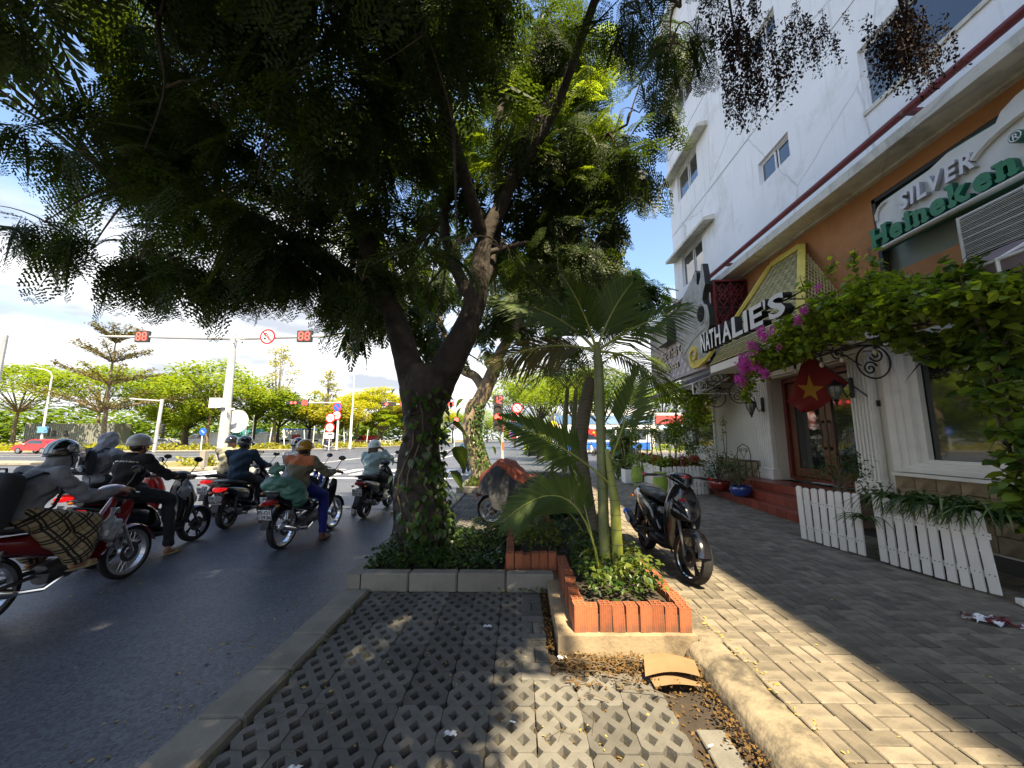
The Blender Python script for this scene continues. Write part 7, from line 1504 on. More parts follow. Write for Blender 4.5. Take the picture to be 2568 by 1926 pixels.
# right far side: shops, bus, flag
def shop(label,x0,x1,y,h,col,signc,stripes):
    t=thing('shop_house',label,'building',((x0+x1)/2,y,.1),group='shop houses across the side road'); MB().box(((x0+x1)/2,y+4,h/2),(x1-x0,8,h)).build('wall',mat('shop wall '+label[:9],col,.8,var=.08,bump=.1),t,smooth=False)
    MB().box(((x0+x1)/2,y-.15,3.9),(x1-x0-.3,.3,1.1)).build('sign_board',mat('shop sign '+label[:9],signc,.5,var=.1,bump=0),t,smooth=False)
    b=MB(); b.prism([(y-.1,3.3),(y-1.6,2.75),(y-1.6,2.6),(y-.1,3.15)],x0+.1,x1-.1,'x'); b.build('awning',mat('shop awning '+label[:9],stripes,.7,bump=.1),t,smooth=False)
    k=int((x1-x0)/2)
    for i in range(k):
        xc=x0+(i+.5)*(x1-x0)/k; wv=MB().box((xc,y-.02,1.4),(1.5,.1,2.3)).build('shop_front',M_alu,t,smooth=False); MB().box((xc,y-.08,1.4),(1.3,.04,2.1)).build('pane',M_glass,wv,smooth=False)
        for f in range(1,int(h/3.2)): wv=MB().box((xc,y-.02,f*3.2+2.2),(1.3,.1,1.5)).build('window',M_alu,t,smooth=False); MB().box((xc,y-.08,f*3.2+2.2),(1.1,.04,1.3)).build('pane',M_glass,wv,smooth=False)
shop('cream shop house with blue awning across the side road',4.5,10.5,48.5,4.7,(.6,.56,.45),(.08,.16,.30),(.55,.53,.42)); shop('white shop house with yellow sign across the side road',10.7,17,49,5.2,(.68,.67,.64),(.15,.25,.42),(.5,.46,.33)); shop('grey shop house with red sign across the side road',17.2,26,49.5,4.8,(.45,.46,.47),(.35,.06,.05),(.2,.3,.38))
bu=thing('bus','white and blue bus standing across the side road','bus',(9,40.5,0),R(0)); MB().box((9,40.5,1.65),(8.5,2.4,2.5),bev=.12).build('body',vw,bu,world=True); MB().box((9,39.26,.85),(8.3,.05,.7)).build('blue_band',M_sblue,bu); 
for k in range(5): MB().box((5.9+k*1.55,39.26,2.0),(1.35,.04,1.0)).build('window',M_glass,bu,smooth=False)
for x in(6.2,11.6): b=MB(); b.lathe([(.0,-.15),(.45,-.15),(.45,.15),(0,.15)],(x,39.4,.45),18,rot=RX); b.build('wheel',M_tyre,bu)
fp2=thing('flag_pole','blue pole with a small red and yellow flag across the side road','flag',(6.3,36.5,0)); MB().tube([(6.3,36.5,0),(6.35,36.5,2.9)],.10,8).build('pole',mat('pale blue post',(.12,.25,.55),.4,bump=0),fp2); b=MB(); b.grid(lambda u,v:(6.5+1.0*u,36.5+.08*math.sin(u*6),2.6-.55*v-.45*u),8,5); b.build('cloth',mat('bright red flag',(.6,.02,.015),.7,bump=0),fp2); b=MB(); b.prism([(7.0+.16*(1 if k%2==0 else .4)*math.sin(k*math.pi/5),2.12+.16*(1 if k%2==0 else .4)*math.cos(k*math.pi/5)) for k in range(10)],36.38,36.40,'y'); b.build('star',mat('flag yellow',(.7,.5,.03),.6,bump=0),fp2)
yb=thing('yellow_sign','round yellow shop sign beyond the palm stems','sign',(3.9,44,2.4)); b=MB(); disc(b,(3.9,44,3.0),.55); b.build('face',mat('yellow sign',(.7,.5,.02),.5,bump=0),yb); MB().tube([(3.9,44.1,.1),(3.9,44.1,2.6)],.05,6).build('post',M_gwh,yb)
bikes['s1']=moto('motorbike','scooter parked across the side road beside the blue pole',(5.6,35.2,0),20,'scoot',M_gwhite,lod=True,lit=False,group='motorbikes across the side road'); moto('motorbike','pale blue scooter parked across the side road beyond the palm',(7.2,35.6,0),30,'scoot',mat('pale blue bike paint',(.1,.3,.4),.3,bump=0),lod=True,lit=False,group='motorbikes across the side road')
# ---------- planters, palms, pots, small things ----------
M_clay=mat('hollow clay brick',(.33,.105,.045),.8,var=.25,sc=9,bump=.3,bsc=60,orand=.28,stain=(.13,.075,.05),stsc=6,stlo=.46,sthi=.70)
def grooved(M):
    nt=M.node_tree; N=nt.nodes; L=nt.links; b=N['Principled BSDF']; tc=N.new('ShaderNodeTexCoord'); w=N.new('ShaderNodeTexWave'); w.wave_type='BANDS'; w.bands_direction='DIAGONAL'; w.inputs['Scale'].default_value=38; w.inputs['Distortion'].default_value=.3
    mp=N.new('ShaderNodeMapping'); mp.inputs['Scale'].default_value=(1,1,0); L.new(tc.outputs['Object'],mp.inputs[0]); L.new(mp.outputs[0],w.inputs[0]); bp=N.new('ShaderNodeBump'); bp.inputs['Strength'].default_value=.6; bp.inputs['Distance'].default_value=.004; L.new(w.outputs[0],bp.inputs['Height'])
    old=b.inputs['Normal'].links[0].from_socket; L.new(old,bp.inputs['Normal']); L.new(bp.outputs[0],b.inputs['Normal'])
grooved(M_clay)
def hollow_brick(s=.088,h=.185):
    b=MB(); t=s*.13; c=(s-3*t)/2; cut=[-s/2,-s/2+t,-s/2+t+c,s/2-t-c,s/2-t,s/2]; z1=h; zd=h-.15
    for i in range(5):
        for j in range(5):
            x0,x1,y0,y1=cut[i],cut[i+1],cut[j],cut[j+1]
            if i in(1,3) and j in(1,3):
                q=[(x0,y0),(x1,y0),(x1,y1),(x0,y1)]; b.add([(*p,z1) for p in q]+[(*p,zd) for p in q],[(4,5,6,7)]+[(k,(k+1)%4,4+(k+1)%4,4+k) for k in range(4)])
            else: b.add([(x0,y0,z1),(x1,y0,z1),(x1,y1,z1),(x0,y1,z1)],[(0,1,2,3)])
    q=[(-s/2,-s/2),(s/2,-s/2),(s/2,s/2),(-s/2,s/2)]; b.add([(*p,z1) for p in q]+[(*p,0) for p in q],[(k,(k+1)%4,4+(k+1)%4,4+k) for k in range(4)]); return b.mesh('brick',M_clay,smooth=False)
HB=hollow_brick()
bp_=thing('brick_planter','low planter of upright orange hollow bricks on a concrete footing','planter',(.85,5.5,.0))
b=MB(); b.prism([(.285,3.04),(1.30,3.06),(1.31,8.32),(.30,8.32)],-.03,.13); b.prism([(-.16,4.36),(.285,4.36),(.285,5.98),(-.16,5.98)],-.03,.128)
M_foot=mat('footing concrete',(.30,.235,.15),.88,var=.25,sc=3,bump=.5,bsc=45,stain=(.13,.10,.065),stsc=3,stlo=.5,sthi=.68); b.build('footing',M_foot,bp_,smooth=False)
b=MB(); b.box((.85,5.56,.19),(.78,4.9,.12)); b.box((.2,5.15,.19),(.55,1.35,.12)); b.build('planter_soil',M_soil,bp_,smooth=False)
def brow(p,q,n):
    for i in range(n):
        t=(i+.0)/(max(1,n-1)); x=p[0]+(q[0]-p[0])*t; y=p[1]+(q[1]-p[1])*t
        obj_from('brick',HB,bp_,(x-.85+U(-.005,.005),y-5.5+U(-.005,.005),.131),(U(-.03,.03),U(-.03,.03),U(-.09,.09)),(1,1,U(.92,1.05)))
brow((.45,3.14),(1.235,3.15),9); brow((1.245,3.26),(1.25,8.0),52); brow((.45,3.26),(.46,4.36),12); brow((-.09,4.46),(.36,4.45),6); brow((-.10,4.57),(-.10,5.85),14); brow((0,5.87),(.45,5.87),5); brow((.455,5.98),(.46,8.0),23); brow((.55,8.02),(1.17,8.02),7)
leaves('planter_plants',bed_leaves(.52,1.19,3.25,7.9,2600,.26,(.03,.07),z0=.25,seed=9),(.03,.075),M_cover,tpl=LS)
leaves('planter_plants',bed_leaves(.6,1.18,3.3,4.6,520,.34,(.03,.07),z0=.25,seed=12),(.035,.085),M_coverb,tpl=LS)
leaves('planter_plants',bed_leaves(-.03,.5,4.55,5.75,1000,.3,(.03,.07),z0=.25,seed=10),(.035,.08),M_coverb,tpl=LS)
# palms
M_palm=leafmat('palm leaflet',(.034,.068,.011),(.07,.115,.018),.35,.5); M_palmd=leafmat('palm leaflet brown',(.05,.055,.016),(.10,.075,.022),.25,.5)
def ringed():
    M=mat('green palm stem',(.10,.135,.04),.45,var=.25,sc=3,bump=.1,bsc=40,c2=(.17,.19,.07)); return M
M_ps=ringed(); M_psy=mat('yellow green palm stem',(.28,.30,.05),.4,var=.2,sc=3,bump=.1,c2=(.17,.22,.04)); M_psg=mat('grey palm stem',(.16,.14,.10),.8,var=.3,sc=5,bump=.5,bsc=30,c2=(.07,.06,.045)); M_ring=mat('stem ring',(.13,.13,.075),.7,var=.2,bump=.1)
def bez(p0,p1,p2,t): return p0*(1-t)**2+p1*2*t*(1-t)+p2*t*t
def palm_frond(t,p0,p1,p2,n=36,lm=.42,m=None,hang=.55,wid=.011,r=.012,seed=0,base=None,start=.18,up=None,tilt=0):
    up=Vector(up) if up else None
    p0,p1,p2=Vector(p0),Vector(p1),Vector(p2); off=WLOC[t.name]; b=MB(); pts=[bez(p0,p1,p2,i/14) for i in range(15)]; b.tube(pts,[r*(1-.8*i/14) for i in range(15)],6,mi=1)
    rg=random.Random(seed)
    for i in range(n):
        q=start+(1-start)*i/(n-1); c=bez(p0,p1,p2,q); tg=((p1-p0)*(1-q)+(p2-p1)*q).normalized(); u=up if up else Vector((0,0,1)) if abs(tg.z)<.93 else Vector((-.3,-1,0)); sd=tg.cross(u).normalized(); nn=sd.cross(tg); l=lm*(math.sin(math.pi*min(.97,.16+.80*q))**.7)*rg.uniform(.9,1.08)
        for s in(1,-1):
            d=(tg*(.55+.35*q)+sd*s*(.85-.35*q)+nn*(.22+tilt*s)).normalized(); g=Vector((0,0,-hang*rg.uniform(.7,1.4)))
            m1=c+d*l*.45+g*l*.10; e=c+d*l*.92+g*l*.50; pl=c+d*l*.02; wv=d.cross(nn if abs(d.dot(nn))<.9 else sd).normalized()*wid*(.75+.5*math.sin(math.pi*q)); 
            b.add([tuple(pl-wv*.4),tuple(pl+wv*.4),tuple(m1+wv),tuple(m1-wv),tuple(e)],[(0,1,2,3),(3,2,4)])
    return b.build('frond',[m or M_palm,M_psy],t,smooth=False)
def ring_stem(t,pts,r,m,gap=.11,name='stem'):
    b=MB(); P=[Vector(p) for p in pts]; k=len(P); rr=r if isinstance(r,list) else [r]*k; b.tube(pts,rr,14); s=b.build(name,m,t)
    L=sum((P[i+1]-P[i]).length for i in range(k-1)); n=int(L/gap); rb=MB()
    for j in range(1,n):
        d=j*gap; i=0
        while d>(P[i+1]-P[i]).length: d-=(P[i+1]-P[i]).length; i+=1
        q=d/(P[i+1]-P[i]).length; c=P[i].lerp(P[i+1],q); tg=(P[i+1]-P[i]).normalized(); ra=rr[i]*(1-q)+rr[i+1]*q; rb.tube([c-tg*.004,c+tg*.004],ra*1.05,14)
    if n>1: o=rb.build('stem_rings',M_ring,t); o['kind']='stuff'
    return s
PB=(.80,3.75,.22)
pa=thing('palm','tall multi-stemmed green palm growing in the brick planter nearest the viewer','palm',PB,group='palms in the brick planter')
ring_stem(pa,[(.80,3.78,.2),(.80,3.8,.8),(.81,3.85,1.4),(.82,3.9,1.9),(.83,3.95,2.3),(.82,3.98,2.55)],[.052,.05,.048,.046,.05,.03],M_ps)
ring_stem(pa,[(.90,3.74,.2),(.905,3.74,.55),(.90,3.75,.95),(.87,3.78,1.25),(.85,3.8,1.45)],[.05,.05,.046,.034,.02],M_psy,.13)
C=(.82,3.97,2.45)
for i,(p1,p2,lm,m,hg,n) in enumerate((((.45,4.0,2.95),(-.22,4.05,3.05),.56,None,.45,42),((.96,4.0,2.9),(1.22,3.95,3.2),.46,None,.25,38),((1.2,4.0,2.75),(1.82,4.0,2.95),.52,None,.7,34),((.35,3.95,2.62),(-.25,3.8,2.30),.48,M_palmd,.9,38),((.80,4.3,2.95),(.7,4.9,3.05),.45,None,.5,30),((.7,3.85,2.85),(.42,3.6,3.15),.4,None,.35,30),((1.3,4.1,2.5),(1.75,4.3,1.95),.42,None,.8,26),((.6,4.2,2.9),(.15,4.5,2.9),.5,None,.6,30))): palm_frond(pa,C,p1,p2,n,lm,m,hg,seed=i,wid=.0115,r=.016,up=(0,-.75,.55) if i in(0,1,2,3,5) else None)
palm_frond(pa,(.87,3.77,1.12),(.5,3.7,1.48),(-.16,3.65,1.74),34,.42,None,.3,seed=20,start=.34,up=(0,-1,.35),wid=.012); palm_frond(pa,(.86,3.8,1.3),(1.05,3.8,1.7),(1.22,3.85,2.25),26,.40,None,.3,seed=21,start=.4,up=(0,-1,.2))
palm_frond(pa,(.74,3.65,.24),(.605,3.66,1.47),(-.15,3.65,.80),44,.46,None,.4,seed=22,start=.36,up=(0,-1,.3),wid=.010); palm_frond(pa,(.74,3.68,.24),(.66,3.8,.9),(.52,4.1,1.35),20,.22,None,.2,seed=23,start=.5)
p2_=thing('palm','palm with grey ringed curved trunk behind the nearest palm','palm',(.93,5.0,.2),group='palms in the brick planter')
ring_stem(p2_,[(.93,5.0,.2),(.90,5.02,.6),(.84,5.05,1.05),(.80,5.1,1.45),(.87,5.15,1.9),(.98,5.2,2.35)],[.085,.07,.075,.085,.09,.07],M_psg,.05)
for i,(p1,p2) in enumerate((((.6,5.1,3.0),(-.2,5.0,2.6)),((.3,5.2,2.75),(-.45,5.1,2.2)),((1.4,5.2,3.0),(1.95,5.1,2.5)),((1.0,5.6,3.1),(.9,6.2,2.9)),((1.2,4.9,2.9),(1.4,4.7,3.0)),((.7,4.9,2.8),(.3,4.7,2.8)))): palm_frond(p2_,(.97,5.2,2.35),p1,p2,30,.42,M_palmd if i<2 else None,.85,seed=30+i)
palm_frond(p2_,(.85,4.95,.3),(.5,4.9,1.0),(.25,4.85,.6),30,.36,None,.7,seed=40,start=.3)
for k,(x,y,gs) in enumerate(((.86,7.55,'thin stemmed palm in the planter beside the covered motorbike'),(1.04,7.6,'thin stemmed palm in the planter close to the pavement edge'))):
    t=thing('palm',gs,'palm',(x,y,.2),group='palms in the brick planter'); ring_stem(t,[(x,y,.2),(x+.02,y,1.2),(x+.05,y,2.0),(x+.10,y,2.5)],[.062,.058,.052,.04],M_ps,.14)
    for i in range(8):
        a=i*.9+k; palm_frond(t,(x+.1,y,2.5),(x+.1+.5*math.cos(a),y+.5*math.sin(a),3.2),(x+.1+1.15*math.cos(a),y+1.1*math.sin(a),2.75-.4*(i%2)),24,.42,None,.7,seed=50+i+k*10)
MB().tube([(.30,6.05,.1),(.62,6.5,1.35)],.03,8).build('bamboo_prop',M_psg,bp_)
# white picket planters
M_pick=mat('white picket paint',(.74,.73,.69),.6,var=.06,sc=4,bump=.15,bsc=40,stain=(.42,.39,.33),stsc=4.5,stlo=.62,sthi=.85,orand=.05)
def picket_mesh(w,h,th=.022):
    n=9; top=[(w/2*math.cos(R(a)),h-w*.42+w*.42*math.sin(R(a))) for a in [180*i/(n-1) for i in range(n)]]; b=MB(); b.prism([(-w/2,0),(w/2,0)]+top,-th/2,th/2,'y'); return b.mesh('picket',M_pick,smooth=False)
M_nail=mat('rusty nail',(.06,.045,.035),.6,bump=0)
def picket_box(label,p,q,n,h,z,depth,tilt=0,group='white picket planters',nails=True,w=None):
    p,q=Vector((*p,z)),Vector((*q,z)); d=(q-p); L=d.length; a=math.atan2(d.y,d.x); t=thing('picket_planter',label,'planter',tuple((p+q)/2),0,group); pit=L/n; w=w or pit*.72; me=picket_mesh(w,h)
    nrm=Vector((math.sin(a),-math.cos(a),0)); nrm=nrm if nrm.dot(-((p+q)/2-Vector((0,0,z))))>0 else -nrm; c0=(p+q)/2
    for i in range(n):
        c=p+d*((i+.5)/n)-c0; obj_from('picket',me,t,(c.x,c.y,.012+U(0,.012)),(U(-.015,.015),tilt*(i/n)**3+U(-.012,.012),a),(1,1,U(.97,1.03)))
    for zz in(.24,.72):
        cc=c0-nrm*.025; MB().box((cc.x,cc.y,z+h*zz),(L-.09,.02,.055),rz=a).build('rail',M_pick,t,smooth=False)
    if nails:
        nb=MB()
        for i in range(n):
            for zz in(.24,.72):
                for s in(-.25,.25): c=p+d*((i+.5+s*.72)/n)+nrm*.012; nb.sphere((c.x,c.y,z+h*zz+.01),.006,6)
        tag(nb.build('nail_heads',M_nail,t),kind='stuff')
    cc=c0-nrm*(depth/2+.04); b=MB(); b.box((cc.x-math.cos(a)*.13,cc.y-math.sin(a)*.13,z+h*.31),(L-.5,depth*.8,h*.6),rz=a); b.build('soil_box',M_soil,t,smooth=False); return t,c0,nrm,a,L
picket_box('straight white picket planter box in front of the red steps','x' and (4.12,5.97),(4.27,5.06),8,.75,.1,.34); 
picket_box('chipped white picket planter box with leaning end boards and strappy plants','x' and (4.28,4.90),(4.43,3.84),10,.74,.1,.36,tilt=-.10)
picket_box('far white picket planter lining the pavement','x' and (3.95,13.7),(3.63,10.25),30,.72,.1,.5,nails=False); picket_box('far white picket planter set square across the pavement','x' and (3.66,10.2),(4.95,10.45),12,.72,.1,.4,nails=False)
t=thing('loose_plank','weathered loose board lying on the pavement by the picket planter','board',(4.32,3.68,.1)); MB().box((4.56,3.60,.13),(.42,.10,.05),rot=Euler((0,.03,-.42)).to_matrix(),bev=.006).build('plank',M_pick,t,smooth=False)
for (x,y,k) in((3.75,13.3,0),(4.0,15.2,1),(3.9,14.6,2)): t=thing('white_box',('short white planter box touching the far picket planter','short white planter box farthest along the pavement','middle one of the short white planter boxes')[k],'planter',(x,y,.1),group='short white planter boxes'); MB().box((x,y,.32),(.5,.5,.44),bev=.01).build('box_body',M_trim,t,smooth=False); MB().box((x,y,.545),(.42,.42,.01)).build('box_soil',M_soil,t,smooth=False)
# strappy plants
M_strap=leafmat('strappy leaf',(.02,.05,.014),(.05,.085,.02),.22,.35); M_strapl=leafmat('striped strappy leaf',(.12,.17,.06),(.22,.27,.12),.25,.4)
def spider(label,x,y,z,n=46,h=.34,group='strappy plants in the picket planters',parent_m=None):
    t=thing('strappy_plant',label,'plant',(x,y,z),group=group); b=MB(); b2=MB()
    for k in range(n):
        a=U(0,6.283); c,s=math.cos(a),math.sin(a); l=h*U(.7,1.35); w=.011*U(.8,1.5); P=[]; up=U(.6,1.3)
        for i in range(6): q=i/5; r_=l*q*1.05; P.append((x+c*r_,y+s*r_,z+up*l*(q*1.2-1.25*q*q*1.05)))
        vs=[];fs=[]
        for i,p in enumerate(P):
            ww=w*(1-(i/5)**2)+.001; vs+= [(p[0]-s*ww,p[1]+c*ww,p[2]+.006),(p[0],p[1],p[2]),(p[0]+s*ww,p[1]-c*ww,p[2]+.006)]
            if i: j=i*3; fs+= [(j-3,j-2,j+1,j),(j-2,j-1,j+2,j+1)]
        (b2 if k%4==0 else b).add(vs,fs)
    tag(b.build('blades',M_strap,t),kind='stuff'); tag(b2.build('pale_blades',M_strapl,t),kind='stuff')
SPL=['strappy plant at the step end of the chipped picket planter','second strappy plant from the steps in the chipped planter','strappy plant in the middle of the chipped picket planter','strappy plant next to the leaning boards','strappy plant at the pot end of the chipped planter']
for i,l in enumerate(SPL): spider(l,4.52+.03*i+U(-.04,.04),4.82-.235*i,.76,84,.42)
spider('small strappy plant hanging in the gap between the two picket planters',4.22,4.97,.55,26,.24); spider('second row strappy plant behind the middle of the chipped planter',4.68,4.4,.76,50,.38)
# leafy things
def bush(label,c,rad,n,size,m,stems=5,z0=None,group=None,name='shrub',tpl=None):
    base=(c[0],c[1],z0 if z0 is not None else c[2]-rad[2]); t=thing(name,label,'plant',base,group=group); P=[]
    cl_=[(Vector((random.gauss(0,1),random.gauss(0,1),random.gauss(0,1))).normalized()*random.random()**.4) for _ in range(14)]
    for _ in range(n):
        v=random.choice(cl_)+Vector((random.gauss(0,.2),random.gauss(0,.2),random.gauss(0,.2))); P.append((c[0]+v.x*rad[0],c[1]+v.y*rad[1],max(base[2]+.02,c[2]+v.z*rad[2])))
    leaves('foliage',P,size,m,t,tpl or LO,base=base); b=MB()
    for k in range(stems): e=(c[0]+U(-.6,.6)*rad[0],c[1]+U(-.6,.6)*rad[1],c[2]+U(-.2,.8)*rad[2]); pp,rr=twig_line(base,e,.012); b.tube(pp,rr,5)
    tag(b.build('stems',M_twig,t),kind='stuff'); return t
bush('small leaved shrub in the straight picket planter before the door',(4.55,5.75,1.0),(.30,.42,.42),700,(.03,.06),M_cover,8,.6); bush('low shrub at the near end of the straight picket planter',(4.55,5.2,.86),(.25,.3,.2),300,(.03,.06),M_cover,4,.6)
M_potb=mat('blue glazed pot',(.015,.05,.24),.15,var=.25,sc=5,bump=.05,coat=.7); M_potr=mat('dark red glazed pot',(.20,.02,.015),.2,var=.25,bump=.05,coat=.6); M_potg=mat('lime green glazed pot',(.22,.34,.05),.2,var=.15,bump=.05,coat=.6); M_potdg=mat('dark green glazed pot',(.05,.10,.02),.2,var=.15,bump=.05,coat=.6); M_potc=mat('cream woven pot',(.55,.50,.40),.8,var=.1,sc=8,bump=.7,bsc=40)
def pot(label,x,y,z,r,h,m,group='glazed pots by the entrance',shape='bowl'):
    t=thing('plant_pot',label,'pot',(x,y,z),group=group); b=MB(); pr={'bowl':[(r*.55,0),(r*.9,h*.3),(r,h*.7),(r*.93,h*.92),(r*1.02,h),(r*.93,h),(r*.88,h*.9),(0,h*.88)],'tall':[(r*.55,0),(r*.8,h*.25),(r*1.0,h*.62),(r*.8,h*.92),(r*.86,h),(r*.76,h),(r*.72,h*.92),(0,h*.9)],'cone':[(r*.62,0),(r*.78,h*.4),(r*.95,h*.93),(r*1.03,h*.95),(r*1.03,h),(r*.93,h),(r*.9,h*.93),(0,h*.92)]}[shape]; b.lathe(pr,(x,y,z),26); b.build('pot_body',m,t,ang=50); MB().lathe([(0,h*.9),(r*.85,h*.9)],(x,y,z),16).build('pot_soil',M_soil,t); return t
pot('blue glazed bowl pot standing on the red step',4.98,9.0,.27,.23,.24,M_potb); pot('dark red glazed bowl pot behind the blue pot',5.0,10.0,.27,.26,.26,M_potr)
bush('bushy small leaved plant in the blue pot',(4.98,9.05,.85),(.32,.34,.36),620,(.03,.065),M_cover,9,.48,'potted bushes by the steps'); bush('bushy plant in the red pot behind the blue pot',(5.02,10.05,.95),(.42,.45,.45),800,(.035,.07),M_cover,9,.48,'potted bushes by the steps')
bush('thin upright sprig reaching high from the potted bush',(5.0,9.55,1.75),(.07,.07,.55),90,(.04,.07),M_coverb,2,1.0); bush('leafy bush with pale blooms beside the far shop window',(4.9,11.0,1.3),(.45,.5,.35),600,(.04,.08),M_coverb,6,.7)
pot('cream woven pot at the picture edge beside the loose board',4.95,3.66,.1,.27,.58,M_potc,group=None,shape='cone')
pot('lime green tall pot at the corner of the far picket planters',3.55,10.0,.1,.19,.62,M_potg,shape='tall'); pot('lime green pot beside the short white boxes',3.62,12.1,.1,.2,.6,M_potg,shape='tall'); pot('dark green pot farthest along the pavement',3.75,14.5,.1,.24,.6,M_potdg,shape='tall')
# chair of black iron by the wall
ch=thing('garden_chair','black wrought iron garden chair with scrolled round back against the cream wall','chair',(5.62,9.9,.6))
b=MB(); y=9.9; x=5.62
b.tube([(x-.16,y,.6+.42),(x-.17,y+.0,.85+.3),(x-.13,y,1.33),(x,y,1.42),(x+.13,y,1.33),(x+.17,y,1.15),(x+.16,y,1.02)],.011,6); b.tube(spiral((x-.06,y,1.26),.055,1.4,'y',R(0)),.007,5); b.tube(spiral((x+.06,y,1.26),.055,1.4,'y',R(180),-1),.007,5); b.tube([(x-.10,y,1.3),(x,y,1.06),(x+.10,y,1.3)],.008,5); b.build('back',M_black,ch)
MB().lathe([(0,1.0),(.19,1.0),(.2,1.012),(.19,1.024),(0,1.026)],(x,y-.18,0),20).build('seat',M_black,ch)
for dx,dy in((-.14,-.30),(.14,-.30),(-.15,-.02),(.15,-.02)): MB().tube([(x+dx,y+dy,1.0),(x+dx*1.15,y+dy*1.05,.6)],.011,6).build('leg',M_black,ch)
# bougainvillea over the pergola, passion vine at the picture edge
M_bou=leafmat('bougainvillea leaf',(.085,.145,.02),(.19,.26,.035),.4,.35); M_boul=leafmat('young vine leaf',(.24,.33,.03),(.36,.42,.05),.45,.35); M_mag=leafmat('magenta bract',(.60,.06,.40),(.75,.17,.56),.3,.6,(1.2,.8,1.2))
def vine(name,label,base,vols,mats_,stems=(),flowers=(),size=(.06,.12),cat='vine'):
    t=thing(name,label,cat,base); 
    for m,share,nm in mats_:
        P=[]
        for (c,r,n) in vols:
            for _ in range(int(n*share)):
                v=Vector((random.gauss(0,1),random.gauss(0,1),random.gauss(0,1))).normalized()*random.random()**.5; P.append((c[0]+v.x*r[0],c[1]+v.y*r[1],c[2]+v.z*r[2]+(.08*noise.noise(Vector((c[0]*3,c[1]*5+v.y*3,1))) )))
        leaves(nm,P,size,m,t,LH,(-.5,1.1),base=base)
    b=MB()
    for pts in stems: b.tube(pts,[.014]*len(pts),5)
    for (c,r,n) in vols:
        for _ in range(3): pp,rr=twig_line((c[0],c[1],c[2]-r[2]*.4),(c[0]+U(-1,1)*r[0],c[1]+U(-1,1)*r[1],c[2]+U(.2,1.1)*r[2]),.007); b.tube(pp,rr,4)
    tag(b.build('stems',M_twig,t),kind='stuff')
    if flowers:
        P=[]
        for (c,r,n) in flowers:
            c=(c[0]-.08,c[1]+.03,c[2]-.10)
            for _ in range(int(n*1.6)): v=Vector((random.gauss(0,1),random.gauss(0,1),random.gauss(0,1))).normalized()*random.random()**.5; P.append((c[0]+v.x*r,c[1]+v.y*r,c[2]+v.z*r*1.1))
        leaves('flowers',P,(.035,.065),M_mag,t,LS,(-1.4,1.4),base=base)
    return t
vol=[]
for i in range(26):
    y=7.2-i*.145; top=float(np.interp(y,[3.5,4.1,4.6,5.2,5.8,6.5,7.2],[2.95,3.12,3.45,3.8,3.82,3.62,3.35])); lo=2.98
    for _ in range(3): vol.append(((4.72+U(-.15,.2),y+U(-.1,.1),U(lo,top-.08)),(.26,.2,.17),85))
    vol.append(((5.2+U(-.15,.2),y,top-.08),(.3,.2,.18),60))
vol+= [((4.62,7.35,3.15),(.16,.22,.2),90),((4.60,7.55,2.95),(.15,.2,.2),90),((4.60,7.3,2.8),(.16,.2,.2),80),((4.6,7.75,2.62),(.16,.2,.2),80),((4.6,7.9,2.42),(.12,.16,.14),50),((4.62,6.9,3.0),(.2,.3,.2),110),((4.7,6.5,3.02),(.2,.3,.2),100)]
vol+= [((4.7,6.15+U(-.2,.2),4.05),(.08,.12,.18),26),((4.7,5.6,4.1),(.08,.1,.2),26),((4.7,5.2,4.0),(.1,.12,.15),30),((4.7,4.9,3.85),(.07,.1,.18),22)]
fl_=[((4.50,7.4,3.12),.13,90),((4.50,7.62,2.78),.12,80),((4.5,7.1,3.3),.12,80),((4.5,6.8,3.45),.1,50),((4.55,7.57,3.25),.10,70),((4.55,7.29,3.42),.08,50),((4.55,6.96,3.60),.10,60),((4.52,6.92,2.80),.09,60),((4.52,7.2,3.02),.12,90),((4.52,7.5,3.0),.12,90),((4.52,7.72,2.85),.10,70),((4.52,7.62,3.12),.11,80),((4.55,6.64,3.55),.06,26),((4.52,5.96,3.5),.07,36),((4.52,5.82,3.62),.06,30),((4.55,6.5,3.22),.06,20),((4.58,5.6,3.9),.05,16),((4.55,7.05,2.92),.06,30)]
vine('flowering_vine','leafy vine with magenta blooms sprawling over the iron pergola','x' and (4.9,5.5,3.1),vol,((M_bou,.8,'foliage'),(M_boul,.2,'young_foliage')),flowers=fl_,size=(.055,.115))
vol2=[]
for i in range(22): z=3.35-i*.125; vol2.append(((4.84+U(-.10,.1),3.95+U(-.12,.14)-.12*(z<2),z),(.24,.24 if z>2.2 else .19,.14),80 if z>2.2 else 60))
for i in range(6): vol2.append(((4.88+U(-.1,.1),4.1+U(-.15,.15),2.3+i*.12),(.16,.16,.12),34))
vol2+= [((4.85,4.5+U(-.2,.2),2.75+U(-.15,.15)),(.3,.3,.22),120),((4.85,4.3,2.5),(.18,.15,.2),40),((4.85,3.7,2.9),(.3,.3,.3),120),((4.9,4.9,2.85),(.25,.3,.12),90)]
vine('creeper','broad leaved green creeper climbing from the cream pot past the shop window','x' and (4.95,3.66,.6),vol2,((M_ivy,.35,'dark_foliage'),(M_bou,.65,'foliage')),stems=[[(4.95+U(-.05,.05),3.66,.62),(4.8+U(-.1,.1),3.9+U(-.1,.1),1.4),(4.8,3.95+U(-.1,.1),2.2),(4.8+U(-.1,.1),4.0,3.2)] for _ in range(6)],size=(.08,.15))
vol3=[((4.95+U(-.4,.4),11.3+U(-.8,1.2),2.5+U(-.5,.5)),(.45,.5,.3),230) for _ in range(9)]+[((4.8+U(-.2,.3),11.8+U(-.5,.8),1.6+U(-.4,.4)),(.35,.4,.35),150) for _ in range(6)]+[((4.8,12.4+U(-.5,.8),3.2),(.4,.5,.12),120) for _ in range(3)]
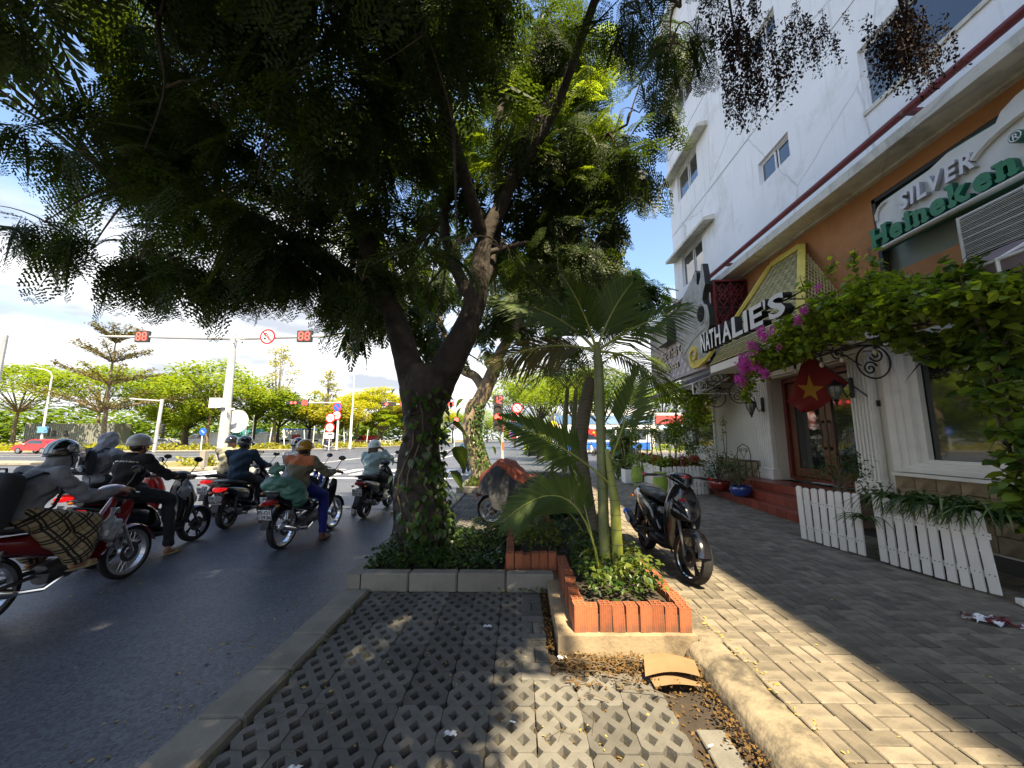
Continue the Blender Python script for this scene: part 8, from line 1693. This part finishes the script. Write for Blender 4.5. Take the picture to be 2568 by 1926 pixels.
vine('creeper','green creeper spilling over the far mauve awning','x' and (4.9,11.5,.6),vol3,((M_bou,.7,'foliage'),(M_boul,.3,'young_foliage')),stems=[[(4.6,11.6,.3),(4.65,11.6,1.6),(4.7,11.5,2.8)],[(4.75,11.9,.3),(4.7,11.9,1.5),(4.8,11.8,2.6)]],size=(.05,.11))
M_cord=leafmat('red strappy leaf',(.20,.04,.03),(.32,.09,.05),.25,.5)
for (x,y,k) in((4.25,10.6,0),(4.7,10.7,1),(3.95,11.2,2),(4.05,12.6,3)):
    t=thing('red_leaved_plant',['red leaved plant beside the lime pot','red leaved plant at the step end of the far planter','red leaved plant in the pavement side planter','red leaved plant farthest along the planter'][k],'plant',(x,y,.75),group='red leaved plants in the far planters'); leaves('foliage',[(x+U(-.14,.14),y+U(-.14,.14),.78+U(0,.2)) for _ in range(90)],(.14,.26),M_cord,t,LO,(-1.1,.2),base=(x,y,.75))
for (x,y,h,lb) in((3.9,12.2,2.6,'clump of tall cane palm in the far picket planter'),(3.95,14.2,2.4,'cane palm clump beyond the short white boxes'),(4.2,11.2,2.2,'cane palm clump behind the lime green pot'),(3.95,15.6,2.3,'cane palm clump farthest along the pavement')):
    t=thing('palm',lb,'palm',(x,y,.5),group='cane palms along the pavement')
    for k in range(7):
        a=k*.95; sx,sy=x+.14*math.cos(a),y+.14*math.sin(a); MB().tube([(sx,sy,.45),(sx+.1*math.cos(a),sy+.1*math.sin(a),h*.5)],.018,6).build('cane',M_ps,t)
        palm_frond(t,(sx+.1*math.cos(a),sy+.1*math.sin(a),h*.5),(sx+.35*math.cos(a),sy+.35*math.sin(a),h*.95),(sx+.85*math.cos(a),sy+.85*math.sin(a),h*(.9 if k%2 else .75)),24,.34,None,.7,seed=70+k,wid=.014)
leaves('planter_plants',[(3.9+U(-.22,.3)+.0,U(10.4,13.6),.72+U(0,.35)) for _ in range(900)],(.06,.14),M_bou,None,LO)
leaves('planter_plants',[(U(3.7,4.9),10.55+U(-.12,.15),.72+U(0,.3)) for _ in range(420)],(.06,.13),M_bou,None,LO)
bush('tall strappy green plants by the far pavement edge',(4.0,14.8,1.0),(.5,1.0,.7),700,(.2,.45),M_strapl,6,.2)
# litter
M_card=mat('brown cardboard',(.24,.155,.08),.85,var=.15,sc=5,bump=.2)
cb=thing('cardboard','torn brown cardboard sheet lying on leaf litter by the planter footing','cardboard',(.95,2.82,.02))
b=MB(); b.grid(lambda u,v:(.80+.34*u+.06*v,2.70+.22*v-.02*u+.03*math.sin(u*3),.045+.02*math.sin(u*2.5+v)+.012),8,5); b.grid(lambda u,v:(.84+.30*u,2.64+.10*v+.03*u,.03+.012*math.sin(u*4)),6,3); b.build('sheet',M_card,cb)
M_wrap=mat('printed wrapper',(.70,.72,.75),.4,var=.1,bump=.3,stain=(.10,.012,.015),stsc=9,stlo=.44,sthi=.50)
wr=thing('wrapper','crumpled white, black and red printed wrapper on the pavement bricks','litter',(3.78,3.43,.1))
b=MB(); rgw=random.Random(4); b.grid(lambda u,v:(3.61+.25*u+.03*math.sin(v*9),3.42-.10*u+.15*(v-.5)+.02*math.sin(u*11),.107+.035*abs(math.sin(u*7+v*5))*(.4+rgw.random()*.8)),16,9); b.build('film',M_wrap,wr,smooth=False)
M_lit=leafmat('dry litter leaf',(.085,.048,.018),(.18,.11,.035),.2,.8,(1.3,1.1,.6)); M_lity=leafmat('yellow litter leaf',(.38,.26,.05),(.5,.38,.10),.2,.7,(1.2,1.1,.6))
P=[(U(-1.46,1.15),U(1.2,4.15),U(-.03,-.02)) for _ in range(6500)]; leaves('leaf_litter',P,(.012,.035),M_lit,None,LQ,(-.5,.5))
P=[(.3+abs(random.gauss(0,.42)),3.0-abs(random.gauss(0,.16)),.016+U(0,.03)) for _ in range(1100)]+[(random.gauss(.255,.03),U(3.1,4.15),.0+U(0,.03)) for _ in range(600)]+[(1.16+random.gauss(0,.035),U(1.4,2.95),.005+U(0,.03)) for _ in range(800)]; leaves('leaf_litter',P,(.011,.034),M_lit,None,LQ,(-.6,.6))
P=[(U(-1.4,1.1),U(1.3,4.1),.018) for _ in range(150)]+[(U(-2.3,-1.82)+0,U(1.6,4.1),.006) for _ in range(90)]+[(U(1.5,4.2),U(2,6),.104) for _ in range(60)]+[(1.50+random.gauss(0,.02),U(1.9,3.8),.106) for _ in range(60)]+[(U(-4.5,-1.9),U(2,8),.005) for _ in range(60)]; leaves('fallen_leaves',P,(.012,.032),M_lity,None,LO,(-.3,.3))
b=MB()
for _ in range(46): x,y=U(-1.4,1.1),U(1.4,4.0); a=U(0,6.28); l=U(.08,.28); b.tube([(x,y,.017),(x+l*.5*math.cos(a),y+l*.5*math.sin(a),.026),(x+l*math.cos(a+.5),y+l*math.sin(a+.5),.018)],.0016,4)
for _ in range(26): x,y=.3+abs(random.gauss(0,.5)),2.98-abs(random.gauss(0,.15)); a=U(0,6.28); l=U(.1,.4); b.tube([(x,y,.03),(x+l*.5*math.cos(a),y+l*.5*math.sin(a)*.3,.05),(x+l*math.cos(a+.4),y+l*math.sin(a)*.3,.03)],.003,4)
tag(b.build('fallen_twigs',M_twig,None),kind='stuff')
M_paper=mat('white scrap',(.72,.73,.76),.7,var=.05,bump=0)
for k,(x,y,z,lb) in enumerate(((-.26,3.42,.02,'white paper scrap on the pavers below the bed kerb'),(-.36,2.25,.02,'white scrap near the middle of the paver bay'),(.3,2.95,.03,'white plastic scrap at the footing corner'),(-1.05,2.02,.02,'white sliver on the pavers beside the kerb'))):
    t=thing('paper_scrap',lb,'litter',(x,y,z),group='white scraps on the pavers'); b=MB(); b.grid(lambda u,v:(x+(u-.5)*.06+.008*math.sin(v*7),y+(v-.5)*.035,z+.012*abs(math.sin(u*6+v*4))),5,4); b.build('scrap',M_paper,t,smooth=False)
for k,(x,y) in enumerate(((.17,1.86),(.36,1.88),(-.02,2.35),(.82,1.75),(.95,2.2),(1.02,1.62))):
    t=thing('cigarette_butt','white cigarette butt lying in a paver hole','litter',(x,y,.0),group='cigarette butts on the pavers'); a=U(0,3.1); MB().tube([(x,y,.016),(x+.03*math.cos(a),y+.03*math.sin(a),.018)],.004,6).build('butt',M_paper,t)
# weeds at joints
leaves('weeds',[(U(-.2,.3),4.14+U(-.03,.02),.02+U(0,.03)) for _ in range(60)]+[(-1.5+U(-.02,.02),U(1.6,4.1),.01) for _ in range(60)],(.015,.04),M_coverb,None,LO,(-1,0))
